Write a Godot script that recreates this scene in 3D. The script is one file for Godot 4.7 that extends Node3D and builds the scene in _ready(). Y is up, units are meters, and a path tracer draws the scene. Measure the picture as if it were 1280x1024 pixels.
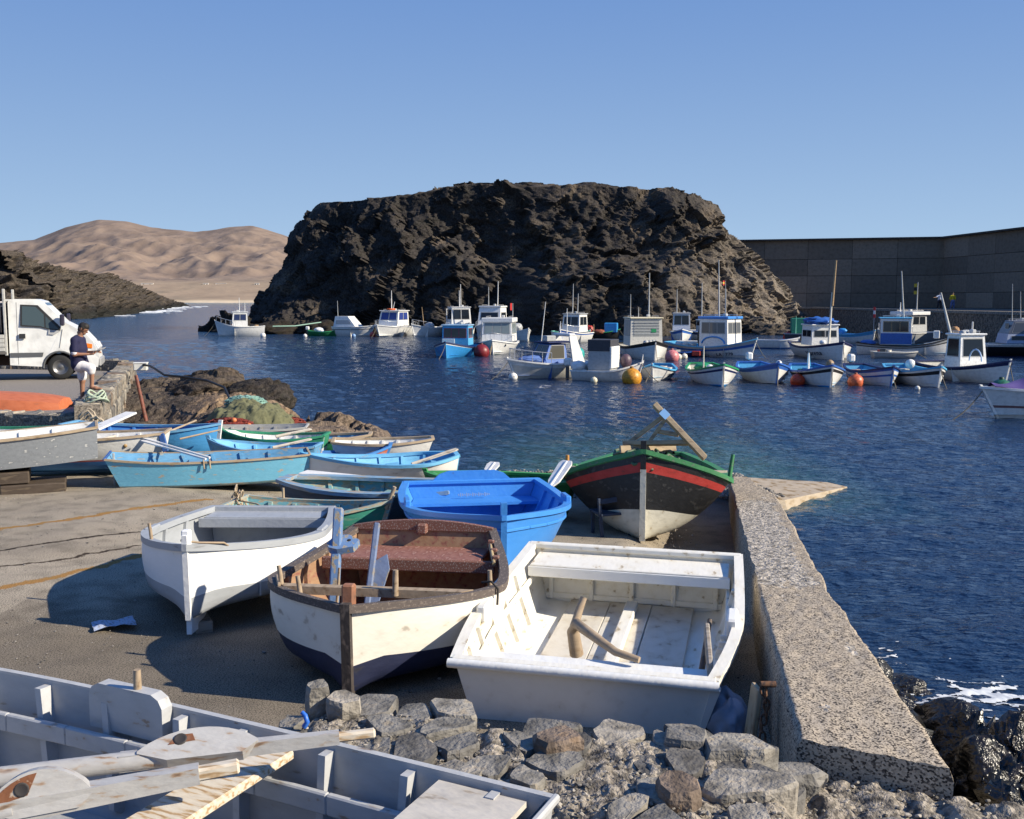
extends Node3D

# ---------------------------------------------------------------- state
var rng := RandomNumberGenerator.new()
var used := {}
var mats := {}
var tex := {}
var wave_a := FastNoiseLite.new()
var wave_b := FastNoiseLite.new()


func _ready() -> void:
	rng.seed = 20177
	# ---------------- camera, sky, sun, exposure
	var cam := Camera3D.new()
	cam.name = "camera"
	add_child(cam)
	cam.position = Vector3(0, 3.5, 0)
	cam.rotation = Vector3(-atan(137.0 / 1245.0), 0, 0)
	cam.fov = rad_to_deg(2.0 * atan(512.0 / 1245.0))
	cam.near = 0.1
	cam.far = 9000.0
	cam.current = true

	var env := Environment.new()
	env.background_mode = Environment.BG_SKY
	var sky := Sky.new()
	var sm := ProceduralSkyMaterial.new()
	sm.sky_top_color = lin(0.042, 0.13, 0.38)
	sm.sky_horizon_color = lin(0.31, 0.435, 0.56)
	sm.sky_curve = 0.155
	sm.ground_horizon_color = Color(0.45, 0.5, 0.55)
	sm.ground_bottom_color = Color(0.16, 0.2, 0.26)
	sm.sun_angle_max = 8.0
	sky.sky_material = sm
	env.sky = sky
	env.tonemap_mode = Environment.TONE_MAPPER_LINEAR
	env.tonemap_exposure = 1.5
	env.sdfgi_enabled = true
	env.ssao_enabled = true
	env.ssil_enabled = true
	var we := WorldEnvironment.new()
	we.name = "world_environment"
	we.environment = env
	add_child(we)

	var sun := DirectionalLight3D.new()
	sun.name = "sun"
	add_child(sun)
	sun.light_energy = 1.6
	sun.light_color = Color(1.0, 0.955, 0.87)
	sun.light_angular_distance = 0.53
	sun.shadow_enabled = true
	sun.look_at_from_position(Vector3(1.52, 0.93, 0.39) * 20.0, Vector3.ZERO)

	make_textures()
	# ---------------- large structure
	build_water()
	build_hills()
	build_headland()
	build_island()
	build_breakwater()
	build_yard()
	build_quay()
	build_shore_rocks()
	build_slip_wall()
	build_stone_wall()
	# ---------------- objects
	build_near_boats()
	build_left_boats()
	build_quay_things()
	build_moored()
	build_small_things()


# ================================================================ bookkeeping
func numbered(n: String) -> String:
	if not used.has(n):
		used[n] = 0
		return n
	used[n] += 1
	return "%s_%03d" % [n, used[n]]


func thing(called: String, label: String, category: String, at := Vector3.ZERO, turn := 0.0, group := "") -> Node3D:
	var o := Node3D.new()
	o.name = numbered(called)
	add_child(o)
	o.position = at
	o.rotation.y = turn
	tag(o, label, category, group)
	return o


func tag(o: Node, label: String, category: String, group := "") -> void:
	o.set_meta("label", label)
	o.set_meta("category", category)
	if group != "":
		o.set_meta("group", group)


func part(called: String, mesh: Mesh, m: Material, parent: Node, at := Vector3.ZERO) -> MeshInstance3D:
	var o := MeshInstance3D.new()
	o.mesh = mesh
	o.material_override = m
	o.name = called
	parent.add_child(o, true)
	o.position = at
	return o


func struct(called: String, mesh: Mesh, m: Material) -> MeshInstance3D:
	var o := MeshInstance3D.new()
	o.mesh = mesh
	o.material_override = m
	o.name = numbered(called)
	o.set_meta("kind", "structure")
	add_child(o)
	return o


# ================================================================ materials
func lin(r: float, g: float, b: float) -> Color:
	return Color(r, g, b).linear_to_srgb()


func noise(kind: int, freq: float, sd: int, oct := 4) -> FastNoiseLite:
	var n := FastNoiseLite.new()
	n.noise_type = kind as FastNoiseLite.NoiseType
	n.frequency = freq
	n.seed = sd
	n.fractal_octaves = oct
	n.fractal_type = FastNoiseLite.FRACTAL_FBM if oct > 1 else FastNoiseLite.FRACTAL_NONE
	return n


func ntex(n: FastNoiseLite, ramp: Array, size := 512, as_normal := false, bump := 4.0) -> NoiseTexture2D:
	var t := NoiseTexture2D.new()
	t.width = size
	t.height = size
	t.seamless = true
	t.noise = n
	t.as_normal_map = as_normal
	t.bump_strength = bump
	if ramp.size() > 0:
		var g := Gradient.new()
		var offs := PackedFloat32Array()
		var cols := PackedColorArray()
		for e in ramp:
			offs.append(e[0])
			cols.append(e[1])
		g.offsets = offs
		g.colors = cols
		t.color_ramp = g
	return t


func grey(v: float) -> Color:
	return Color(v, v, v)


func make_textures() -> void:
	tex.wear = ntex(noise(FastNoiseLite.TYPE_SIMPLEX_SMOOTH, 0.012, 3, 5), [[0.0, grey(0.86)], [0.35, grey(0.95)], [0.7, grey(1.0)], [1.0, grey(0.97)]])
	tex.dirt = ntex(noise(FastNoiseLite.TYPE_SIMPLEX_SMOOTH, 0.02, 8, 6), [[0.0, Color(0.52, 0.46, 0.38)], [0.3, Color(0.86, 0.82, 0.76)], [0.5, grey(0.98)], [1.0, grey(1.0)]])
	tex.grain_n = ntex(noise(FastNoiseLite.TYPE_SIMPLEX_SMOOTH, 0.03, 5, 4), [], 512, true, 3.0)
	tex.rough_n = ntex(noise(FastNoiseLite.TYPE_SIMPLEX_SMOOTH, 0.05, 9, 5), [], 512, true, 8.0)
	tex.rock = ntex(noise(FastNoiseLite.TYPE_SIMPLEX_SMOOTH, 0.02, 21, 6), [[0.0, grey(0.45)], [0.4, grey(0.78)], [0.75, grey(1.0)], [1.0, Color(1.0, 0.95, 0.88)]])
	tex.stone = ntex(noise(FastNoiseLite.TYPE_SIMPLEX_SMOOTH, 0.009, 23, 6), [[0.0, grey(0.6)], [0.4, grey(0.85)], [0.7, grey(1.0)], [0.85, Color(1.0, 0.97, 0.92)], [1.0, Color(1.0, 0.96, 0.9)]])
	tex.ripple_n = ntex(noise(FastNoiseLite.TYPE_SIMPLEX_SMOOTH, 0.018, 33, 4), [], 1024, true, 5.0)
	var cn := noise(FastNoiseLite.TYPE_CELLULAR, 0.07, 14, 1)
	cn.cellular_return_type = FastNoiseLite.RETURN_CELL_VALUE
	cn.cellular_jitter = 1.0
	# sea-washed concrete: black and grey pebbles in pale mortar
	tex.pebble = ntex(cn, [[0.0, Color(0.22, 0.21, 0.2)], [0.24, Color(0.36, 0.34, 0.32)], [0.34, Color(0.68, 0.64, 0.575)], [0.7, Color(0.82, 0.775, 0.7)], [1.0, Color(0.66, 0.62, 0.56)]], 1024)
	var cd := noise(FastNoiseLite.TYPE_CELLULAR, 0.07, 14, 1)
	cd.cellular_return_type = FastNoiseLite.RETURN_DISTANCE
	tex.pebble_n = ntex(cd, [], 1024, true, 6.0)
	tex.grit = ntex(noise(FastNoiseLite.TYPE_SIMPLEX_SMOOTH, 0.11, 17, 4), [[0.0, grey(0.3)], [0.36, grey(0.66)], [0.52, grey(0.96)], [0.85, grey(1.0)], [1.0, Color(1, 0.98, 0.94)]], 1024)


func triplanar(m: StandardMaterial3D, s: Vector3, world := false) -> void:
	m.uv1_triplanar = true
	m.uv1_world_triplanar = world
	m.uv1_scale = s
	m.uv1_triplanar_sharpness = 4.0


# plain painted or bare surface with slight unevenness
func paint(c: Color, rough := 0.5, t := "wear", s := Vector3(0.7, 1.0, 1.0)) -> StandardMaterial3D:
	var key := "p%s%.2f%s%s" % [c.to_html(), rough, t, s]
	if mats.has(key):
		return mats[key]
	var m := StandardMaterial3D.new()
	m.albedo_color = c
	m.roughness = rough
	if t != "":
		m.albedo_texture = tex[t]
	m.normal_enabled = true
	m.normal_texture = tex.grain_n
	m.normal_scale = 0.2
	triplanar(m, s)
	mats[key] = m
	return m


# paint peeling off to what is below it: the noise decides where, the streaks run along the boat
func worn(c: Color, below: Color, frac: float, sd: int, s := Vector3(0.35, 1.6, 1.2), rough := 0.65, dirt := Color(-1, 0, 0)) -> StandardMaterial3D:
	var key := "w%s%s%.2f%d%s" % [c.to_html(), below.to_html(), frac, sd, s]
	if mats.has(key):
		return mats[key]
	var m := StandardMaterial3D.new()
	var d := c.darkened(0.14) if dirt.r < 0 else dirt
	m.albedo_texture = ntex(noise(FastNoiseLite.TYPE_SIMPLEX_SMOOTH, 0.011, sd, 7), [[0.0, below.darkened(0.25)], [maxf(frac - (0.06 if frac < 0.25 else 0.13), 0.01), below], [frac, c.lerp(below, 0.3)], [frac + 0.03, c.lerp(d, 0.6)], [frac + 0.25, c.lerp(d, 0.15)], [1.0, c.lightened(0.05)]], 512)
	m.roughness = rough
	m.normal_enabled = true
	m.normal_texture = tex.grain_n
	m.normal_scale = 0.3
	triplanar(m, s)
	mats[key] = m
	return m


func rock_mat(key: String, s: float, vcol := true, c := Color(1, 1, 1)) -> StandardMaterial3D:
	if mats.has(key):
		return mats[key]
	var m := StandardMaterial3D.new()
	m.albedo_color = c
	m.albedo_texture = tex.rock
	m.vertex_color_use_as_albedo = vcol
	m.roughness = 0.92
	m.metallic_specular = 0.3
	m.normal_enabled = true
	m.normal_texture = tex.rough_n
	m.normal_scale = 1.0
	triplanar(m, Vector3(s, s, s), true)
	mats[key] = m
	return m


func plain(c: Color, rough := 0.5, metal := 0.0) -> StandardMaterial3D:
	var key := "q%s%.2f%.2f" % [c.to_html(), rough, metal]
	if mats.has(key):
		return mats[key]
	var m := StandardMaterial3D.new()
	m.albedo_color = c
	m.roughness = rough
	m.metallic = metal
	mats[key] = m
	return m


func glass() -> StandardMaterial3D:
	return plain(lin(0.012, 0.016, 0.022), 0.08)


# ================================================================ mesh building
class MB:
	var st := SurfaceTool.new()
	var col := Color(1, 1, 1)
	var n := 0

	func _init() -> void:
		st.begin(Mesh.PRIMITIVE_TRIANGLES)
		st.set_smooth_group(-1)

	func group(g: int) -> void:
		st.set_smooth_group(g)

	func tri(a: Vector3, b: Vector3, c: Vector3, out: Vector3) -> void:
		var nn := (b - a).cross(c - a)
		if nn.length_squared() < 1e-14:
			return
		st.set_color(col)
		if nn.dot(out) > 0.0:
			st.add_vertex(a); st.add_vertex(c); st.add_vertex(b)
		else:
			st.add_vertex(a); st.add_vertex(b); st.add_vertex(c)
		n += 1

	func quad(a: Vector3, b: Vector3, c: Vector3, d: Vector3, out: Vector3) -> void:
		tri(a, b, c, out)
		tri(a, c, d, out)

	# p: eight corners, bottom ring then top ring in the same order
	func hexa(p: Array) -> void:
		var m := Vector3.ZERO
		for q: Vector3 in p:
			m += q / 8.0
		for f in [[0, 1, 2, 3], [4, 5, 6, 7], [0, 1, 5, 4], [1, 2, 6, 5], [2, 3, 7, 6], [3, 0, 4, 7]]:
			var c: Vector3 = (p[f[0]] + p[f[1]] + p[f[2]] + p[f[3]]) / 4.0
			quad(p[f[0]], p[f[1]], p[f[2]], p[f[3]], c - m)

	func box(c: Vector3, s: Vector3, b := Basis.IDENTITY) -> void:
		var h := s / 2.0
		var p := []
		for k in [[-1, -1, -1], [1, -1, -1], [1, -1, 1], [-1, -1, 1], [-1, 1, -1], [1, 1, -1], [1, 1, 1], [-1, 1, 1]]:
			p.append(c + b * Vector3(k[0] * h.x, k[1] * h.y, k[2] * h.z))
		hexa(p)

	# box with chamfered edges
	func bbox(c: Vector3, s: Vector3, r := 0.008, b := Basis.IDENTITY) -> void:
		var h := s / 2.0
		r = minf(r, minf(h.x, minf(h.y, h.z)) * 0.8)
		var v := func(sx: int, sy: int, sz: int, ax: int) -> Vector3:
			var q := Vector3(sx * (h.x - r), sy * (h.y - r), sz * (h.z - r))
			if ax == 0: q.x = sx * h.x
			if ax == 1: q.y = sy * h.y
			if ax == 2: q.z = sz * h.z
			return c + b * q
		for s1 in [-1, 1]:
			quad(v.call(s1, -1, -1, 0), v.call(s1, 1, -1, 0), v.call(s1, 1, 1, 0), v.call(s1, -1, 1, 0), b * Vector3(s1, 0, 0))
			quad(v.call(-1, s1, -1, 1), v.call(1, s1, -1, 1), v.call(1, s1, 1, 1), v.call(-1, s1, 1, 1), b * Vector3(0, s1, 0))
			quad(v.call(-1, -1, s1, 2), v.call(1, -1, s1, 2), v.call(1, 1, s1, 2), v.call(-1, 1, s1, 2), b * Vector3(0, 0, s1))
			for s2 in [-1, 1]:
				quad(v.call(s1, s2, -1, 0), v.call(s1, s2, 1, 0), v.call(s1, s2, 1, 1), v.call(s1, s2, -1, 1), b * Vector3(s1, s2, 0))
				quad(v.call(s1, -1, s2, 0), v.call(s1, 1, s2, 0), v.call(s1, 1, s2, 2), v.call(s1, -1, s2, 2), b * Vector3(s1, 0, s2))
				quad(v.call(-1, s1, s2, 1), v.call(1, s1, s2, 1), v.call(1, s1, s2, 2), v.call(-1, s1, s2, 2), b * Vector3(0, s1, s2))
				for s3 in [-1, 1]:
					tri(v.call(s1, s2, s3, 0), v.call(s1, s2, s3, 1), v.call(s1, s2, s3, 2), b * Vector3(s1, s2, s3))

	# beam of rectangular section from a to b
	func beam(a: Vector3, b: Vector3, w: float, h: float, up := Vector3.UP, r := 0.006) -> void:
		var x := (b - a).normalized()
		var z := x.cross(up).normalized()
		if z.length() < 0.5:
			z = x.cross(Vector3.RIGHT).normalized()
		var y := z.cross(x)
		bbox((a + b) / 2.0, Vector3(a.distance_to(b), h, w), r, Basis(x, y, z))

	func tube(pts: Array, r0: float, r1 := -1.0, sides := 8, caps := true) -> void:
		if r1 < 0.0:
			r1 = r0
		var rings := []
		var last := Vector3.UP if absf((pts[1] - pts[0]).normalized().y) < 0.9 else Vector3.RIGHT
		for i in pts.size():
			var d: Vector3 = (pts[mini(i + 1, pts.size() - 1)] - pts[maxi(i - 1, 0)]).normalized()
			var u := last.cross(d).normalized()
			var w := d.cross(u)
			last = w
			var r := lerpf(r0, r1, float(i) / (pts.size() - 1))
			var ring := []
			for k in sides:
				var t := TAU * k / sides
				ring.append(pts[i] + (u * cos(t) + w * sin(t)) * r)
			rings.append(ring)
		group(1)
		for i in pts.size() - 1:
			for k in sides:
				var k2 := (k + 1) % sides
				quad(rings[i][k], rings[i][k2], rings[i + 1][k2], rings[i + 1][k], (rings[i][k] + rings[i][k2] - pts[i] * 2.0))
		group(-1)
		if caps:
			for e in [0, pts.size() - 1]:
				var d: Vector3 = pts[0] - pts[1] if e == 0 else pts[e] - pts[e - 1]
				for k in sides:
					tri(pts[e], rings[e][k], rings[e][(k + 1) % sides], d)

	# profile of (radius, height) turned about the y axis through c
	func lathe(prof: Array, c := Vector3.ZERO, sides := 16, b := Basis.IDENTITY, smooth := true) -> void:
		group(2 if smooth else -1)
		for i in prof.size() - 1:
			var p: Vector2 = prof[i]
			var q: Vector2 = prof[i + 1]
			for k in sides:
				var t0 := TAU * k / sides
				var t1 := TAU * (k + 1) / sides
				var tm := (t0 + t1) / 2.0
				var out := Vector3(cos(tm) * (q.y - p.y), -(q.x - p.x), sin(tm) * (q.y - p.y))
				quad(c + b * Vector3(cos(t0) * p.x, p.y, sin(t0) * p.x), c + b * Vector3(cos(t1) * p.x, p.y, sin(t1) * p.x), c + b * Vector3(cos(t1) * q.x, q.y, sin(t1) * q.x), c + b * Vector3(cos(t0) * q.x, q.y, sin(t0) * q.x), b * out)
		group(-1)

	func ball(c: Vector3, r: Vector3, rows := 8, sides := 14) -> void:
		var prof := []
		for i in rows + 1:
			var t := PI * i / rows - PI / 2
			prof.append(Vector2(cos(t), sin(t)))
		lathe(prof, c, sides, Basis.from_scale(r))

	# flat outline in x and y, extruded along z, through basis b
	func extrude(poly: PackedVector2Array, d: float, c := Vector3.ZERO, b := Basis.IDENTITY) -> void:
		var idx := Geometry2D.triangulate_polygon(poly)
		for s in [-1, 1]:
			for i in range(0, idx.size(), 3):
				var q := []
				for k in 3:
					q.append(c + b * Vector3(poly[idx[i + k]].x, poly[idx[i + k]].y, s * d / 2.0))
				tri(q[0], q[1], q[2], b * Vector3(0, 0, s))
		var turn := 0.0
		for i in poly.size():
			turn += poly[i].cross(poly[(i + 1) % poly.size()])
		for i in poly.size():
			var p := poly[i]
			var q2 := poly[(i + 1) % poly.size()]
			var o := Vector2(q2.y - p.y, p.x - q2.x) * signf(turn)
			quad(c + b * Vector3(p.x, p.y, -d / 2), c + b * Vector3(q2.x, q2.y, -d / 2), c + b * Vector3(q2.x, q2.y, d / 2), c + b * Vector3(p.x, p.y, d / 2), b * Vector3(o.x, o.y, 0))

	func mesh() -> ArrayMesh:
		st.generate_normals()
		return st.commit()


# grid of nu x nv points as one smooth sheet; colours optional; up: a direction on its outer side
func sheet(pts: PackedVector3Array, nu: int, nv: int, cols: PackedColorArray, up: Vector3, uvs := PackedVector2Array()) -> ArrayMesh:
	var idx := PackedInt32Array()
	idx.resize((nu - 1) * (nv - 1) * 6)
	var nor := PackedVector3Array()
	nor.resize(pts.size())
	# which way round
	var mid := (nv / 2) * nu + nu / 2
	var fn := (pts[mid + 1] - pts[mid]).cross(pts[mid + nu] - pts[mid])
	var flip := fn.dot(up) > 0.0
	var k := 0
	for j in nv - 1:
		for i in nu - 1:
			var a := j * nu + i
			var b := a + 1
			var c := a + nu
			var d := c + 1
			if flip:
				idx[k] = a; idx[k + 1] = c; idx[k + 2] = b
				idx[k + 3] = b; idx[k + 4] = c; idx[k + 5] = d
			else:
				idx[k] = a; idx[k + 1] = b; idx[k + 2] = c
				idx[k + 3] = b; idx[k + 4] = d; idx[k + 5] = c
			k += 6
	var s := 1.0 if flip else -1.0
	for j in nv:
		var j0 := maxi(j - 1, 0) * nu
		var j1 := mini(j + 1, nv - 1) * nu
		for i in nu:
			var n := (pts[j * nu + mini(i + 1, nu - 1)] - pts[j * nu + maxi(i - 1, 0)]).cross(pts[j1 + i] - pts[j0 + i])
			nor[j * nu + i] = (n * s).normalized() if n.length_squared() > 1e-16 else up
	var arr := []
	arr.resize(Mesh.ARRAY_MAX)
	arr[Mesh.ARRAY_VERTEX] = pts
	arr[Mesh.ARRAY_NORMAL] = nor
	if cols.size() > 0:
		arr[Mesh.ARRAY_COLOR] = cols
	if uvs.size() > 0:
		arr[Mesh.ARRAY_TEX_UV] = uvs
	arr[Mesh.ARRAY_INDEX] = idx
	var m := ArrayMesh.new()
	m.add_surface_from_arrays(Mesh.PRIMITIVE_TRIANGLES, arr)
	return m


func sstep(a: float, b: float, x: float) -> float:
	return smoothstep(a, b, x)


# piecewise linear curve through [x, y] pairs
func curve(c: Array, x: float) -> float:
	if x <= c[0][0]:
		return c[0][1]
	for i in c.size() - 1:
		if x <= c[i + 1][0]:
			var t: float = (x - c[i][0]) / (c[i + 1][0] - c[i][0])
			return lerpf(c[i][1], c[i + 1][1], t)
	return c[-1][1]


# height of the yard and slipway
func yard_y(x: float, z: float) -> float:
	var d := -z
	var k := 1.0 - sstep(-6.0, -2.0, x)
	var dep := lerpf(2.35 + 0.058 * d, 2.45 + 0.03 * d, k)
	return 3.5 - dep

# ================================================================ setting
func axis(a: float, b: float, parts: Array) -> PackedFloat32Array:
	# parts: [until, step] pairs
	var out := PackedFloat32Array()
	var x := a
	for p in parts:
		while x < p[0] - 1e-4:
			out.append(x)
			x += p[1]
		x = p[0]
	out.append(b)
	return out


func water_y(x: float, z: float) -> float:
	var d := -z
	var amp := 1.0 - sstep(60.0, 135.0, d)
	var near := 1.0 + 0.9 * (1.0 - sstep(6.0, 12.0, d))
	return amp * (0.042 * near * wave_a.get_noise_2d(x * 0.75, z * 1.7) + 0.032 * wave_b.get_noise_2d(x * 2.2, z * 4.6))


func build_water() -> void:
	wave_a = noise(FastNoiseLite.TYPE_SIMPLEX_SMOOTH, 0.55, 41, 3)
	wave_b = noise(FastNoiseLite.TYPE_SIMPLEX_SMOOTH, 0.8, 42, 2)
	var xs := axis(-3000, 3000, [[-2000, 500], [-400, 160], [-60, 20], [-28, 1.0], [-8, 0.35], [16, 0.15], [34, 0.35], [60, 1.2], [400, 30], [3000, 300]])
	var zs := axis(-3, -3200, [[-24, -0.13], [-48, -0.2], [-90, -0.4], [-140, -1.0], [-500, -20], [-3200, -200]].map(func(p): return [-p[0], -p[1]]))
	# zs was built for positive distances
	zs = axis(3, 3200, [[24, 0.13], [48, 0.2], [90, 0.4], [140, 1.0], [500, 20], [3200, 200]])
	var pts := PackedVector3Array()
	var cols := PackedColorArray()
	var deep := Color(0.008, 0.027, 0.066)
	var teal := Color(0.035, 0.085, 0.08)
	var far := Color(0.01, 0.07, 0.085)
	for d in zs:
		for x in xs:
			pts.append(Vector3(x, water_y(x, -d), -d))
			var sh := (1.0 - sstep(20.0, 29.0, d + 1.5 * wave_a.get_noise_2d(x * 0.15, d * 0.2))) * sstep(-1.5, 1.0, x) * (1.0 - sstep(4.5, 7.5, x)) * sstep(15.0, 18.0, d)
			var c := deep.lerp(teal, sh)
			c = c.lerp(Color(0.012, 0.055, 0.13), 0.8 * sstep(60.0, 220.0, d - x * 0.6))
			c = c.lerp(far, sstep(500.0, 950.0, d))
			cols.append(c)
	var m := StandardMaterial3D.new()
	m.vertex_color_use_as_albedo = true
	m.roughness = 0.07
	m.metallic_specular = 0.33
	m.normal_enabled = true
	m.normal_texture = tex.ripple_n
	m.normal_scale = 2.2
	triplanar(m, Vector3(0.16, 0.3, 0.42), true)
	struct("water", sheet(pts, xs.size(), zs.size(), cols, Vector3.UP), m)
	# sea bed below it
	var b := MB.new()
	b.quad(Vector3(-3000, -6, 10), Vector3(3000, -6, 10), Vector3(3000, -6, -3200), Vector3(-3000, -6, -3200), Vector3.UP)
	struct("sea_bed", b.mesh(), plain(lin(0.03, 0.04, 0.04), 0.9))


func build_hills() -> void:
	var ridge := [[-2200, 120], [-1336, 148], [-1232, 158], [-1150, 190], [-1065, 209], [-992, 205], [-930, 190], [-887, 185], [-814, 178], [-760, 184], [-731, 190], [-668, 194], [-595, 172], [-500, 140], [-300, 90], [200, 60]]
	var spur := noise(FastNoiseLite.TYPE_SIMPLEX_SMOOTH, 0.0042, 7, 3)
	spur.fractal_type = FastNoiseLite.FRACTAL_RIDGED
	var fine := noise(FastNoiseLite.TYPE_SIMPLEX_SMOOTH, 0.016, 9, 4)
	var pts := PackedVector3Array()
	var cols := PackedColorArray()
	var nu := 330
	var nv := 230
	for j in nv:
		var d := lerpf(1098.0, 3000.0, pow(float(j) / (nv - 1), 1.25))
		for i in nu:
			var x := lerpf(-2100.0, 150.0, float(i) / (nu - 1))
			var base := 0.3 + 4.0 * sstep(1098, 1135, d) + 26.0 * sstep(1120.0, 1500.0, d)
			var xr := x * 2600.0 / maxf(d, 1400.0)
			var t := clampf((d - 1480.0) / 1120.0, 0.0, 1.0)
			var rise := t * t * (1.6 - 0.6 * t)
			if d > 2600.0:
				rise = 1.0 - 0.5 * (d - 2600.0) / 400.0
			var top := curve(ridge, xr)
			var sp := spur.get_noise_2d(x * 0.8 + d * 0.25, d * 0.55 - x * 0.1)
			var y := base + (top - 30.0) * rise + (sp - 0.25) * 22.0 * sin(PI * clampf(t, 0, 1)) + 5.0 * spur.get_noise_2d(x * 3.1 + 500.0, d * 1.3) * sin(PI * clampf(t * 0.95, 0, 1)) + fine.get_noise_2d(x, d) * (0.4 + 2.0 * t * (1.0 - t) * 2.0)
			pts.append(Vector3(x, y, -d))
			var n := fine.get_noise_2d(x * 0.5 + 900, d * 0.3)
			var c := Color(0.265, 0.198, 0.152).lerp(Color(0.195, 0.146, 0.116), clampf(0.5 + n - 0.5 * sp - 0.5 * spur.get_noise_2d(x * 3.1 + 500.0, d * 1.3), 0, 1))
			if d < 1700.0:
				c = Color(0.35, 0.262, 0.178).lerp(c, sstep(1380, 1700, d))
				c = c.lerp(Color(0.2, 0.165, 0.12), 0.6 * sstep(0.12, 0.45, n) * sstep(1130, 1160, d) * (1.0 - sstep(1250, 1500, d)))
				c = Color(0.62, 0.5, 0.35).lerp(c, sstep(1112, 1130, d))
			cols.append(c)
	var m := rock_mat("hill", 0.0025)
	m.normal_scale = 0.1
	m.albedo_texture = tex.wear
	struct("hills", sheet(pts, nu, nv, cols, Vector3.UP), m)
	# the few white houses on the plain
	for h in [[-507, 1395, 7.0, 16.0, "low white house on the dry plain, nearest the headland"], [-424, 1390, 6.0, 7.0, "small white house in the middle of the dry plain"], [-406, 1400, 8.0, 15.0, "dark roofed white house on the plain below the saddle"], [-352, 1385, 6.0, 6.0, "white house on the plain beside the island cliff"]]:
		var o := thing("house", h[4], "house", Vector3(h[0], 22.0, -h[1]), 0.2, "white houses on the far plain")
		var w := MB.new()
		w.box(Vector3(0, 2.2, 0), Vector3(h[3], 4.4, h[2]))
		part("wall", w.mesh(), plain(lin(0.75, 0.73, 0.69), 0.8), o)
		var r := MB.new()
		r.box(Vector3(0, 4.6, 0), Vector3(h[3] + 1, 0.5, h[2] + 1))
		part("roof", r.mesh(), plain(lin(0.5, 0.45, 0.4), 0.8), o)
		for k in [-0.28, 0.25]:
			var p := MB.new()
			p.box(Vector3(h[3] * k, 2.3, h[2] / 2 + 0.05), Vector3(1.4, 2.4, 0.2))
			part("window", p.mesh(), glass(), o)


# rocky relief: blocks with sharp steps, creases and grain, in metres
class Relief:
	var a := FastNoiseLite.new()
	var b := FastNoiseLite.new()
	var c := FastNoiseLite.new()
	var e := FastNoiseLite.new()
	var w := FastNoiseLite.new()
	var g := FastNoiseLite.new()

	func _init(sd: int, f: float) -> void:
		for q in [[a, f, 0], [b, f * 2.7, 1], [c, f * 6.5, 2], [g, f * 13.0, 3]]:
			q[0].noise_type = FastNoiseLite.TYPE_CELLULAR
			q[0].frequency = q[1]
			q[0].seed = sd + q[2]
			q[0].fractal_type = FastNoiseLite.FRACTAL_NONE
			q[0].cellular_jitter = 1.0
			q[0].cellular_return_type = FastNoiseLite.RETURN_CELL_VALUE
			q[0].domain_warp_enabled = true
			q[0].domain_warp_amplitude = 0.35 / q[1]
			q[0].domain_warp_frequency = q[1] * 1.2
		c.cellular_return_type = FastNoiseLite.RETURN_DISTANCE2_SUB
		e.noise_type = FastNoiseLite.TYPE_SIMPLEX_SMOOTH
		e.frequency = f * 4.0
		e.fractal_octaves = 5
		e.fractal_gain = 0.58
		e.seed = sd + 5
		w.noise_type = FastNoiseLite.TYPE_SIMPLEX_SMOOTH
		w.frequency = f * 0.55
		w.fractal_octaves = 3
		w.fractal_type = FastNoiseLite.FRACTAL_RIDGED
		w.seed = sd + 6

	func at(p: Vector3) -> float:
		return 0.85 * w.get_noise_3dv(p) + 0.9 * a.get_noise_3dv(p) + 0.55 * b.get_noise_3dv(p) + 0.34 * c.get_noise_3dv(p) + 0.13 * g.get_noise_3dv(p) + 0.24 * e.get_noise_3dv(p)


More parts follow.
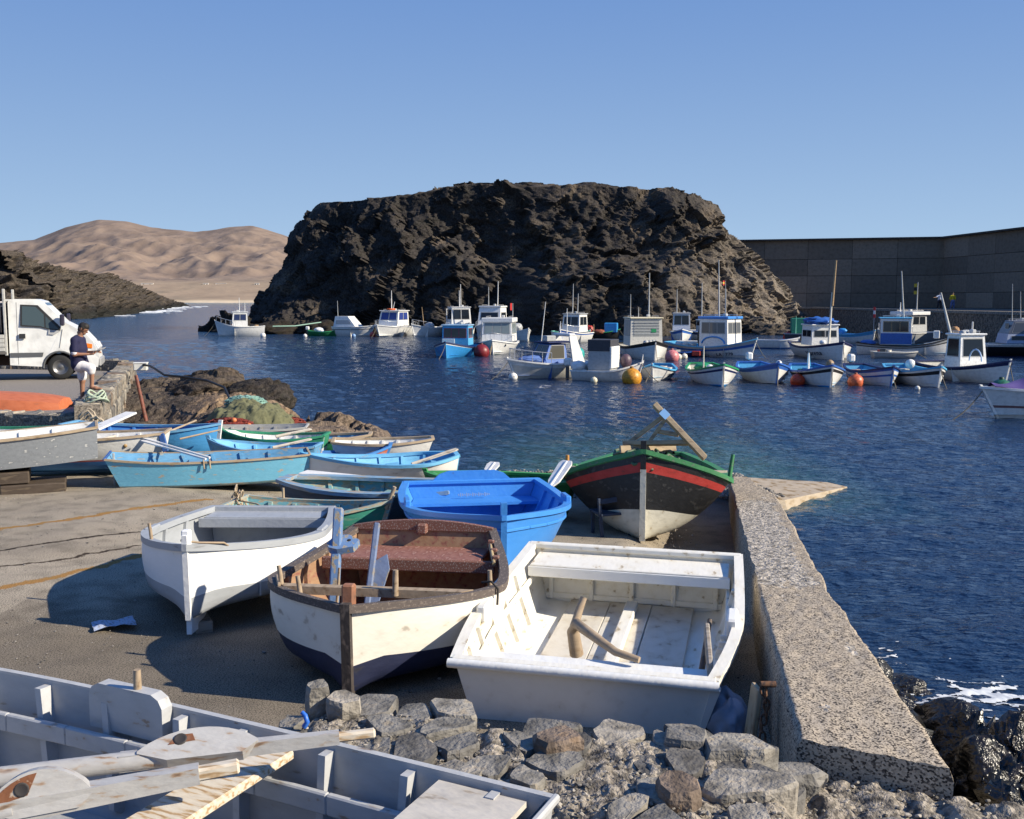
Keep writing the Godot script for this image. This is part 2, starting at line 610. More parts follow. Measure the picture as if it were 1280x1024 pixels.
func build_island() -> void:
	var top := [[-31, 12.0], [-25.6, 13.7], [-22.3, 15.5], [-16, 15.6], [-11.4, 15.9], [-8.5, 16.6], [-3.8, 17.1], [0, 16.8], [5.7, 16.6], [9, 17.1], [12.3, 16.7], [18, 16.2], [20.9, 15.6], [23.7, 15.2], [25.1, 13.9], [30, 12.5], [36, 11]]
	var xl := [[0, -31.0], [6, -29.4], [8, -28.0], [10.6, -26.7], [13.5, -25.4], [15, -24.0]]
	var xr := [[0, 35.0], [2.6, 33.8], [6.3, 31.8], [9.7, 29.4], [12.2, 27.4], [15, 24.6]]
	var rel := Relief.new(61, 0.13)
	var big := noise(FastNoiseLite.TYPE_SIMPLEX_SMOOTH, 0.05, 77, 3)
	var tint := noise(FastNoiseLite.TYPE_SIMPLEX_SMOOTH, 0.11, 78, 4)
	var nu := 640
	var nv := 250
	var pts := PackedVector3Array()
	var cols := PackedColorArray()
	for j in nv:
		var v := lerpf(-0.08, 1.45, float(j) / (nv - 1))
		for i in nu:
			var th := lerpf(deg_to_rad(-28), deg_to_rad(208), float(i) / (nu - 1))
			var side := minf(v, 1.0)
			var yl := side * 15.0
			var a := curve(xl, yl)
			var b := curve(xr, yl)
			var cx := (a + b) / 2.0
			var rx := (b - a) / 2.0
			var ct := -cos(th)
			var stt := sin(th)
			var ex := signf(ct) * pow(absf(ct), 0.75)
			var ez := signf(stt) * pow(absf(stt), 0.75)
			if v > 1.0:
				rx *= lerpf(1.0, 0.12, (v - 1.0) / 0.45)
			var x := cx + rx * ex
			# front foot, steeper on the left, with a boulder bench right of the middle
			var foot := lerpf(15.0, 21.5, sstep(6, 26, x)) + 4.0 * big.get_noise_2d(x, 3.0)
			var rim := 9.0
			var bench := 5.0 * sstep(-1, 4, x) * (1.0 - sstep(13, 18, x)) * (1.0 - sstep(0.32, 0.52, side + 0.1 * big.get_noise_2d(x * 2.0, 40)))
			var ledge := 2.2 * sstep(-12, -4, x) * (1.0 - sstep(16, 24, x)) * (1.0 - sstep(0.5, 0.62, side + 0.25 * big.get_noise_2d(x * 1.5, 90)))
			var rz := lerpf(foot, rim, pow(maxf(side, 0.0), 0.8)) + bench + ledge
			if v > 1.0:
				rz *= lerpf(1.0, 0.1, (v - 1.0) / 0.45)
			var z := -122.0 + rz * ez
			var tp := curve(top, x) - 0.75
			var y := side * tp
			if v > 1.0:
				y = tp + 0.6 * sstep(1.0, 1.3, v)
			var p := Vector3(x, y, z)
			var out := Vector3(ex * 0.8, 0.25 + 0.75 * sstep(0.85, 1.1, v), ez).normalized()
			var d := rel.at(Vector3(x, y * 0.85, z)) * lerpf(1.7, 0.75, sstep(0.75, 1.0, v)) * (1.0 - 0.45 * sstep(0.75, 1.0, absf(ex)))
			if v > 1.0:
				d *= 0.6
			p += out * d
			pts.append(p)
			# basalt: darker above, browner lower right with its sunlit paleness put into the colour
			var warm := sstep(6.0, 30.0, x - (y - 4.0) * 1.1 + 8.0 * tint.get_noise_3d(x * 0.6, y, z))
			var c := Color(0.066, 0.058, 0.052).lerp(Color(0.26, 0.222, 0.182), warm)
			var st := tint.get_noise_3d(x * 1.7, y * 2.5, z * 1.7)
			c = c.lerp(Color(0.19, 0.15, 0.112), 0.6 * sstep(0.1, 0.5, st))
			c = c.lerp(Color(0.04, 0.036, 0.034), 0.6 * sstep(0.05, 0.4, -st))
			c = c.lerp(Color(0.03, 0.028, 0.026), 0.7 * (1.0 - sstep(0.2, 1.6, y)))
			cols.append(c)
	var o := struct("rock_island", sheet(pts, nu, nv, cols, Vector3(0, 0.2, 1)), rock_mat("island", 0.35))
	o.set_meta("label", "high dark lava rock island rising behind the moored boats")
	# low reef at its left foot
	for r in [[-30.8, -110, 2.2, 1.7], [-28.0, -106.5, 2.0, 1.0], [-32.6, -112, 1.3, 1.3], [-34.4, -112, 0.9, 0.7], [-25.0, -104.5, 2.4, 0.9], [-20.0, -104, 2.6, 1.1], [-13.0, -104.5, 2.0, 1.3], [31.5, -108, 2.2, 1.3], [26.5, -101.0, 1.8, 0.9]]:
		var warm: float = 0.16 if r[0] > 0 else 0.05
		boulder("reef_rock", Vector3(r[0], 0.1, r[1]), Vector3(r[2], r[3], r[2] * 0.8), int(r[0] * 7), Color(warm, warm * 0.85, warm * 0.7), 44, 22)


# one rounded lava rock, part of the ground
func boulder(called: String, c: Vector3, r: Vector3, sd: int, col: Color, nu := 36, nv := 18, amp := 0.32) -> MeshInstance3D:
	var rel := Relief.new(sd, 0.42)
	var pts := PackedVector3Array()
	var cols := PackedColorArray()
	for j in nv:
		var t := lerpf(-0.35, 0.5, float(j) / (nv - 1)) * PI
		for i in nu:
			var th := TAU * i / (nu - 1)
			var u := Vector3(cos(t) * cos(th), sin(t), cos(t) * sin(th))
			var k := 1.0 + amp * rel.at(u * 1.8 + Vector3(sd % 13, 0, sd % 7))
			pts.append(u * r * k)
			cols.append(col * (0.8 + 0.4 * rel.e.get_noise_3dv(u * 3.0)))
	var o := struct(called, sheet(pts, nu, nv, cols, Vector3(-1, 0, 0)), rock_mat("boulder", 0.8))
	o.position = c
	return o


func build_headland() -> void:
	# the coast from near left to far right, as x and distance, with the height of the cliff
	var line := [Vector3(-150, 9, 118), Vector3(-104, 12.5, 158), Vector3(-84, 12.3, 186), Vector3(-92, 11.2, 222), Vector3(-106, 10.6, 275), Vector3(-122, 11.2, 330), Vector3(-146, 10.0, 415), Vector3(-172, 7.0, 505), Vector3(-198, 3.0, 600), Vector3(-214, 0.4, 640)]
	var rel := Relief.new(17, 0.2)
	var pts := PackedVector3Array()
	var cols := PackedColorArray()
	var nu := 460
	var nv := 110
	for j in nv:
		var v := float(j) / (nv - 1)
		for i in nu:
			var s := pow(float(i) / (nu - 1), 1.15) * (line.size() - 1.001)
			var k := int(s)
			var p: Vector3 = line[k].lerp(line[k + 1], s - k)
			var tan_dir: Vector3 = line[k + 1] - line[k]
			var inland := Vector2(-tan_dir.z, tan_dir.x).normalized()
			if inland.x > 0:
				inland = -inland
			var h: float = p.y
			var off: float
			var y: float
			if v < 0.6:
				var t := v / 0.6
				off = 16.0 * t - 3.0
				y = -0.8 + (h + 0.8) * pow(t, 0.85)
			else:
				var t := (v - 0.6) / 0.4
				off = 13.0 + 60.0 * t
				y = h + 1.5 * t
			var q := Vector3(p.x + inland.x * off, y, -(p.z + inland.y * off))
			var d := rel.at(q)
			var amp := 2.3 * sstep(-0.5, 2.0, h - 0.5) * (1.0 if v < 0.6 else 0.4)
			q += Vector3(-inland.x, 0.4, inland.y).normalized() * d * amp
			pts.append(q)
			var c := Color(0.145, 0.118, 0.092).lerp(Color(0.06, 0.052, 0.046), clampf(0.5 + 0.9 * rel.e.get_noise_3d(q.x * 0.3, q.y * 0.7, q.z * 0.3), 0, 1))
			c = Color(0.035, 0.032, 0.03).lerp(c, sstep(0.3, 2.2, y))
			c = c.lerp(Color(0.2, 0.155, 0.1), 0.6 * sstep(0.62, 0.8, v))
			cols.append(c)
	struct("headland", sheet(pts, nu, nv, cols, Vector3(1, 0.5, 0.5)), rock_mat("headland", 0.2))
	# surf along its foot
	var mm := MultiMesh.new()
	mm.transform_format = MultiMesh.TRANSFORM_3D
	var b := MB.new()
	b.ball(Vector3.ZERO, Vector3(1, 0.25, 0.6), 5, 8)
	mm.mesh = b.mesh()
	var spots := []
	for f in [[-100, 272, 4, 4, 30], [-108, 300, 5, 6, 60], [-118, 335, 4, 6, 25], [-134, 385, 6, 8, 40], [-154, 445, 8, 10, 60], [-176, 520, 8, 10, 50], [-88, 222, 3, 3, 14]]:
		for k in f[4]:
			spots.append([f[0] + rng.randfn() * f[2] * 0.6, f[1] + rng.randfn() * f[3], rng.randf_range(0.25, 0.9) * f[1] / 300.0])
	mm.instance_count = spots.size()
	for k in spots.size():
		var s: float = spots[k][2]
		mm.set_instance_transform(k, Transform3D(Basis.from_scale(Vector3(s * 1.8, s * 0.5, s)), Vector3(spots[k][0], 0.05, -spots[k][1])))
	var o := MultiMeshInstance3D.new()
	o.name = "surf"
	o.multimesh = mm
	o.material_override = plain(lin(0.82, 0.84, 0.85), 0.9)
	o.set_meta("kind", "stuff")
	tag(o, "white surf breaking along the foot of the headland", "surf")
	add_child(o)


func build_breakwater() -> void:
	var o := thing("breakwater_wall", "tall dark concrete breakwater wall behind the quay at the right", "breakwater wall", Vector3.ZERO)
	var body := MB.new()
	var line := [Vector2(18, -141.2), Vector2(56, -130.5), Vector2(60.5, -84), Vector2(66, -40)]
	for i in 3:
		var p: Vector2 = line[i]
		var q: Vector2 = line[i + 1]
		var dir := (q - p).normalized()
		var nrm := Vector2(dir.y, -dir.x)
		if nrm.x < 0 and i > 0 or i == 0 and nrm.y > 0:
			nrm = -nrm
		var pts := []
		for y in [-1.0, 11.45]:
			for e in [p, q, q + nrm * 3.0, p + nrm * 3.0]:
				pts.append(Vector3(e.x, y, e.y))
		body.hexa(pts)
	part("wall_core", body.mesh(), rock_mat("bwcore", 0.3, false, lin(0.03, 0.027, 0.025)), o)
	# casting lifts: rows of long panels with thin joints, each a little proud of the core
	var mats4 := []
	for k in 5:
		mats4.append(rock_mat("bw%d" % k, 0.22 + 0.03 * k, false, lin(0.175 + 0.03 * k, 0.148 + 0.024 * k, 0.117 + 0.018 * k)))
		mats4[k].normal_scale = 0.3
		mats4[k].albedo_texture = tex.wear
	for i in 3:
		var p: Vector2 = line[i]
		var q: Vector2 = line[i + 1]
		var dir := (q - p).normalized()
		var nrm := Vector2(-dir.y, dir.x)
		if i == 0 and nrm.y < 0 or i > 0 and nrm.x > 0:
			nrm = -nrm
		var n := int(ceil(p.distance_to(q) / 6.2))
		var w := p.distance_to(q) / n
		var y := 2.5
		var row := 0
		while y < 11.4:
			var h: float = [1.9, 2.3, 2.2, 2.6][row]
			var shift := 0.0
			for k in n:
				var c := p + dir * (w * (k + 0.5)) + nrm * (0.03 + 0.03 * rng.randf())
				var b := MB.new()
				b.bbox(Vector3.ZERO, Vector3(w - 0.03, h - 0.04, 0.1), 0.02)
				var x := part("panel", b.mesh(), mats4[rng.randi() % 5], o, Vector3(c.x, y + h / 2.0, c.y))
				x.rotation.y = atan2(-dir.y, dir.x)
			y += h
			row += 1
			if row > 3:
				break
	# coping along the top
	var cop := MB.new()
	for i in 3:
		var p: Vector2 = line[i]
		var q: Vector2 = line[i + 1]
		cop.beam(Vector3(p.x, 11.52, p.y), Vector3(q.x, 11.52, q.y), 1.2, 0.22)
	part("coping", cop.mesh(), rock_mat("coping", 0.3, false, lin(0.1, 0.092, 0.084)), o)
	# the quay at its foot
	var q := MB.new()
	var edge := [Vector3(31.0, 0, -118), Vector3(34.0, 0, -114), Vector3(33.6, 0, -40), Vector3(70, 0, -40), Vector3(70, 0, -144), Vector3(26, 0, -144)]
	var poly := PackedVector2Array()
	for e: Vector3 in edge:
		poly.append(Vector2(e.x, -e.z))
	q.extrude(poly, 4.5, Vector3(0, 0.25, 0), Basis(Vector3(1, 0, 0), Vector3(0, 0, -1), Vector3(0, 1, 0)))
	struct("quay", q.mesh(), rock_mat("quayfar", 0.25, false, lin(0.24, 0.2, 0.16)))
	var kerb := MB.new()
	kerb.beam(Vector3(34.2, 2.6, -114), Vector3(33.8, 2.6, -40), 0.5, 0.2)
	kerb.beam(Vector3(31.0, 2.6, -118), Vector3(34.2, 2.6, -114), 0.5, 0.2)
	struct("quay_kerb", kerb.mesh(), rock_mat("kerb", 0.6, false, lin(0.34, 0.31, 0.27)))


func build_yard() -> void:
	var nu := 230
	var nv := 216
	var x0 := -16.0
	var x1 := 6.8
	var z0 := -23.0
	var z1 := 0.4
	var bump := noise(FastNoiseLite.TYPE_SIMPLEX_SMOOTH, 0.7, 51, 4)
	var pts := PackedVector3Array()
	var uvs := PackedVector2Array()
	for j in nv:
		var z := lerpf(z0, z1, float(j) / (nv - 1))
		for i in nu:
			var x := lerpf(x0, x1, float(i) / (nu - 1))
			var y := yard_y(x, z) + 0.022 * bump.get_noise_2d(x, z)
			# raised terrace on the camera's side of the stone wall
			var edge := -4.45 + 0.35 * sstep(-0.9, 2.0, x) - 0.1 * sstep(-1.0, -3.0, x)
			y = lerpf(y, 1.2, sstep(edge - 0.12, edge + 0.12, z))
			# falls away outside the slip wall
			var xw := 1.32 + 0.194 * (-z - 4.36)
			y = lerpf(y, -1.2, sstep(xw + 0.15, xw + 0.5, x) * sstep(-4.2, -4.9, z) if z < -4.2 else 0.0)
			y -= 0.22 * sstep(xw - 1.5, xw - 0.8, x) * sstep(8.5, 10.5, -z) * (1.0 - sstep(15.5, 17.5, -z))
			pts.append(Vector3(x, y, z))
			uvs.append(Vector2((x - x0) / (x1 - x0), (z - z0) / (z1 - z0)))
	var img := yard_picture(x0, x1, z0, z1)
	var m := StandardMaterial3D.new()
	m.albedo_texture = ImageTexture.create_from_image(img)
	m.roughness = 0.95
	m.metallic_specular = 0.25
	m.detail_enabled = true
	m.detail_blend_mode = BaseMaterial3D.BLEND_MODE_MUL
	m.detail_albedo = tex.grit
	m.detail_uv_layer = BaseMaterial3D.DETAIL_UV_2
	m.uv2_triplanar = true
	m.uv2_world_triplanar = true
	m.uv2_scale = Vector3(0.55, 0.55, 0.55)
	struct("ground", sheet(pts, nu, nv, PackedColorArray(), Vector3.UP, uvs), m)
	# loose grit and pebbles on it
	var b := MB.new()
	b.ball(Vector3.ZERO, Vector3(1, 0.55, 0.8), 4, 6)
	var mm := MultiMesh.new()
	mm.transform_format = MultiMesh.TRANSFORM_3D
	mm.use_colors = true
	mm.mesh = b.mesh()
	var list := []
	while list.size() < 6500:
		var z := -rng.randf_range(5.2, 17.0)
		var x := rng.randf_range(-9.0, 2.5)
		if x > 1.2 + 0.194 * (-z - 4.36):
			continue
		list.append([x, z, rng.randf_range(0.003, 0.009) * (2.2 if rng.randf() < 0.04 else 1.0)])
	while list.size() < 11500:   # shingle at the water's edge
		var z := -rng.randf_range(16.5, 20.6)
		var x := rng.randf_range(-2.0, 4.6)
		list.append([x, z, rng.randf_range(0.015, 0.05)])
	mm.instance_count = list.size()
	for k in list.size():
		var e: Array = list[k]
		var r := Basis.from_euler(Vector3(rng.randf_range(-0.3, 0.3), rng.randf() * TAU, 0)).scaled(Vector3(e[2], e[2], e[2]))
		mm.set_instance_transform(k, Transform3D(r, Vector3(e[0], yard_y(e[0], e[1]) + e[2] * 0.3, e[1])))
		var g := rng.randf_range(0.07, 0.3)
		mm.set_instance_color(k, Color(g, g * 0.93, g * 0.84))
	var o := MultiMeshInstance3D.new()
	o.name = "gravel"
	o.multimesh = mm
	var gm := StandardMaterial3D.new()
	gm.vertex_color_use_as_albedo = true
	gm.roughness = 0.9
	o.material_override = gm
	o.set_meta("kind", "stuff")
	tag(o, "loose grit on the yard and grey shingle at the water's edge", "gravel")
	add_child(o)


func yard_picture(x0: float, x1: float, z0: float, z1: float) -> Image:
	var w := 1024
	var a := noise(FastNoiseLite.TYPE_SIMPLEX_SMOOTH, 0.006, 52, 5).get_image(w, w, false, false, false).get_data()
	var b := noise(FastNoiseLite.TYPE_SIMPLEX_SMOOTH, 0.05, 53, 5).get_image(w, w, false, false, false).get_data()
	var out := PackedByteArray()
	out.resize(w * w * 3)
	for j in w:
		var z := lerpf(z0, z1, (j + 0.5) / w)
		for i in w:
			var x := lerpf(x0, x1, (i + 0.5) / w)
			var k := j * w + i
			var n := a[k] / 255.0
			var f := b[k] / 255.0
			var c := Color(0.71, 0.665, 0.595).lerp(Color(0.61, 0.565, 0.5), clampf(1.6 * n - 0.4, 0, 1))
			c = c.darkened(0.22 * clampf(f * 2.0 - 0.9, 0, 1))
			if z < -14.0 and x > -3.5:
				c = c.lerp(Color(0.47, 0.455, 0.44), sstep(-14.5, -17.5, z) * sstep(-3.5, -2.0, x))
			if z > -9.5 and x > -4.5 and x < 1.5:
				c = c.lerp(Color(0.42, 0.385, 0.34), 0.55 * sstep(0.4, 0.75, n + 0.25 * f))
			out[k * 3] = int(c.r * 255)
			out[k * 3 + 1] = int(c.g * 255)
			out[k * 3 + 2] = int(c.b * 255)
	var img := Image.create_from_data(w, w, false, Image.FORMAT_RGB8, out)
	# seams between the poured strips: two washed-out ochre bands and two ragged cracks
	var wob := noise(FastNoiseLite.TYPE_SIMPLEX_SMOOTH, 1.6, 54, 4)
	for l in [[[[-7.6, -10.2], [-6.31, -12.03], [-5.75, -12.78], [-5.15, -13.71], [-4.56, -14.78]], 0.05, Color(0.66, 0.5, 0.3), 0.6], [[[-6.2, -7.9], [-4.92, -9.33], [-4.65, -9.73], [-4.38, -10.44], [-4.14, -11.21]], 0.045, Color(0.66, 0.5, 0.3), 0.6], [[[-7.2, -9.2], [-5.72, -10.88], [-5.45, -11.26], [-5.24, -11.52], [-5.02, -11.77], [-4.66, -12.24]], 0.016, Color(0.2, 0.17, 0.15), 1.0], [[[-6.4, -9.0], [-5.35, -10.17], [-4.97, -10.43], [-4.75, -10.92], [-4.38, -11.48]], 0.012, Color(0.24, 0.2, 0.17), 0.9]]:
		for s in l[0].size() - 1:
			for q in 900:
				var t := q / 900.0
				var p := Vector2(l[0][s][0], l[0][s][1]).lerp(Vector2(l[0][s + 1][0], l[0][s + 1][1]), t)
				var off := 0.05 * wob.get_noise_2d(p.x * 1.5, p.y * 1.5)
				var ww: float = l[1] * (1.0 + 1.2 * wob.get_noise_2d(p.x * 4.0 + 50, p.y * 4.0))
				for e in [-1.0, -0.6, -0.2, 0.2, 0.6, 1.0]:
					var px := int((p.x + off + e * ww - x0) / (x1 - x0) * w)
					var py := int((p.y + off - z0) / (z1 - z0) * w)
					if px >= 0 and py >= 0 and px < w and py < w:
						var al: float = l[3] * (0.35 + 0.65 * sstep(-0.35, 0.25, wob.get_noise_2d(px * 0.09, py * 0.09)))
						img.set_pixel(px, py, img.get_pixel(px, py).lerp(l[2], al * 0.5))
	return img


# an irregular rounded stone; a few variants are shared by all walls
func stone_mesh(sd: int, flat: float) -> ArrayMesh:
	var r := RandomNumberGenerator.new()
	r.seed = sd
	var b := MB.new()
	# a broken slab: an uneven polygon with a flat tilted top, chipped edges and rough sides
	var nu := r.randi_range(6, 9)
	var lev := [[-0.5, 0.88], [0.05, 1.02], [0.36, 1.0], [0.5, 0.9]]
	var ang := []
	var rad := []
	for i in nu:
		var t := TAU * (i + r.randf_range(-0.3, 0.3)) / nu
		ang.append(t)
		rad.append(r.randf_range(0.86, 1.06) / pow(pow(absf(cos(t)), 4.0) + pow(absf(sin(t)), 4.0), 0.25))
	var tilt := Vector2(r.randf_range(-0.12, 0.12), r.randf_range(-0.12, 0.12))
	var rings := []
	for l in lev:
		var ring := []
		for i in nu:
			var k: float = rad[i] * l[1] * 0.5 * r.randf_range(0.95, 1.05)
			var p := Vector3(cos(ang[i]) * k, l[0] + r.randf_range(-0.05, 0.05) * flat, sin(ang[i]) * k)
			p.y += (p.x * tilt.x + p.z * tilt.y) * flat
			ring.append(p)
		rings.append(ring)
	for k in rings.size() - 1:
		for i in nu:
			var j := (i + 1) % nu
			b.quad(rings[k][i], rings[k][j], rings[k + 1][j], rings[k + 1][i], rings[k][i] + rings[k][j])
	for e in [0, rings.size() - 1]:
		var c := Vector3.ZERO
		for p: Vector3 in rings[e]:
			c += p / nu
		for i in nu:
			b.tri(c, rings[e][i], rings[e][(i + 1) % nu], Vector3(0, c.y, 0))
	return b.mesh()


var stones := []
var stone_mats := []

func stone_kit() -> void:
	if stones.size() > 0:
		return
	for k in 9:
		stones.append(stone_mesh(300 + k, 1.0))
	for c in [[0.25, 0.235, 0.212], [0.2, 0.19, 0.176], [0.32, 0.295, 0.255], [0.155, 0.147, 0.138], [0.23, 0.175, 0.135], [0.37, 0.335, 0.285]]:
		var sm: StandardMaterial3D = rock_mat("stone%.2f" % c[0], 1.3, false, lin(c[0], c[1], c[2]))
		sm.albedo_texture = tex.stone
		sm.normal_scale = 0.55
		stone_mats.append(sm)


func lay_stone(parent: Node3D, p: Vector3, s: Vector3, turn: Vector3, kind := -1, colour := -1) -> void:
	stone_kit()
	var o := part("stone", stones[kind if kind >= 0 else rng.randi() % stones.size()], stone_mats[colour if colour >= 0 else rng.randi() % stone_mats.size()], parent, p)
	o.rotation = turn
	o.scale = s


func build_quay() -> void:
	# the higher quay at the left, where the truck stands
	var poly := PackedVector2Array([Vector2(-24, 24.0), Vector2(-8.45, 19.25), Vector2(-12.55, 31.8), Vector2(-24, 34.5)])
	var q := MB.new()
	q.extrude(poly, 3.2, Vector3(0, 1.24 - 1.6, 0), Basis(Vector3(1, 0, 0), Vector3(0, 0, -1), Vector3(0, 1, 0)))
	var gm := StandardMaterial3D.new()
	gm.albedo_color = lin(0.3, 0.265, 0.23)
	gm.albedo_texture = tex.grit
	gm.roughness = 0.95
	triplanar(gm, Vector3(0.3, 0.3, 0.3), true)
	struct("left_quay", q.mesh(), gm)
	# rubble walls: along the yard, along the water, and across the far end
	var runs := [
		["retaining_wall", "rubble stone retaining wall of the quay behind the beached boats at far left", [Vector3(-17.5, 0, -22.1), Vector3(-8.2, 0, -19.15)], 0.35, 1.3, 0.42],
		["parapet_wall", "low rough stone wall the man rests his foot on", [Vector3(-8.15, 0, -19.0), Vector3(-12.3, 0, -31.8)], 0.15, 1.52, 0.5],
		["end_parapet_wall", "low stone parapet across the far end of the quay beyond the truck", [Vector3(-12.4, 0, -31.9), Vector3(-20, 0, -33.8)], 0.9, 1.6, 0.4]]
	for r in runs:
		var o := thing(r[0], r[1], "stone wall")
		var a: Vector3 = r[2][0]
		var b: Vector3 = r[2][1]
		var dir := (b - a).normalized()
		var nrm := Vector3(-dir.z, 0, dir.x)
		if nrm.dot(Vector3(0.9, 0, 0.5)) < 0:
			nrm = -nrm
		var core := MB.new()
		core.beam(Vector3(a.x, (r[3] + r[4]) / 2.0 - 0.3, a.z), Vector3(b.x, (r[3] + r[4]) / 2.0 - 0.3, b.z), r[5] - 0.02, r[4] - r[3] + 0.55)
		part("mortar", core.mesh(), rock_mat("mortar", 1.4, false, lin(0.36, 0.31, 0.25)), o)
		var n := int(a.distance_to(b) / (0.36 if r[0] == "retaining_wall" else 0.3))
		var rows := 4 if r[0] == "parapet_wall" else 3
		var rh: float = (r[4] - r[3]) / rows
		for row in rows:
			for k in n:
				if r[0] == "end_parapet_wall" and row < 1:
					continue
				var t := (k + 0.3 + 0.45 * (row % 2) + rng.randf_range(-0.2, 0.2)) / n
				var p := a.lerp(b, t) + Vector3(0, r[3] + rh * (row + 0.5) + rng.randf_range(-0.03, 0.03), 0)
				var w: float = a.distance_to(b) / n * rng.randf_range(0.75, 1.1)
				var top := row == rows - 1
				lay_stone(o, p + nrm * (0.0 if top else r[5] * 0.28), Vector3(w, rh * rng.randf_range(0.8, 1.15), r[5] * (1.05 if top else 0.55)), Vector3(rng.randf_range(-0.12, 0.12), atan2(-dir.z, dir.x) + rng.randf_range(-0.15, 0.15), rng.randf_range(-0.12, 0.12)))


func build_shore_rocks() -> void:
	var crest := [[-13.5, 1.0], [-9.6, 1.05], [-8.2, 1.05], [-7.0, 0.95], [-6.5, 0.8], [-6.0, 0.68], [-5.2, 0.56], [-4.3, 0.48], [-3.7, 0.32], [-3.15, 0.05], [-2.8, -0.4]]
	var rel := Relief.new(88, 0.42)
	var pts := PackedVector3Array()
	var cols := PackedColorArray()
	var nu := 230
	var nv := 170
	for j in nv:
		for i in nu:
			var x := lerpf(-14.0, -2.3, float(i) / (nu - 1))
			var z := lerpf(-36.0, -18.6, float(j) / (nv - 1))
			# a ridge that runs away from the yard at the left
			var mid := lerpf(-24.2, -29.0, sstep(-5.0, -9.5, x))
			var wd := lerpf(2.6, 5.6, sstep(-4.0, -9.0, x))
			var t := absf(z - mid) / wd
			var h := curve(crest, x)
			var y := lerpf(h, 0.28 if z > mid else -1.6, sstep(0.25, 1.0, t)) if h > 0.3 else lerpf(h, -1.2, sstep(0.2, 1.0, t))
			if z > mid and x < -3.0:
				y = maxf(y, lerpf(0.5, -0.5, sstep(-4.0, -2.8, x)) - 0.0)
			var q := Vector3(x, y, z)
			if x < -8.1 - 0.324 * (-19.0 - z):
				q.y = minf(q.y, 0.4)
			q += Vector3(0.25, 1.0, 0.3).normalized() * rel.at(Vector3(x, y * 1.5, z)) * 0.14
			pts.append(q)
			var e := rel.e.get_noise_3d(x * 1.2, y, z * 1.2)
			var c := Color(0.15, 0.118, 0.092).lerp(Color(0.075, 0.063, 0.054), clampf(0.5 + e * 1.4, 0, 1))
			c = c.lerp(Color(0.36, 0.25, 0.16), 0.8 * sstep(0.08, 0.3, rel.w.get_noise_3d(x * 0.9, 4.0, z * 0.9)) * sstep(-9.5, -7.0, x) * (1.0 - sstep(-6.0, -5.0, x)))
			c = c.lerp(Color(0.23, 0.175, 0.13), sstep(-5.6, -4.6, x))
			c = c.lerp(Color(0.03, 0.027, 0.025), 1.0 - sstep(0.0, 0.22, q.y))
			cols.append(c)
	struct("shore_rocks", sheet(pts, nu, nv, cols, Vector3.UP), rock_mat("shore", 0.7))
	boulder("shore_boulder", Vector3(-6.95, 0.75, -27.0), Vector3(1.0, 0.62, 0.9), 5, Color(0.07, 0.06, 0.052), 60, 30, 0.16)
	boulder("shore_boulder", Vector3(-8.3, 0.9, -27.6), Vector3(1.3, 0.62, 1.0), 6, Color(0.14, 0.11, 0.085), 60, 30, 0.2)
	# wet black rocks and foam outside the slip wall
	for r in [[3.55, 0.1, -7.3, 0.42, 0.32, 0.06], [3.25, 0.3, -6.2, 0.36, 0.5, 0.05], [3.75, 0.05, -6.35, 0.34, 0.28, 0.11], [3.05, 0.35, -5.3, 0.5, 0.5, 0.05], [3.5, 0.0, -8.6, 0.3, 0.16, 0.05], [2.9, 0.5, -4.6, 0.55, 0.5, 0.09], [3.6, 0.1, -5.0, 0.5, 0.4, 0.05], [4.1, 0.0, -7.0, 0.28, 0.14, 0.05], [4.3, -0.02, -8.0, 0.3, 0.14, 0.05], [4.2, 0.0, -5.9, 0.4, 0.25, 0.05], [2.75, 0.1, -7.6, 0.5, 0.5, 0.04], [2.5, 0.3, -6.3, 0.4, 0.5, 0.04], [3.1, 0.05, -8.9, 0.3, 0.3, 0.04]]:
		var col := Color(r[5] * 0.6, r[5] * 0.55, r[5] * 0.5) if r[5] < 0.1 else Color(0.07, 0.065, 0.03)
		var o := boulder("wet_rock", Vector3(r[0], r[1] - 0.12, r[2]), Vector3(r[3], r[4], r[3]), int(r[0] * 100 + r[2] * 31), col, 44, 24, 0.34)
		o.material_override = wet_rock()
	var fl := noise(FastNoiseLite.TYPE_SIMPLEX_SMOOTH, 1.3, 93, 5)
	fl.fractal_type = FastNoiseLite.FRACTAL_RIDGED
	fl.domain_warp_enabled = true
	fl.domain_warp_amplitude = 0.5
	var b := MB.new()
	b.group(7)
	var n := 0.016
	for j in 240:
		for i in 190:
			var x := 2.9 + i * n
			var z := -10.4 + j * n
			var core := exp(-pow((x - 4.4) / 0.62, 2) - pow((z + 8.5) / 0.36, 2))
			var ring := exp(-pow((z + 8.0) / 1.0, 2)) * 0.5 + 0.42 * exp(-pow((x - 3.7) / 0.5, 2) - pow((z + 9.6) / 0.4, 2))
			var v := fl.get_noise_2d(x * 0.9, z * 2.2)
			if v < lerpf(0.97, 0.06, maxf(core, ring * 0.72)):
				continue
			var q := []
			for k in [[0, 0], [1, 0], [1, 1], [0, 1]]:
				var px: float = x + k[0] * n
				var pz: float = z + k[1] * n
				q.append(Vector3(px, water_y(px, pz) + 0.006 + 0.012 * absf(fl.get_noise_2d(px * 4.0, pz * 4.0)), pz))
			b.quad(q[0], q[1], q[2], q[3], Vector3.UP)
	var o := MeshInstance3D.new()
	o.name = "foam"
	o.mesh = b.mesh()
	o.material_override = plain(lin(0.55, 0.58, 0.61), 0.7)
	o.set_meta("kind", "stuff")
	tag(o, "white foam swirling round the black rocks below the slip wall", "foam")
	add_child(o)


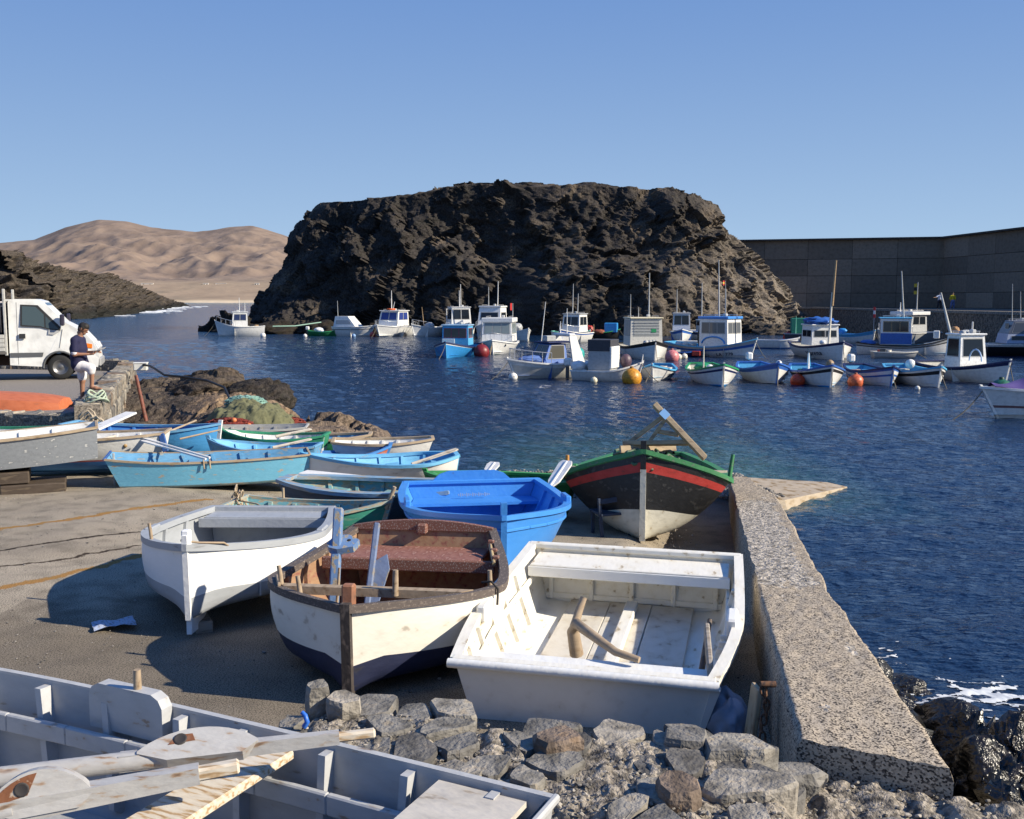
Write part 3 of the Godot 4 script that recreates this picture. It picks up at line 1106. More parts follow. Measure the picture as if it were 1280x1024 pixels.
func wet_rock() -> StandardMaterial3D:
	if mats.has("wet"):
		return mats.wet
	var m: StandardMaterial3D = rock_mat("boulder", 0.8).duplicate()
	m.roughness = 0.32
	m.metallic_specular = 0.5
	mats.wet = m
	return m


func concrete(called: String, s: float) -> StandardMaterial3D:
	if mats.has(called):
		return mats[called]
	var m := StandardMaterial3D.new()
	m.albedo_texture = tex.pebble
	m.albedo_color = Color(0.92, 0.9, 0.88)
	m.roughness = 0.9
	m.metallic_specular = 0.3
	m.normal_enabled = true
	m.normal_texture = tex.pebble_n
	m.normal_scale = 0.45
	triplanar(m, Vector3(s, s, s), true)
	mats[called] = m
	return m


func build_slip_wall() -> void:
	var o := thing("slip_wall", "long pale concrete wall with exposed pebbles sloping down beside the slipway to the sea", "concrete wall")
	var rough := noise(FastNoiseLite.TYPE_SIMPLEX_SMOOTH, 1.2, 71, 4)
	var fine := noise(FastNoiseLite.TYPE_SIMPLEX_SMOOTH, 9.0, 72, 3)
	# cross-section walked round: left foot, left edge, top, right edge, right foot
	var sec := []
	for k in 10: sec.append(Vector2(0.0, -1.4 + 1.38 * k / 9.0))
	for k in range(1, 30): sec.append(Vector2(k / 30.0, 0.0))
	for k in 8: sec.append(Vector2(1.0, -0.02 - 2.2 * k / 7.0))
	var nu := sec.size()
	var nv := 330
	var pts := PackedVector3Array()
	var cols := PackedColorArray()
	for j in nv:
		var t := float(j) / (nv - 1)
		var d := lerpf(4.36, 17.3, t)
		var xl := 1.30 + 0.194 * (d - 4.36)
		var w := 0.575 + 0.125 * sstep(8.0, 13.0, d) - 0.06 * sstep(9.0, 12.0, d) + 0.025 * rough.get_noise_2d(d * 0.6, 3.0)
		w *= 1.0 - 0.35 * sstep(14.0, 17.0, d)
		var yt := 3.5 - (1.98 + 0.088 * (d - 4.36)) + 0.02 * rough.get_noise_2d(d, 9.0)
		for i in nu:
			var s: Vector2 = sec[i]
			var p := Vector3(xl + w * s.x, yt + s.y, -d)
			var edge := 0.0
			if s.y > -0.05:
				edge = fine.get_noise_3d(p.x, 0.0, p.z) * 0.012
				if s.x < 0.02 or s.x > 0.98:
					p.y -= 0.025 + 0.03 * absf(rough.get_noise_2d(d * 2.0, s.x * 7.0))
			p += Vector3(rough.get_noise_3d(p.x * 2.0, p.y * 3.0, p.z * 2.0) * 0.02 if s.x < 0.05 or s.x > 0.95 else 0.0, edge, 0)
			# near end square, slightly skewed to the wall
			if j == 0:
				p.z += 0.0
			p.z += 0.3 * s.x * (1.0 - sstep(0.0, 0.3, t))
			pts.append(p)
			cols.append(Color(1, 1, 1))
	var con := concrete("slipwall", 1.75)
	# bare pebbly concrete, and the smooth render that is left on parts of its top
	var skins := [MB.new(), MB.new()]
	for q: MB in skins:
		q.group(8)
	for j in nv - 1:
		for i in nu - 1:
			var k := j * nu + i
			var c := (pts[k] + pts[k + nu + 1]) / 2.0
			var d := -c.z
			var f := sec[i].x as float
			var sm := 0.0
			if sec[i].y > -0.01 and sec[i + 1].y > -0.01:
				sm = sstep(7.0, 8.6, d) * (1.0 - sstep(13.2, 14.4, d)) * (1.0 - sstep(0.5, 1.05, f)) + 0.42 * (1.0 - sstep(0.1, 0.5, absf(d - 6.0))) * sstep(0.6, 0.8, f)
				sm += 0.55 * rough.get_noise_2d(c.x * 2.5, c.z * 1.4) + 0.22 * fine.get_noise_2d(c.x * 2.0, c.z)
			var w: MB = skins[1] if sm > 0.42 else skins[0]
			w.quad(pts[k], pts[k + 1], pts[k + nu + 1], pts[k + nu], Vector3.UP if sec[i].y > -0.01 or sec[i + 1].y > -0.01 else Vector3(f - 0.5, 0, 0))
	part("wall_body", skins[0].mesh(), con, o)
	part("render_coat", skins[1].mesh(), rock_mat("render", 0.9, false, lin(0.5, 0.45, 0.385)), o)
	# near end face
	var cap := MB.new()
	for i in nu - 1:
		cap.tri(Vector3(1.6, 0.6, -4.2), pts[i], pts[i + 1], Vector3(-0.2, 0, 1))
	part("end_face", cap.mesh(), con, o)
	# foot of the slip: a tongue of concrete running out into the water
	var tg := MB.new()
	tg.group(-1)
	var a := [Vector3(4.25, 0.14, -18.8), Vector3(6.0, 0.05, -18.7), Vector3(6.3, 0.01, -18.45), Vector3(4.62, 0.13, -16.6), Vector3(3.8, 0.2, -16.4)]
	for i in a.size():
		var j := (i + 1) % a.size()
		tg.quad(a[i], a[j], a[j] - Vector3(-0.15, 0.8, -0.3), a[i] - Vector3(-0.15, 0.8, -0.3), (a[i] + a[j]) / 2.0 - Vector3(4.9, 0.1, -17.8))
		tg.tri(Vector3(4.9, 0.11, -17.8), a[i], a[j], Vector3.UP)
	struct("slip_apron", tg.mesh(), worn(lin(0.42, 0.34, 0.24), lin(0.24, 0.16, 0.07), 0.35, 76, Vector3(0.6, 1.2, 0.6)))
	# rusty mooring chain and a ring bolt hanging on its inner face, with a board leaning behind
	var ch := thing("mooring_chain", "rusty chain and hook hanging on the inner face of the slip wall", "chain", Vector3(1.385, 1.42, -5.15))
	var rust := worn(lin(0.16, 0.075, 0.035), lin(0.07, 0.04, 0.03), 0.4, 79, Vector3(6, 6, 6), 0.85)
	for k in 11:
		var ring := MB.new()
		var c := Vector3(-0.035 + 0.02 * sin(k * 0.7) + 0.012 * maxf(0, k - 5), -0.042 * k, 0.03 * maxf(0, k - 5))
		var loop := []
		for s in 11:
			var t := TAU * s / 10.0
			loop.append(c + (Vector3(cos(t) * 0.016, sin(t) * 0.032, 0) if k % 2 == 0 else Vector3(0, sin(t) * 0.032, cos(t) * 0.016)))
		ring.tube(loop, 0.0065, -1, 6, false)
		part("link", ring.mesh(), rust, ch)
	var hk := MB.new()
	var hp := []
	for s in 9:
		var t := lerpf(-0.4, 3.6, s / 8.0)
		hp.append(Vector3(-0.02 + 0.05 * cos(t), -0.5 - 0.06 * sin(t), 0.16))
	hk.tube(hp, 0.014, 0.008)
	part("hook", hk.mesh(), rust, ch)
	var bolt := MB.new()
	bolt.tube([Vector3(-0.05, 0.03, 0), Vector3(0.03, 0.03, 0)], 0.018)
	part("ring_bolt", bolt.mesh(), rust, ch)


func mound_y(x: float) -> float:
	return 1.6 - 0.22 * sstep(-0.85, -1.2, x) - 0.22 * sstep(1.0, 1.2, x) - 0.7 * sstep(2.05, 3.3, x)


# line of the grey boat's far side: nothing of the wall may lie beyond it
func boat_line(x: float) -> float:
	return -3.38 + (x - 0.14) * 0.4786 if x < 0.2 else 10.0


func build_stone_wall() -> void:
	var o := thing("stone_wall", "low wall of flat dark stones in pale gravelly mortar in the foreground", "stone wall")
	# bed of gravelly mortar
	var rel := noise(FastNoiseLite.TYPE_CELLULAR, 14.0, 81, 1)
	rel.cellular_return_type = FastNoiseLite.RETURN_DISTANCE
	var low := noise(FastNoiseLite.TYPE_SIMPLEX_SMOOTH, 3.5, 82, 4)
	var nu := 300
	var nv := 110
	var pts := PackedVector3Array()
	var cols := PackedColorArray()
	var back := [[-1.15, -4.5], [-0.7, -4.5], [-0.3, -4.42], [0.05, -4.28], [0.55, -4.2], [0.9, -4.1], [1.05, -4.0], [1.22, -4.3], [1.45, -4.32], [1.9, -4.14], [2.4, -4.0], [3.4, -3.8]]
	for j in nv:
		var v := float(j) / (nv - 1)
		for i in nu:
			var x := lerpf(-1.2, 3.4, float(i) / (nu - 1))
			var zb := curve(back, x) + 0.05 * low.get_noise_1d(x * 2.0)
			var z: float
			var y: float
			var top := mound_y(x) + 0.03 * low.get_noise_2d(x * 2, 5)
			if v < 0.3:       # back face
				z = zb + 0.12 * (v / 0.3)
				y = lerpf(0.55, top, pow(v / 0.3, 0.6))
			else:
				var t := (v - 0.3) / 0.7
				z = zb + 0.12 + t * 0.78
				y = top - 0.04 * t - 0.25 * sstep(0.7, 1.0, t)
			z = minf(z, boat_line(x) - 0.03)
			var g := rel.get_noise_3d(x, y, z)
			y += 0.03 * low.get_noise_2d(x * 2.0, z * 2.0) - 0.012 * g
			pts.append(Vector3(x, y, z))
			var n := low.get_noise_2d(x * 4.0 + 30, z * 4.0)
			var c := Color(0.48, 0.42, 0.34).lerp(Color(0.36, 0.315, 0.26), clampf(0.5 + n, 0, 1))
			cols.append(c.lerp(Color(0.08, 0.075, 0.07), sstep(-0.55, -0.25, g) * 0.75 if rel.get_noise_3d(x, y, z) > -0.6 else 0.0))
	part("mortar", sheet(pts, nu, nv, cols, Vector3.UP), rock_mat("mortar2", 2.5), o)
	# flat stones fitted together with uneven joints; here and there a patch of bare mortar
	stone_kit()
	var pr := RandomNumberGenerator.new()
	pr.seed = 812
	var cells := []
	for j in range(-1, 7):
		for i in range(-1, 19):
			cells.append(Vector2(-1.16 + (i + (0.5 if j % 2 else 0.0) + pr.randf_range(-0.46, 0.46)) * 0.225, 0.02 + (j + pr.randf_range(-0.46, 0.46)) * 0.15))
	for k in 34:
		cells.remove_at(pr.randi() % cells.size())
	for k in cells.size():
		var c: Vector2 = cells[k]
		if c.x < -1.05 or c.x > 2.7 or c.y < -0.02 or c.y > 0.82:
			continue
		var zc := curve(back, c.x) + c.y
		if zc > boat_line(c.x) - 0.1:
			continue
		var bare := pr.randf() < (0.17 if c.x < 1.15 else 0.8)
		var small := pr.randf_range(0.0, 0.03)
		var poly := [Vector2(-0.22, -0.13), Vector2(0.2, -0.16), Vector2(0.24, 0.13), Vector2(-0.19, 0.16)]
		for q: Vector2 in cells:
			var d := q - c
			if d.length() < 0.01 or d.length() > 0.6:
				continue
			var nrm := d.normalized()
			var lim := d.length() / 2.0 - 0.006 - small * 0.4
			var next := []
			for t in poly.size():
				var u: Vector2 = poly[t]
				var w: Vector2 = poly[(t + 1) % poly.size()]
				var du := u.dot(nrm) - lim
				var dw := w.dot(nrm) - lim
				if du <= 0.0:
					next.append(u)
				if (du < 0.0) != (dw < 0.0):
					next.append(u.lerp(w, du / (du - dw)))
			poly = next
		if bare or poly.size() < 3:
			continue
		# break up the straight edges
		var rim := []
		for t in poly.size():
			var u: Vector2 = poly[t]
			var w: Vector2 = poly[(t + 1) % poly.size()]
			if u.distance_to(w) < 0.015:
				continue
			rim.append(u.lerp(w, 0.14) * pr.randf_range(0.93, 1.0))
			if u.distance_to(w) > 0.08:
				rim.append(u.lerp(w, pr.randf_range(0.35, 0.65)) * pr.randf_range(0.93, 1.03))
			rim.append(u.lerp(w, 0.86) * pr.randf_range(0.95, 1.0))
		if rim.size() < 3:
			continue
		var mb := MB.new()
		var th := pr.randf_range(0.1, 0.2)
		var tilt := Vector2(pr.randf_range(-0.09, 0.09), pr.randf_range(-0.1, 0.08))
		var rings := []
		for l in [[-th, 0.96], [-0.014, 1.0], [0.0, 0.95]]:
			var ring := []
			for u: Vector2 in rim:
				ring.append(Vector3(u.x * l[1], l[0] + u.dot(tilt) + pr.randf_range(-0.003, 0.003), u.y * l[1]))
			rings.append(ring)
		var m := rim.size()
		var cy := pr.randf_range(-0.002, 0.004)
		for t in m:
			for e in 2:
				mb.quad(rings[e][t], rings[e][(t + 1) % m], rings[e + 1][(t + 1) % m], rings[e + 1][t], rings[e][t] + rings[e][(t + 1) % m])
			mb.tri(Vector3(0, cy, 0), rings[2][t], rings[2][(t + 1) % m], Vector3.UP)
		part("stone", mb.mesh(), stone_mats[[0, 0, 1, 1, 2, 2, 3, 5, 0, 1][pr.randi() % 10]], o, Vector3(c.x, mound_y(c.x) + 0.016 + pr.randf_range(-0.012, 0.018), zc))
	# the few that stand proud
	for s in [[0.2, -4.04, 0.19, 0.15, 0.14, 0.3, 4, 0.035], [0.64, -3.62, 0.14, 0.15, 0.15, 0.2, 4, 0.03], [0.74, -4.09, 0.18, 0.16, 0.1, -0.15, 1, 0.03], [0.94, -4.02, 0.27, 0.2, 0.1, -0.12, 2, 0.03], [1.22, -4.2, 0.34, 0.12, 0.09, -0.2, 2, 0.05], [1.12, -4.04, 0.38, 0.13, 0.1, 0.05, 0, 0.04], [1.5, -3.75, 0.26, 0.16, 0.1, 0.3, 1, 0.02], [-0.9, -4.44, 0.1, 0.09, 0.2, 0.3, 2, 0.08], [-1.0, -4.36, 0.13, 0.12, 0.16, 0.8, 0, 0.03], [-0.78, -4.4, 0.15, 0.12, 0.14, 0.5, 5, 0.05]]:
		lay_stone(o, Vector3(s[0], mound_y(s[0]) + s[7] - 0.03, s[1]), Vector3(s[2] * 1.1, s[4], s[3] * 1.1), Vector3(pr.randf_range(-0.06, 0.06), s[5], pr.randf_range(-0.06, 0.06)), -1, s[6])
	# small rubble pressed into the mortar
	var mm := MultiMesh.new()
	mm.transform_format = MultiMesh.TRANSFORM_3D
	mm.use_colors = true
	mm.mesh = stone_mesh(390, 1.0)
	mm.instance_count = 3200
	for k in 3200:
		var x := rng.randf_range(-1.1, 3.0)
		var z := curve(back, x) + rng.randf_range(0.06, 0.8)
		var s := rng.randf_range(0.004, 0.015)
		if z > boat_line(x) - 0.05:
			z = curve(back, x) + 0.08
		var y := mound_y(x) - 0.005 + 0.035 * low.get_noise_2d(x * 3.0, z * 3.0)
		mm.set_instance_transform(k, Transform3D(Basis.from_euler(Vector3(rng.randf() * 6, rng.randf() * 6, 0)).scaled(Vector3(s * 1.4, s, s)), Vector3(x, y, z)))
		var g := rng.randf_range(0.1, 0.42)
		mm.set_instance_color(k, Color(g, g * 0.9, g * 0.76))
	var gi := MultiMeshInstance3D.new()
	gi.name = "rubble"
	gi.multimesh = mm
	var gm := StandardMaterial3D.new()
	gm.vertex_color_use_as_albedo = true
	gm.roughness = 0.95
	gi.material_override = gm
	gi.set_meta("kind", "stuff")
	o.add_child(gi, true)

# ================================================================ boats
# A hull is described by numbers: length L, beam B, how full the ends are (ts stern, tb bow), where the beam is widest (sm),
# height H with rise of sheer rb and rs, overhang of the ends ks and kb, width of the bottom k, height of the chine ch, roundness rnd.
func hull_def(over: Dictionary) -> Dictionary:
	var d := {"L": 3.0, "B": 1.6, "ts": 0.7, "tb": 0.0, "sm": 0.45, "p": 2.0, "H": 0.55, "rb": 0.2, "rs": 0.05, "ks": 0.1, "kb": 0.2, "k": 0.6, "ch": 0.09, "rnd": 0.55, "bow_lift": 0.04, "t": 0.03, "bulge": 0.03}
	d.merge(over, true)
	return d


func half_beam(P: Dictionary, s: float) -> float:
	if s < P.sm:
		return P.B / 2.0 * (P.ts + (1.0 - P.ts) * sin(PI / 2.0 * clampf(s / P.sm, 0, 1)))
	var t := clampf((s - P.sm) / (1.0 - P.sm), 0, 1)
	return P.B / 2.0 * ((1.0 - pow(t, P.p)) * (1.0 - P.tb) + P.tb)


func sheer(P: Dictionary, s: float) -> float:
	var t := clampf((s - P.sm) / (1.0 - P.sm), 0, 1)
	var r := clampf((P.sm - s) / P.sm, 0, 1)
	return P.H + P.rb * t * t + P.rs * r * r


# point on the hull: s along from stern to bow, q from keel to gunwale, side -1 or 1, inset inwards
func hp(P: Dictionary, s: float, q: float, side: float, inset := 0.0) -> Vector3:
	var b := half_beam(P, s)
	var t := clampf((s - P.sm) / (1.0 - P.sm), 0, 1)
	var xb: float = -P.L / 2.0 + P.ks + s * (P.L - P.ks - P.kb)
	var yb: float = P.bow_lift * t * t * t
	var bb: float = b * P.k
	var g := Vector3((s - 0.5) * P.L, sheer(P, s), b)
	var kk := Vector3(xb, yb, 0)
	var c := Vector3(xb, yb + P.ch * minf(1.0, bb / 0.2), bb)
	c.x = lerpf(c.x, g.x, P.ch / maxf(g.y, 0.1))
	var a: Vector3
	if q < 0.3:
		a = kk.lerp(c, q / 0.3)
	else:
		var u := (q - 0.3) / 0.7
		a = c.lerp(g, u)
		a.z += P.bulge * sin(PI * u) * b
	var cc := Vector3(xb, yb + P.ch * 0.35, bb * 1.2)
	var e := kk * (1 - q) * (1 - q) + cc * 2.0 * q * (1 - q) + g * q * q
	var p := a.lerp(e, P.rnd)
	if inset != 0.0:
		p.z = maxf(p.z - inset, 0.0)
		p.y += inset * (1.0 - q)
		if b < 0.35:
			p.x -= inset * 1.6 * sstep(0.35, 0.0, b)
	p.z *= side
	return p


# half width inside the hull at height y
func width_at(P: Dictionary, s: float, y: float, inset := 0.035) -> float:
	var lo := 0.0
	var hi := 1.0
	for k in 18:
		var m := (lo + hi) / 2.0
		if hp(P, s, m, 1, inset).y < y:
			lo = m
		else:
			hi = m
	return hp(P, s, lo, 1, inset).z


func ss_range(n: int, a := 0.0, b := 1.0) -> Array:
	var o := []
	for k in n:
		o.append(lerpf(a, b, float(k) / (n - 1)))
	return o


# outside of the hull between two heights
func skin(P: Dictionary, q0: float, q1: float, ns := 28, nq := 7, inset := 0.0, inside := false) -> ArrayMesh:
	var b := MB.new()
	for side in [-1.0, 1.0]:
		b.group(3 if side < 0 else 4)
		for i in ns - 1:
			var s0 := float(i) / (ns - 1)
			var s1 := float(i + 1) / (ns - 1)
			for j in nq:
				var a := lerpf(q0, q1, float(j) / nq)
				var c := lerpf(q0, q1, float(j + 1) / nq)
				var p0 := hp(P, s0, a, side, inset)
				var out := Vector3(0, -0.25, side) if q0 > 0.05 or j > 1 else Vector3(0, -1, side * 0.5)
				b.quad(p0, hp(P, s1, a, side, inset), hp(P, s1, c, side, inset), hp(P, s0, c, side, inset), -out if inside else out)
	# flat ends
	b.group(-1)
	for e in [0.0, 1.0]:
		if half_beam(P, e) < 0.03:
			continue
		var o := Vector3(-1 if e == 0.0 else 1, 0, 0)
		var dx: Vector3 = -o * inset
		for j in nq:
			var a := lerpf(q0, q1, float(j) / nq)
			var c := lerpf(q0, q1, float(j + 1) / nq)
			b.quad(hp(P, e, a, -1, inset) + dx, hp(P, e, a, 1, inset) + dx, hp(P, e, c, 1, inset) + dx, hp(P, e, c, -1, inset) + dx, -o if inside else o)
	return b.mesh()


# rail of rectangular section along the sheer of one side, or across an end
func rail_mesh(P: Dictionary, over := 0.02, w := 0.06, h := 0.035, up := 0.012, ns := 30, s0 := 0.0, s1 := 1.0, sides := [-1.0, 1.0]) -> ArrayMesh:
	var b := MB.new()
	for side in sides:
		var rows := []
		for i in ns:
			var s := lerpf(s0, s1, float(i) / (ns - 1))
			var g := hp(P, s, 1.0, 1)
			var hb: float = g.z
			var zo := hb + over
			var zi := maxf(hb + over - w, 0.0)
			var x := g.x + (over * 1.2 * sstep(0.3, 0.0, hb) if s > 0.5 else 0.0)
			rows.append([Vector3(x, g.y + up, side * zo), Vector3(x, g.y + up, side * zi), Vector3(x, g.y + up - h, side * zi), Vector3(x, g.y + up - h, side * zo)])
		var outs := [Vector3.UP, Vector3(0, 0, -side), Vector3.DOWN, Vector3(0, 0, side)]
		for k in 4:
			b.group(10 + k)
			for i in ns - 1:
				b.quad(rows[i][k], rows[i][(k + 1) % 4], rows[i + 1][(k + 1) % 4], rows[i + 1][k], outs[k])
		b.group(-1)
		b.quad(rows[0][0], rows[0][1], rows[0][2], rows[0][3], Vector3(-1, 0, 0))
		b.quad(rows[ns - 1][0], rows[ns - 1][1], rows[ns - 1][2], rows[ns - 1][3], Vector3(1, 0, 0))
	return b.mesh()


func end_rail(P: Dictionary, e: float, w := 0.06, h := 0.035, up := 0.014, over := 0.02, arch := 0.0) -> ArrayMesh:
	var b := MB.new()
	var g := hp(P, e, 1.0, 1)
	var dx := w / 2.0 - over
	if e > 0.5:
		dx = -dx
	if arch == 0.0:
		b.bbox(Vector3(g.x + dx, g.y + up - h / 2, 0), Vector3(w, h, 2.0 * (g.z + over - 0.004)), 0.008)
	else:
		var n := 14
		for k in n:
			var t0 := lerpf(-1, 1, float(k) / n)
			var t1 := lerpf(-1, 1, float(k + 1) / n)
			var y0 := arch * (1.0 - pow(absf(t0), 2.0))
			var y1 := arch * (1.0 - pow(absf(t1), 2.0))
			var z0: float = t0 * g.z
			var z1: float = t1 * g.z
			var p := []
			for yy in [[g.y - 0.02, g.y - 0.02], [g.y + up + y0, g.y + up + y1]]:
				p.append(Vector3(g.x + dx - w / 2, yy[0], z0))
				p.append(Vector3(g.x + dx + w / 2, yy[0], z0))
				p.append(Vector3(g.x + dx + w / 2, yy[1], z1))
				p.append(Vector3(g.x + dx - w / 2, yy[1], z1))
			b.hexa(p)
	return b.mesh()


func rib_mesh(P: Dictionary, s: float, q0: float, q1: float, w := 0.04, d := 0.03, side := 1.0, t := 0.03) -> ArrayMesh:
	var b := MB.new()
	var ds: float = w / P.L / 2.0
	var n := 7
	for j in n:
		var a := lerpf(q0, q1, float(j) / n)
		var c := lerpf(q0, q1, float(j + 1) / n)
		var p := []
		for q in [a, c]:
			p.append(hp(P, s - ds, q, side, t - 0.004))
			p.append(hp(P, s + ds, q, side, t - 0.004))
			p.append(hp(P, s + ds, q, side, t + d))
			p.append(hp(P, s - ds, q, side, t + d))
		b.hexa(p)
	return b.mesh()


# plank across the boat from side to side
func thwart_mesh(P: Dictionary, s: float, y: float, w: float, h: float, cut := 0.0) -> ArrayMesh:
	var b := MB.new()
	var ds: float = w / P.L / 2.0
	var x: float = (s - 0.5) * P.L
	var z0 := width_at(P, s - ds, y - h) - cut
	var z1 := width_at(P, s + ds, y - h) - cut
	var p := []
	for yy in [y - h, y]:
		p.append_array([Vector3(x - w / 2, yy, -z0), Vector3(x + w / 2, yy, -z1), Vector3(x + w / 2, yy, z1), Vector3(x - w / 2, yy, z0)])
	b.hexa(p)
	return b.mesh()


# lengthwise floor boards
func floor_boards(P: Dictionary, parent: Node, m: Material, y: float, s0: float, s1: float, bw := 0.14) -> void:
	var widest := width_at(P, lerpf(s0, s1, 0.5), y)
	var n := int(ceil(2.0 * widest / bw))
	for k in n:
		var z := (k - (n - 1) / 2.0) * bw
		# shorten where the hull narrows
		var a := s0
		var c := s1
		while a < s1 and width_at(P, a, y) < absf(z) + bw * 0.45:
			a += 0.02
		while c > s0 and width_at(P, c, y) < absf(z) + bw * 0.45:
			c -= 0.02
		if c - a < 0.1:
			continue
		var b := MB.new()
		b.bbox(Vector3(((a + c) / 2.0 - 0.5) * P.L, y - 0.012 + 0.002 * (k % 3), z), Vector3((c - a) * P.L, 0.022, bw - 0.006), 0.004)
		part("floor_board", b.mesh(), m, parent)


func stem_mesh(P: Dictionary, w := 0.06, d := 0.07, rise := 0.06, q0 := 0.0, out := 0.03) -> ArrayMesh:
	var b := MB.new()
	var n := 8
	var pts := []
	for k in n + 1:
		var q := lerpf(q0, 1.0, float(k) / n)
		pts.append(hp(P, 1.0, q, 1) * Vector3(1, 1, 0))
	var dir: Vector3 = (pts[n] - pts[n - 1]).normalized()
	pts[n] += dir * rise
	for k in n:
		var p := []
		for e in [pts[k], pts[k + 1]]:
			p.append_array([e + Vector3(out, 0, -w / 2), e + Vector3(out, 0, w / 2), e + Vector3(out - d, 0, w / 2), e + Vector3(out - d, 0, -w / 2)])
		b.hexa(p)
	return b.mesh()


# the common parts of an open boat; bands: [from, to, material, name]
func hull(o: Node3D, P: Dictionary, bands: Array, lining: Material, rail: Material, opt := {}) -> void:
	for e in bands:
		part(e[3] if e.size() > 3 else "hull_side", skin(P, e[0], e[1], opt.get("ns", 30), opt.get("nq", 6)), e[2], o)
	part("lining", skin(P, 0.0, 1.0, opt.get("ns", 30), 9, P.t, true), lining, o)
	var rw: float = opt.get("rail_w", 0.07)
	var rh: float = opt.get("rail_h", 0.04)
	for sd in [-1.0, 1.0]:
		part("gunwale", rail_mesh(P, opt.get("over", 0.02), rw, rh, 0.012, 30, 0.0, 1.0, [sd]), rail, o)
	if half_beam(P, 0.0) > 0.03 and opt.get("stern_rail", true):
		part("stern_rail", end_rail(P, 0.0, rw, rh, 0.014, 0.02, opt.get("arch", 0.0)), opt.get("stern_mat", rail), o)
	if half_beam(P, 1.0) > 0.03:
		part("bow_rail", end_rail(P, 1.0, rw, rh), rail, o)


func ribs(o: Node3D, P: Dictionary, list: Array, m: Material, q0 := 0.12, q1 := 0.96, w := 0.045, d := 0.03) -> void:
	for s in list:
		for side in [-1.0, 1.0]:
			part("rib", rib_mesh(P, s, q0, q1, w, d, side, P.t), m, o)


func set_boat(o: Node3D, P: Dictionary, a: float, pit := 0.0, roll := 0.0) -> void:
	o.rotation = Vector3(roll, a, pit)


func text_on(o: Node, called: String, words: String, size: float, at: Vector3, xdir: Vector3, up: Vector3, m: Material, serif := false) -> void:
	var t := TextMesh.new()
	t.text = words
	var f := SystemFont.new()
	f.font_names = PackedStringArray(["Droid Serif" if serif else "Droid Sans"])
	f.font_weight = 700
	t.font = f
	t.font_size = 48
	t.pixel_size = size / 40.0
	t.depth = 0.006
	var x := xdir.normalized()
	var z := x.cross(up).normalized()
	var y := z.cross(x)
	var i := part(called, t, m, o)
	i.transform = Transform3D(Basis(x, y, z), at)


# lettering that lies on the side of a hull
func hull_text(o: Node3D, P: Dictionary, words: String, s: float, q: float, side: float, size: float, m: Material) -> void:
	var p := hp(P, s, q, side)
	var fwd := (hp(P, s + 0.03, q, side) - hp(P, s - 0.03, q, side)).normalized()
	var up := (hp(P, s, q + 0.05, side) - hp(P, s, q - 0.05, side)).normalized()
	var x := fwd if side > 0 else -fwd
	var z := x.cross(up).normalized()
	text_on(o, "lettering", words, size, p + z * 0.006, x, up, m)


func peg(o: Node3D, at: Vector3, h: float, m: Material, r := 0.016, lean := Vector3.ZERO) -> void:
	var b := MB.new()
	b.tube([at - Vector3(0, 0.05, 0), at + Vector3(0, h * 0.6, 0) + lean * 0.6, at + Vector3(0, h, 0) + lean], r, r * 0.85, 8)
	part("thole_pin", b.mesh(), m, o)


func oar_thing(called: String, label: String, a: Vector3, b: Vector3, m: Material, r := 0.028, blade := 0.7, bw := 0.13, group := "") -> Node3D:
	var o := thing(called, label, "oar", a, 0.0, group)
	var d := b - a
	var sh := MB.new()
	sh.tube([Vector3.ZERO, d * 0.5, d], r, r * 0.8, 8)
	part("shaft", sh.mesh(), m, o)
	if blade > 0.0:
		var x := d.normalized()
		var z := x.cross(Vector3.UP).normalized()
		var y := z.cross(x)
		var bl := MB.new()
		bl.extrude(PackedVector2Array([Vector2(-blade, 0.02), Vector2(-blade * 0.75, bw * 0.42), Vector2(-0.04, bw * 0.5), Vector2(0.02, bw * 0.35), Vector2(0.02, -bw * 0.35), Vector2(-0.04, -bw * 0.5), Vector2(-blade * 0.75, -bw * 0.42), Vector2(-blade, -0.02)]), 0.022, d, Basis(x, z, -y))
		part("blade", bl.mesh(), m, o)
	return o


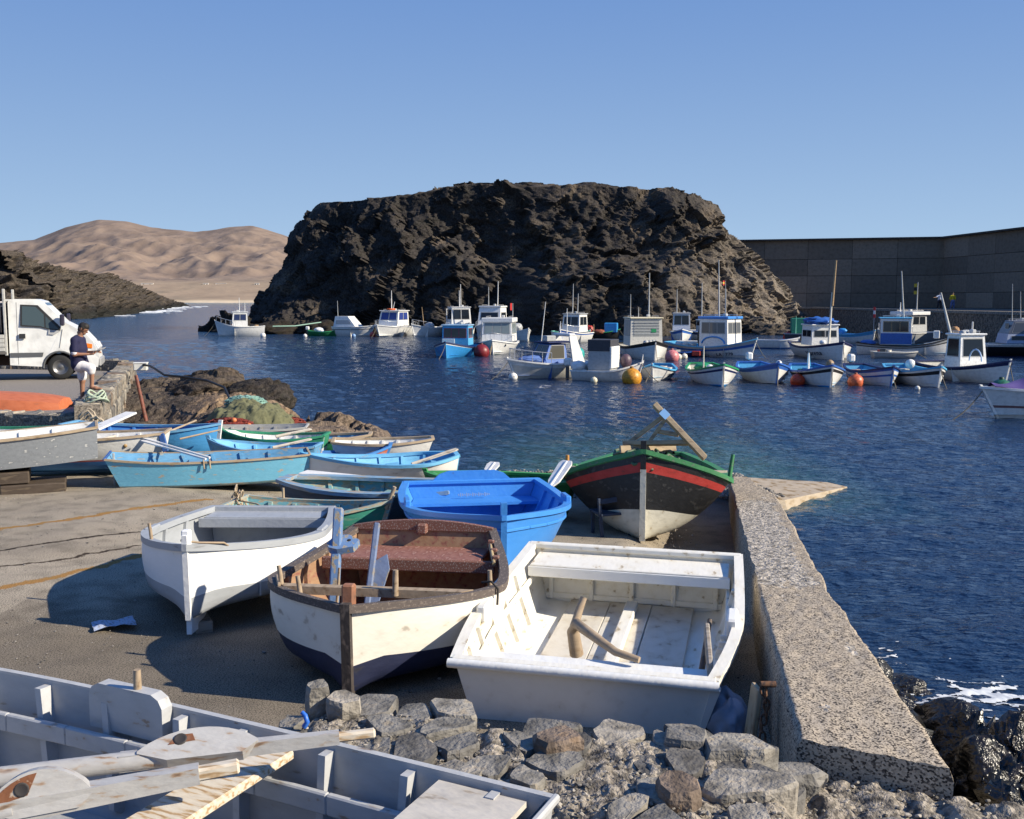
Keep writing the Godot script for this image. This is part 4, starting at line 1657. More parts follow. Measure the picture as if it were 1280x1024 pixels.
# ---------------------------------------------------------------- the five boats in front and the grey one at the bottom
func build_near_boats() -> void:
	var bare := worn(lin(0.36, 0.27, 0.18), lin(0.22, 0.15, 0.09), 0.3, 101, Vector3(0.5, 2.0, 2.0), 0.8)
	var grey_wood := worn(lin(0.34, 0.3, 0.25), lin(0.2, 0.165, 0.13), 0.35, 102, Vector3(0.4, 2.4, 2.4), 0.85)

	# ---- white punt
	var P := hull_def({"L": 2.655, "B": 1.891, "ts": 0.862, "tb": 0.959, "sm": 0.483, "p": 1.454, "H": 0.513, "rb": 0.036, "rs": 0.028, "ks": 0.112, "kb": 0.025, "k": 0.857, "ch": 0.02, "rnd": 0.0, "bow_lift": 0.0, "t": 0.028, "bulge": 0.01})
	var white := worn(lin(0.78, 0.775, 0.74), lin(0.55, 0.5, 0.42), 0.13, 111, Vector3(0.6, 1.0, 1.0), 0.45, lin(0.66, 0.64, 0.59))
	var cream := worn(lin(0.76, 0.735, 0.66), lin(0.5, 0.42, 0.3), 0.2, 112, Vector3(0.5, 1.3, 1.3), 0.6, lin(0.66, 0.61, 0.5))
	var dirty := worn(lin(0.6, 0.56, 0.48), lin(0.4, 0.34, 0.26), 0.26, 113, Vector3(0.8, 1.0, 1.0), 0.75, lin(0.5, 0.44, 0.35))
	var o := thing("punt", "square ended white punt with cream interior, nearest the slip wall", "boat", Vector3(0.748, yard_y(0.748, -7.28), -7.28))
	set_boat(o, P, 1.327, 0.041)
	hull(o, P, [[0.0, 0.3, white, "bottom"], [0.3, 1.0, white, "hull_side"]], cream, cream, {"rail_w": 0.075, "rail_h": 0.045, "over": 0.03})
	# rounded rub rail across the near end
	var rr := MB.new()
	rr.tube([Vector3(-1.36, 0.525, -0.85), Vector3(-1.362, 0.53, 0.0), Vector3(-1.36, 0.525, 0.85)], 0.03, 0.03, 10)
	part("rub_rail", rr.mesh(), white, o)
	floor_boards(P, o, dirty, 0.075, 0.03, 0.97, 0.36)
	ribs(o, P, [0.12, 0.27, 0.42, 0.57, 0.72], cream, 0.32, 0.95, 0.045, 0.03)
	# box seat at the far end: plank, front board below its edge and uprights of the end wall
	var sb := MB.new()
	sb.bbox(Vector3(1.08, 0.475, 0), Vector3(0.38, 0.028, 1.66), 0.006)
	part("seat", sb.mesh(), cream, o)
	var sf := MB.new()
	sf.bbox(Vector3(0.9, 0.43, 0), Vector3(0.03, 0.09, 1.69), 0.006)
	part("seat_front", sf.mesh(), white, o)
	for k in 5:
		var u := MB.new()
		u.bbox(Vector3(1.265, 0.26, -0.72 + 0.36 * k), Vector3(0.035, 0.38, 0.04), 0.005)
		part("end_upright", u.mesh(), cream, o)
	var es := MB.new()
	es.bbox(Vector3(1.27, 0.1, 0), Vector3(0.03, 0.05, 1.6), 0.005)
	part("end_sill", es.mesh(), cream, o)
	part("thwart", thwart_mesh(P, 0.13, 0.42, 0.24, 0.035), white, o)
	# fore-and-aft keelson
	var ke := MB.new()
	ke.bbox(Vector3(0.18, 0.115, 0.02), Vector3(1.9, 0.06, 0.1), 0.008)
	part("keelson", ke.mesh(), cream, o)
	# rowlock blocks with a peg on the left, cleat on the right
	for s in [[0.38, -1.0], [0.42, 1.0]]:
		var g := hp(P, s[0], 1.0, s[1])
		var bl := MB.new()
		bl.bbox(g + Vector3(0, 0.0, -0.05 * s[1]), Vector3(0.26, 0.13, 0.075), 0.015)
		part("rowlock_block", bl.mesh(), white, o)
	var g0 := hp(P, 0.45, 1.0, -1.0)
	peg(o, g0 + Vector3(0, 0.04, 0.045), 0.19, bare, 0.02, Vector3(0.02, 0, -0.01))
	for k in 3:
		var cl := MB.new()
		cl.bbox(hp(P, 0.34 + 0.05 * k, 0.8, 1.0) - Vector3(0, 0, 0.07), Vector3(0.02, 0.03, 0.07), 0.004)
		part("cleat", cl.mesh(), white, o)
	# stringers along the sides inside
	for side in [-1.0, 1.0]:
		var sg := MB.new()
		for k in 8:
			var s0 := 0.04 + 0.115 * k
			sg.beam(hp(P, s0, 0.72, side, 0.05), hp(P, s0 + 0.115, 0.72, side, 0.05), 0.03, 0.05)
		part("stringer", sg.mesh(), cream, o)
	# corner skeg at the near right of the bottom
	var fin := MB.new()
	fin.hexa([hp(P, 0.0, 0.35, 1) + Vector3(-0.02, 0, -0.01), hp(P, 0.0, 0.35, 1) + Vector3(0.02, 0, -0.01), hp(P, 0.0, 0.35, 1) + Vector3(0.02, 0, 0.01), hp(P, 0.0, 0.35, 1) + Vector3(-0.02, 0, 0.01), hp(P, 0.0, 0.93, 1) + Vector3(-0.02, 0, -0.01), hp(P, 0.0, 0.93, 1) + Vector3(0.05, 0, -0.01), hp(P, 0.0, 0.93, 1) + Vector3(0.05, 0, 0.05), hp(P, 0.0, 0.93, 1) + Vector3(-0.02, 0, 0.05)])
	part("corner_post", fin.mesh(), white, o)
	# things lying in the punt
	var T := Transform3D(Basis.from_euler(Vector3(0, 1.327, 0.041)), o.position)
	var kn := thing("timber_knee", "curved bleached driftwood knee leaning over the thwart of the white punt", "timber", T * Vector3(-0.86, 0.44, 0.16))
	var b := MB.new()
	# crook: a thick bend from the floor up over the thwart
	var c0 := T.basis
	var crook := [c0 * Vector3(0.3, -0.12, -0.32), c0 * Vector3(0.27, 0.06, -0.34), c0 * Vector3(0.24, 0.13, -0.31), c0 * Vector3(0.12, 0.09, -0.16), c0 * Vector3(-0.01, 0.05, 0.0), c0 * Vector3(-0.06, 0.03, 0.16)]
	b.tube(crook, 0.05, 0.022, 9)
	part("crook", b.mesh(), bare, kn)
	b = MB.new()
	b.tube([c0 * Vector3(0.25, 0.1, -0.33), c0 * Vector3(0.33, 0.22, -0.3), c0 * Vector3(0.36, 0.28, -0.28)], 0.032, 0.024, 8)
	part("stub", b.mesh(), bare, kn)
	var pk := thing("loose_plank", "short weathered plank standing against the right side of the white punt", "plank", T * Vector3(-0.7, 0.43, 0.72))
	b = MB.new()
	b.beam(c0 * Vector3(0.42, 0.03, 0.0), c0 * Vector3(-0.28, 0.02, 0.06), 0.035, 0.13, Vector3.UP, 0.008)
	part("board", b.mesh(), grey_wood, pk)
	var pl := thing("dark_pole", "dark stained pole propped beside the plank inside the white punt", "pole", T * Vector3(-0.35, 0.1, 0.7))
	b = MB.new()
	b.tube([c0 * Vector3(-0.25, 0.0, -0.02), c0 * Vector3(0.3, 0.36, 0.03)], 0.024, 0.018)
	part("pole", b.mesh(), worn(lin(0.1, 0.07, 0.05), lin(0.2, 0.15, 0.1), 0.3, 118), pl)

	# ---- white dinghy with grey inside
	P = hull_def({"L": 2.762, "B": 1.712, "ts": 0.791, "sm": 0.517, "p": 1.459, "H": 0.552, "rb": 0.133, "rs": 0.0, "ks": 0.1, "kb": 0.06, "k": 0.97, "rnd": 0.06, "ch": 0.1, "t": 0.03})
	white = worn(lin(0.8, 0.8, 0.79), lin(0.62, 0.6, 0.56), 0.08, 121, Vector3(0.5, 1.0, 1.0), 0.45, lin(0.72, 0.72, 0.7))
	var gp := worn(lin(0.34, 0.36, 0.385), lin(0.24, 0.24, 0.24), 0.16, 122, Vector3(0.5, 1.4, 1.4), 0.5, lin(0.3, 0.315, 0.33))
	o = thing("rowing_boat", "white rowing boat with grey interior and grey bottom band", "boat", Vector3(-2.66, yard_y(-2.66, -9.367) + 0.13, -9.367))
	set_boat(o, P, -1.594, 0.045)
	hull(o, P, [[0.0, 0.5, gp, "bottom"], [0.5, 1.0, white, "hull_side"]], gp, gp, {"rail_w": 0.085, "rail_h": 0.06, "over": 0.02})
	part("stem", stem_mesh(P, 0.045, 0.07, 0.08, 0.0, 0.012), white, o)
	ribs(o, P, [0.22, 0.38, 0.54, 0.68, 0.8], gp, 0.2, 0.95)
	b = MB.new()
	b.bbox(Vector3(-1.14, 0.5, 0), Vector3(0.4, 0.03, 1.24), 0.006)
	part("seat", b.mesh(), gp, o)
	b = MB.new()
	b.bbox(Vector3(-0.95, 0.45, 0), Vector3(0.03, 0.1, 1.36), 0.006)
	part("seat_front", b.mesh(), gp, o)
	part("thwart", thwart_mesh(P, 0.55, 0.4, 0.2, 0.03), gp, o)
	floor_boards(P, o, gp, 0.1, 0.05, 0.85)
	b = MB.new()
	b.bbox(hp(P, 0.985, 1.0, 1) * Vector3(1, 1, 0) + Vector3(0.0, 0.05, 0), Vector3(0.07, 0.16, 0.07), 0.012)
	part("bow_post", b.mesh(), white, o)
	b = MB.new()
	b.bbox(hp(P, 0.9, 0.93, 1) * Vector3(1, 1, 0) + Vector3(-0.03, 0.02, 0), Vector3(0.14, 0.035, 0.42), 0.008)
	part("breasthook", b.mesh(), gp, o)
	for side in [-1.0, 1.0]:
		b = MB.new()
		b.bbox(hp(P, 0.48, 0.99, side) - Vector3(0, 0.01, 0.03 * side), Vector3(0.26, 0.09, 0.07), 0.012)
		part("rowlock_block", b.mesh(), gp, o)
	peg(o, hp(P, 0.74, 1.0, 1) + Vector3(0, 0, -0.03), 0.16, bare, 0.017, Vector3(0.02, 0, 0.02))
	b = MB.new()
	b.hexa([Vector3(1.1, -0.08, -0.02), Vector3(1.32, -0.08, -0.02), Vector3(1.32, -0.08, 0.02), Vector3(1.1, -0.08, 0.02), Vector3(0.9, 0.04, -0.025), Vector3(1.31, 0.07, -0.025), Vector3(1.31, 0.07, 0.025), Vector3(0.9, 0.04, 0.025)])
	part("keel_foot", b.mesh(), white, o)
	# painted mark on the waterline band
	b = MB.new()
	var mq := hp(P, 0.8, 0.42, -1.0)
	b.box(mq + Vector3(0.0, 0.0, -0.004), Vector3(0.05, 0.12, 0.012), Basis.from_euler(Vector3(0, 0.45, 0)))
	part("draught_mark", b.mesh(), gp, o)
	b = MB.new()
	T = Transform3D(Basis.from_euler(Vector3(0, -1.594, 0.045)), o.position)
	b.tube([hp(P, 0.985, 1.0, 1) * Vector3(1, 1, 0) + Vector3(0, 0.04, 0.05), Vector3(1.3, 0.69, -0.1), Vector3(1.15, 0.66, -0.25), Vector3(1.05, 0.6, -0.28)], 0.01, -1, 6)
	part("painter_rope", b.mesh(), bare, o)
	for k in [[0.25, 0.0], [-0.8, 0.15], [-0.75, -0.2]]:
		var wb := thing("wood_chock", ["weathered wooden chock under the bow of the white rowing boat", "weathered chock under the stern of the white rowing boat, right one", "weathered chock under the stern of the white rowing boat, left one"][[0.25, -0.8, -0.75].find(k[0])], "chock", T * Vector3(k[0] + 0.75 if k[0] > 0 else k[0], 0, k[1]) + Vector3(0, -0.085, 0), 0.2 + k[0])
		b = MB.new()
		b.bbox(Vector3.ZERO, Vector3(0.14, 0.13, 0.3), 0.012)
		part("block", b.mesh(), grey_wood, wb)

	# ---- brown and white worn boat
	P = hull_def({"L": 2.51, "B": 1.824, "ts": 0.704, "sm": 0.563, "p": 1.614, "H": 0.621, "rb": 0.044, "rs": 0.2, "ks": 0.1, "kb": 0.08, "k": 0.94, "rnd": 0.22, "ch": 0.12, "t": 0.03})
	white = worn(lin(0.74, 0.71, 0.63), lin(0.4, 0.33, 0.25), 0.17, 131, Vector3(0.5, 0.9, 0.9), 0.6, lin(0.62, 0.58, 0.5))
	var navy := worn(lin(0.01, 0.015, 0.05), lin(0.03, 0.03, 0.04), 0.2, 132)
	var oxide := worn(lin(0.26, 0.115, 0.085), lin(0.36, 0.21, 0.17), 0.26, 133, Vector3(0.9, 2.4, 2.4), 0.75, lin(0.15, 0.05, 0.036))
	var peel := worn(lin(0.2, 0.08, 0.055), lin(0.36, 0.3, 0.26), 0.36, 134, Vector3(4.0, 9.0, 9.0), 0.85, lin(0.12, 0.06, 0.045))
	var ochre := worn(lin(0.33, 0.2, 0.115), lin(0.25, 0.1, 0.07), 0.36, 135, Vector3(0.7, 2.2, 2.2), 0.8, lin(0.25, 0.14, 0.08))
	var railm := worn(lin(0.1, 0.08, 0.07), lin(0.28, 0.23, 0.19), 0.36, 136, Vector3(3.0, 8.0, 8.0), 0.85, lin(0.07, 0.055, 0.05))
	o = thing("rowing_boat", "worn white boat with peeling brown red interior and navy bottom", "boat", Vector3(-0.964, yard_y(-0.964, -7.654), -7.654))
	set_boat(o, P, -1.692, 0.078)
	hull(o, P, [[0.0, 0.52, navy, "bottom"], [0.52, 1.0, white, "hull_side"]], ochre, railm, {"rail_w": 0.075, "rail_h": 0.055, "over": 0.025, "arch": 0.06, "stern_mat": peel})
	part("stem", stem_mesh(P, 0.065, 0.08, 0.02, 0.0, 0.035), worn(lin(0.05, 0.04, 0.036), lin(0.14, 0.11, 0.09), 0.35, 137, Vector3(2, 1, 2), 0.8), o)
	ribs(o, P, [0.2, 0.34, 0.48, 0.62, 0.74, 0.85], ochre, 0.2, 0.95, 0.05, 0.032)
	b = MB.new()
	b.bbox(hp(P, 0.985, 1.0, 1) * Vector3(1, 1, 0) + Vector3(-0.03, 0.05, 0), Vector3(0.08, 0.18, 0.085), 0.012)
	part("bow_post", b.mesh(), worn(lin(0.3, 0.13, 0.07), lin(0.2, 0.1, 0.06), 0.3, 138), o)
	b = MB.new()
	b.bbox(Vector3(-0.9, 0.64, 0), Vector3(0.62, 0.032, 1.24), 0.008)
	part("stern_deck", b.mesh(), oxide, o)
	b = MB.new()
	b.bbox(Vector3(-0.585, 0.6, 0), Vector3(0.045, 0.105, 1.5), 0.01)
	part("deck_edge", b.mesh(), peel, o)
	b = MB.new()
	b.bbox(hp(P, 0.0, 1.0, 1) * Vector3(1, 1, 0) + Vector3(0.07, 0.0, 0.0), Vector3(0.12, 0.09, 0.09), 0.012)
	part("stern_block", b.mesh(), peel, o)
	part("thwart", thwart_mesh(P, 0.72, 0.645, 0.1, 0.06), bare, o)
	floor_boards(P, o, ochre, 0.11, 0.05, 0.85)
	peg(o, Vector3((0.74 - 0.5) * P.L, 0.65, -0.18), 0.14, bare, 0.024)
	peg(o, hp(P, 0.82, 1.0, 1) + Vector3(-0.02, -0.12, -0.07), 0.24, bare, 0.02, Vector3(-0.02, 0, 0.05))
	peg(o, hp(P, 0.72, 1.0, 1) + Vector3(-0.02, -0.02, -0.04), 0.17, bare, 0.02, Vector3(-0.02, 0, 0.04))
	b = MB.new()
	b.beam(hp(P, 0.72, 0.99, 1) + Vector3(0.06, 0.03, -0.04), hp(P, 0.6, 0.99, 1) + Vector3(0, 0.03, -0.05), 0.025, 0.025)
	part("rowlock_rail", b.mesh(), bare, o)
	for k in [0.12, 0.2, 0.27]:
		b = MB.new()
		b.bbox(hp(P, k, 0.98, -1.0) + Vector3(0, 0.0, 0.07), Vector3(0.05, 0.1, 0.06), 0.01)
		part("cleat", b.mesh(), peel, o)
	b = MB.new()
	b.tube([hp(P, 0.16, 1, -1) + Vector3(0, 0.02, 0.09), hp(P, 0.3, 0.98, -1) + Vector3(0, 0.0, 0.09)], 0.016, -1, 8)
	part("fishing_rod_holder", b.mesh(), worn(lin(0.4, 0.3, 0.16), lin(0.2, 0.15, 0.1), 0.3, 139), o)
	b = MB.new()
	var rp := hp(P, 0.63, 1.0, -1.0)
	b.tube([rp + Vector3(-0.05, 0.03, 0.1), rp + Vector3(0, 0.05, 0.02), rp + Vector3(0.02, 0.0, -0.035), rp + Vector3(0.02, -0.12, -0.03)], 0.009, -1, 6)
	part("rope_end", b.mesh(), plain(lin(0.04, 0.035, 0.03), 0.9), o)
	# two wide oars with blocks standing in it
	T = Transform3D(Basis.from_euler(Vector3(0, -1.692, 0.078)), o.position)
	var blue_w := worn(lin(0.13, 0.23, 0.42), lin(0.36, 0.29, 0.2), 0.38, 141, Vector3(3.0, 2.0, 3.0), 0.75, lin(0.1, 0.18, 0.34))
	var blue_g := worn(lin(0.15, 0.2, 0.33), lin(0.26, 0.22, 0.17), 0.3, 142, Vector3(1.2, 1.6, 1.2), 0.75)
	var oa := thing("standing_oar", "worn blue oar loom with a wide block standing upright in the brown boat", "oar", T * Vector3(0.2, 0.15, 0.42))
	b = MB.new()
	b.beam(Vector3(0, 0, 0), Vector3(0.02, 0.98, -0.3), 0.075, 0.075, Vector3.RIGHT, 0.012)
	part("loom", b.mesh(), blue_w, oa)
	b = MB.new()
	var ob := Basis(Vector3(1, 0, 0.12).normalized(), Vector3(0, 0.4, -0.9).normalized(), Vector3.UP).orthonormalized()
	b.extrude(PackedVector2Array([Vector2(-0.1, -0.04), Vector2(-0.06, 0.07), Vector2(0.05, 0.08), Vector2(0.15, 0.02), Vector2(0.12, -0.07), Vector2(0.0, -0.11), Vector2(-0.07, -0.09)]), 0.06, Vector3(0.04, 0.7, -0.25), ob)
	part("block", b.mesh(), blue_w, oa)
	b = MB.new()
	b.lathe([Vector2(0.0, 0.034), Vector2(0.017, 0.034), Vector2(0.017, 0.02)], Vector3(0.11, 0.7, -0.25), 12, Basis(ob.x, ob.z, -ob.y))
	part("block_hole", b.mesh(), plain(lin(0.02, 0.018, 0.015), 0.9), oa)
	var oc := thing("standing_oar", "narrow grey blue oar blade leaning against the brown deck edge", "oar", T * Vector3(0.1, 0.12, 0.2))
	b = MB.new()
	b.beam(Vector3(0, 0, 0), Vector3(0.07, 0.85, -0.42), 0.05, 0.05, Vector3.RIGHT, 0.01)
	part("loom", b.mesh(), blue_g, oc)
	b = MB.new()
	b.extrude(PackedVector2Array([Vector2(0.0, 0.0), Vector2(0.06, 0.04), Vector2(0.12, 0.3), Vector2(0.09, 0.42), Vector2(0.0, 0.36)]), 0.03, Vector3(0.05, 0.24, -0.14), Basis(Vector3(1, 0, 0.1).normalized(), Vector3(0.06, 0.88, -0.47).normalized(), Vector3(0, 0.45, 0.89)).orthonormalized())
	part("blade", b.mesh(), blue_g, oc)
	var st := thing("thin_stick", "thin bare stick leaning beside the upright oar in the brown boat", "stick", T * Vector3(0.34, 0.3, 0.36))
	b = MB.new()
	b.tube([Vector3(0, -0.15, 0), Vector3(0.03, 0.42, -0.1)], 0.014, 0.01, 6)
	part("stick", b.mesh(), bare, st)

	# ---- bright blue boat
	P = hull_def({"L": 3.176, "B": 1.898, "ts": 0.912, "sm": 0.303, "p": 3.6, "H": 0.711, "rb": 0.1, "rs": 0.035, "ks": 0.1, "kb": 0.128, "k": 0.66, "rnd": 0.5, "t": 0.032})
	var blue := worn(lin(0.05, 0.245, 0.66), lin(0.07, 0.2, 0.5), 0.1, 151, Vector3(0.5, 0.9, 0.9), 0.4, lin(0.05, 0.225, 0.6))
	o = thing("rowing_boat", "bright blue freshly painted boat with arched stern board", "boat", Vector3(-0.297, yard_y(-0.297, -11.127), -11.127))
	set_boat(o, P, -1.43, 0.046)
	hull(o, P, [[0.0, 1.0, blue, "hull_side"]], blue, blue, {"rail_w": 0.09, "rail_h": 0.05, "over": 0.025})
	part("stem", stem_mesh(P, 0.06, 0.08, 0.14, 0.1, 0.025), blue, o)
	var mould := MB.new()
	for side in [-1.0, 1.0]:
		for k in 14:
			mould.beam(hp(P, 0.02 + 0.07 * k, 0.88, side, -0.008), hp(P, 0.09 + 0.07 * k, 0.88, side, -0.008), 0.018, 0.03)
	part("rubbing_strake", mould.mesh(), blue, o)
	# arched transom top
	b = MB.new()
	var gz := half_beam(P, 0.0)
	b.extrude(PackedVector2Array([Vector2(-0.52, 0), Vector2(-0.42, 0.09), Vector2(-0.3, 0.13), Vector2(0.3, 0.13), Vector2(0.42, 0.09), Vector2(0.52, 0)]), 0.05, Vector3(-P.L / 2 + 0.02, sheer(P, 0.0), 0), Basis(Vector3(0, 0, 1), Vector3(0, 1, 0), Vector3(-1, 0, 0)))
	part("stern_board", b.mesh(), blue, o)
	ribs(o, P, [0.18, 0.33, 0.48, 0.63, 0.78, 0.9], blue, 0.15, 0.95, 0.06, 0.035)
	part("thwart", thwart_mesh(P, 0.5, 0.46, 0.22, 0.035), blue, o)
	part("stern_seat", thwart_mesh(P, 0.1, 0.54, 0.5, 0.035), blue, o)
	part("bow_thwart", thwart_mesh(P, 0.8, 0.52, 0.2, 0.035), blue, o)
	floor_boards(P, o, blue, 0.12, 0.05, 0.9, 0.2)
	for side in [-1.0, 1.0]:
		b = MB.new()
		b.bbox(hp(P, 0.56, 1.0, side) + Vector3(0, 0.03, -0.03 * side), Vector3(0.3, 0.1, 0.07), 0.015)
		part("rowlock_block", b.mesh(), blue, o)
	b = MB.new()
	for k in 16:
		b.bbox(Vector3(-1.38, 0.59, -0.2 + 0.026 * k), Vector3(0.02, 0.02 + 0.012 * (k % 3), 0.016), 0.002)
	part("scratched_name", b.mesh(), plain(lin(0.2, 0.3, 0.5), 0.7), o)

	# ---- tall black, red and white boat with a green rail
	var bl_L := 4.3
	P = hull_def({"L": bl_L, "B": 2.3, "ts": 0.45, "sm": 0.8, "p": 2.9, "H": 0.78, "rb": 0.45, "rs": 0.04, "ks": 0.3, "kb": 0.06, "k": 0.5, "rnd": 0.72, "t": 0.035, "ch": 0.16})
	var black := worn(lin(0.012, 0.012, 0.013), lin(0.05, 0.048, 0.045), 0.26, 161, Vector3(0.5, 1.2, 1.2), 0.5)
	var red := worn(lin(0.42, 0.03, 0.022), lin(0.2, 0.03, 0.02), 0.14, 162)
	var hullw := worn(lin(0.66, 0.62, 0.5), lin(0.4, 0.33, 0.22), 0.2, 163, Vector3(0.6, 1.2, 1.2), 0.6)
	var green := worn(lin(0.035, 0.2, 0.07), lin(0.1, 0.16, 0.1), 0.3, 164, Vector3(0.6, 1.6, 1.6), 0.6)
	var dullgreen := worn(lin(0.06, 0.13, 0.065), lin(0.14, 0.13, 0.1), 0.4, 165)
	var bx := 1.877 - 0.165 * (bl_L - 2.209) / 2.0 * -1.0
	var bz := -13.705 - 0.985 * (bl_L - 2.209) / 2.0
	var by := yard_y(1.877, -13.705) + 0.061 + 0.063 * (bl_L - 2.209) / 2.0 - 0.26
	o = thing("fishing_boat", "tall black fishing boat with red stripe, white bottom and green rail", "boat", Vector3(bx, by, bz))
	set_boat(o, P, -1.743, 0.06)
	hull(o, P, [[0.0, 0.56, hullw, "bottom"], [0.56, 0.86, black, "hull_side"], [0.86, 0.925, red, "stripe"], [0.925, 1.0, black, "top_strake"]], dullgreen, green, {"rail_w": 0.11, "rail_h": 0.06, "over": 0.035, "nq": 8, "ns": 36})
	part("stem", stem_mesh(P, 0.07, 0.09, 0.12, 0.0, 0.03), black, o)
	part("stem_foot", stem_mesh(P, 0.075, 0.05, -0.45, 0.0, 0.036), hullw, o)
	ribs(o, P, [0.3, 0.4, 0.5, 0.6, 0.7, 0.8, 0.9], dullgreen, 0.3, 0.97, 0.06, 0.04)
	part("thwart", thwart_mesh(P, 0.5, 0.62, 0.26, 0.04), dullgreen, o)
	part("bow_thwart", thwart_mesh(P, 0.74, 0.7, 0.26, 0.04), dullgreen, o)
	part("fore_deck", thwart_mesh(P, 0.9, 0.93, 0.4, 0.03), grey_wood, o)
	floor_boards(P, o, dullgreen, 0.22, 0.1, 0.9, 0.2)
	for e in [[0.83, -1.0, 0.34, green], [0.8, -1.0, 0.26, plain(lin(0.02, 0.02, 0.02), 0.6)]]:
		peg(o, hp(P, e[0], 1.0, e[1]) + Vector3(0, 0, 0.03), e[2], e[3], 0.03, Vector3(-0.06, 0, -0.05))
	peg(o, hp(P, 0.86, 1.0, 1.0) + Vector3(0, 0, -0.06), 0.26, worn(lin(0.55, 0.26, 0.06), lin(0.4, 0.2, 0.06), 0.3, 166), 0.03)
	for k in 5:
		b = MB.new()
		b.bbox(hp(P, 0.62 + 0.055 * k, 1.0, 1.0) + Vector3(0, 0.03, -0.05), Vector3(0.12, 0.09, 0.09), 0.02)
		part("rowlock_block", b.mesh(), green, o)
	T = Transform3D(Basis.from_euler(Vector3(0, -1.743, 0.06)), o.position)
	# bundled rope and sail cloth on its fore deck
	var rope := thing("rope_heap", "heap of grey green rope and cloth on the bow of the black boat", "rope", T * Vector3(1.45, 0.93, 0.0))
	b = MB.new()
	for k in 9:
		var lp := []
		var rr2 := RandomNumberGenerator.new()
		rr2.seed = 40 + k
		var cc := Vector3(rr2.randf_range(-0.25, 0.2), 0.05 + 0.02 * k, rr2.randf_range(-0.4, 0.4))
		for s in 13:
			var t := TAU * s / 12.0
			lp.append(cc + Vector3(cos(t) * rr2.randf_range(0.16, 0.24), rr2.randf_range(0, 0.07), sin(t) * rr2.randf_range(0.2, 0.34)))
		b.tube(lp, 0.022, -1, 6, false)
	part("coils", b.mesh(), dullgreen, rope)
	b = MB.new()
	b.ball(Vector3(-0.1, 0.05, 0.05), Vector3(0.3, 0.14, 0.42), 8, 14)
	part("cloth", b.mesh(), worn(lin(0.16, 0.16, 0.15), lin(0.08, 0.09, 0.08), 0.4, 167, Vector3(2, 2, 2)), rope)
	# timber A-frame lying across it
	var af := thing("timber_trestle", "bare timber triangle trestle lying across the black boat", "trestle", Vector3(1.95, 1.5, -13.35))
	var tm := worn(lin(0.42, 0.32, 0.2), lin(0.25, 0.18, 0.12), 0.3, 168, Vector3(0.6, 3, 3), 0.8)
	for e in [[Vector3(-0.03, 0.6, 0.0), Vector3(0.6, -0.08, 0.35), 0.07, 0.12], [Vector3(0.1, 0.44, -0.02), Vector3(-0.36, 0.06, -0.1), 0.06, 0.09], [Vector3(-0.44, 0.06, -0.06), Vector3(0.42, 0.1, 0.16), 0.06, 0.14], [Vector3(0.0, 0.24, 0.0), Vector3(0.28, 0.2, 0.12), 0.05, 0.06], [Vector3(0.12, 0.42, 0.06), Vector3(-0.1, 0.08, 0.0), 0.05, 0.06], [Vector3(-0.5, -0.0, 0.1), Vector3(0.3, -0.02, -0.22), 0.1, 0.05]]:
		b = MB.new()
		b.beam(e[0], e[1], e[2], e[3], Vector3(0, 0.3, 1))
		part("beam", b.mesh(), tm, af)
	b = MB.new()
	b.box(Vector3(0.09, 0.485, 0.135), Vector3(0.12, 0.1, 0.006), Basis.from_euler(Vector3(-0.3, 0, -0.8)))
	part("blue_paint_mark", b.mesh(), plain(lin(0.2, 0.4, 0.7), 0.6), af)
	# old chair frame and props in the shade under its bow
	var ch := thing("broken_chair", "broken dark blue wooden chair in the shade under the black boat's bow", "chair", Vector3(1.3, yard_y(1.3, -13.0), -13.0), 0.35)
	ch.scale = Vector3(0.85, 0.85, 0.85)
	var cb := worn(lin(0.03, 0.045, 0.08), lin(0.03, 0.03, 0.035), 0.3, 169)
	for e in [[Vector3(-0.2, 0, 0.15), Vector3(-0.26, 0.62, 0.15)], [Vector3(0.28, 0, 0.15), Vector3(0.24, 0.66, 0.15)], [Vector3(-0.2, 0, -0.2), Vector3(-0.2, 0.36, -0.2)], [Vector3(0.28, 0, -0.2), Vector3(0.28, 0.36, -0.2)]]:
		b = MB.new()
		b.beam(e[0], e[1], 0.05, 0.05, Vector3.RIGHT)
		part("leg", b.mesh(), cb, ch)
	b = MB.new()
	b.bbox(Vector3(0.04, 0.36, -0.02), Vector3(0.56, 0.04, 0.44), 0.006)
	part("seat", b.mesh(), cb, ch)
	b = MB.new()
	b.beam(Vector3(-0.24, 0.56, 0.15), Vector3(0.26, 0.6, 0.15), 0.03, 0.08)
	part("backrest", b.mesh(), cb, ch)
	for e in [[Vector3(2.25, 0, -14.6), 0.4, "wooden prop block under the middle of the black boat"], [Vector3(2.0, 0, -13.4), -0.2, "wooden prop block under the forefoot of the black boat"]]:
		var c := thing("wood_chock", e[2], "chock", Vector3(e[0].x, yard_y(e[0].x, e[0].z) + 0.05, e[0].z), e[1])
		b = MB.new()
		b.bbox(Vector3.ZERO, Vector3(0.5, 0.12, 0.16), 0.012)
		part("block", b.mesh(), grey_wood, c)

	# ---- grey boat at the bottom left, seen from just behind
	P = hull_def({"L": 3.6, "B": 1.32, "ts": 0.965, "tb": 0.75, "sm": 0.5, "p": 2.2, "H": 0.55, "rb": 0.02, "rs": 0.0, "ks": 0.05, "kb": 0.2, "k": 0.9, "rnd": 0.0, "ch": 0.03, "bulge": 0.0, "t": 0.022})
	var g1 := worn(lin(0.36, 0.365, 0.37), lin(0.24, 0.22, 0.2), 0.14, 171, Vector3(0.6, 1.6, 1.6), 0.55, lin(0.31, 0.315, 0.32))
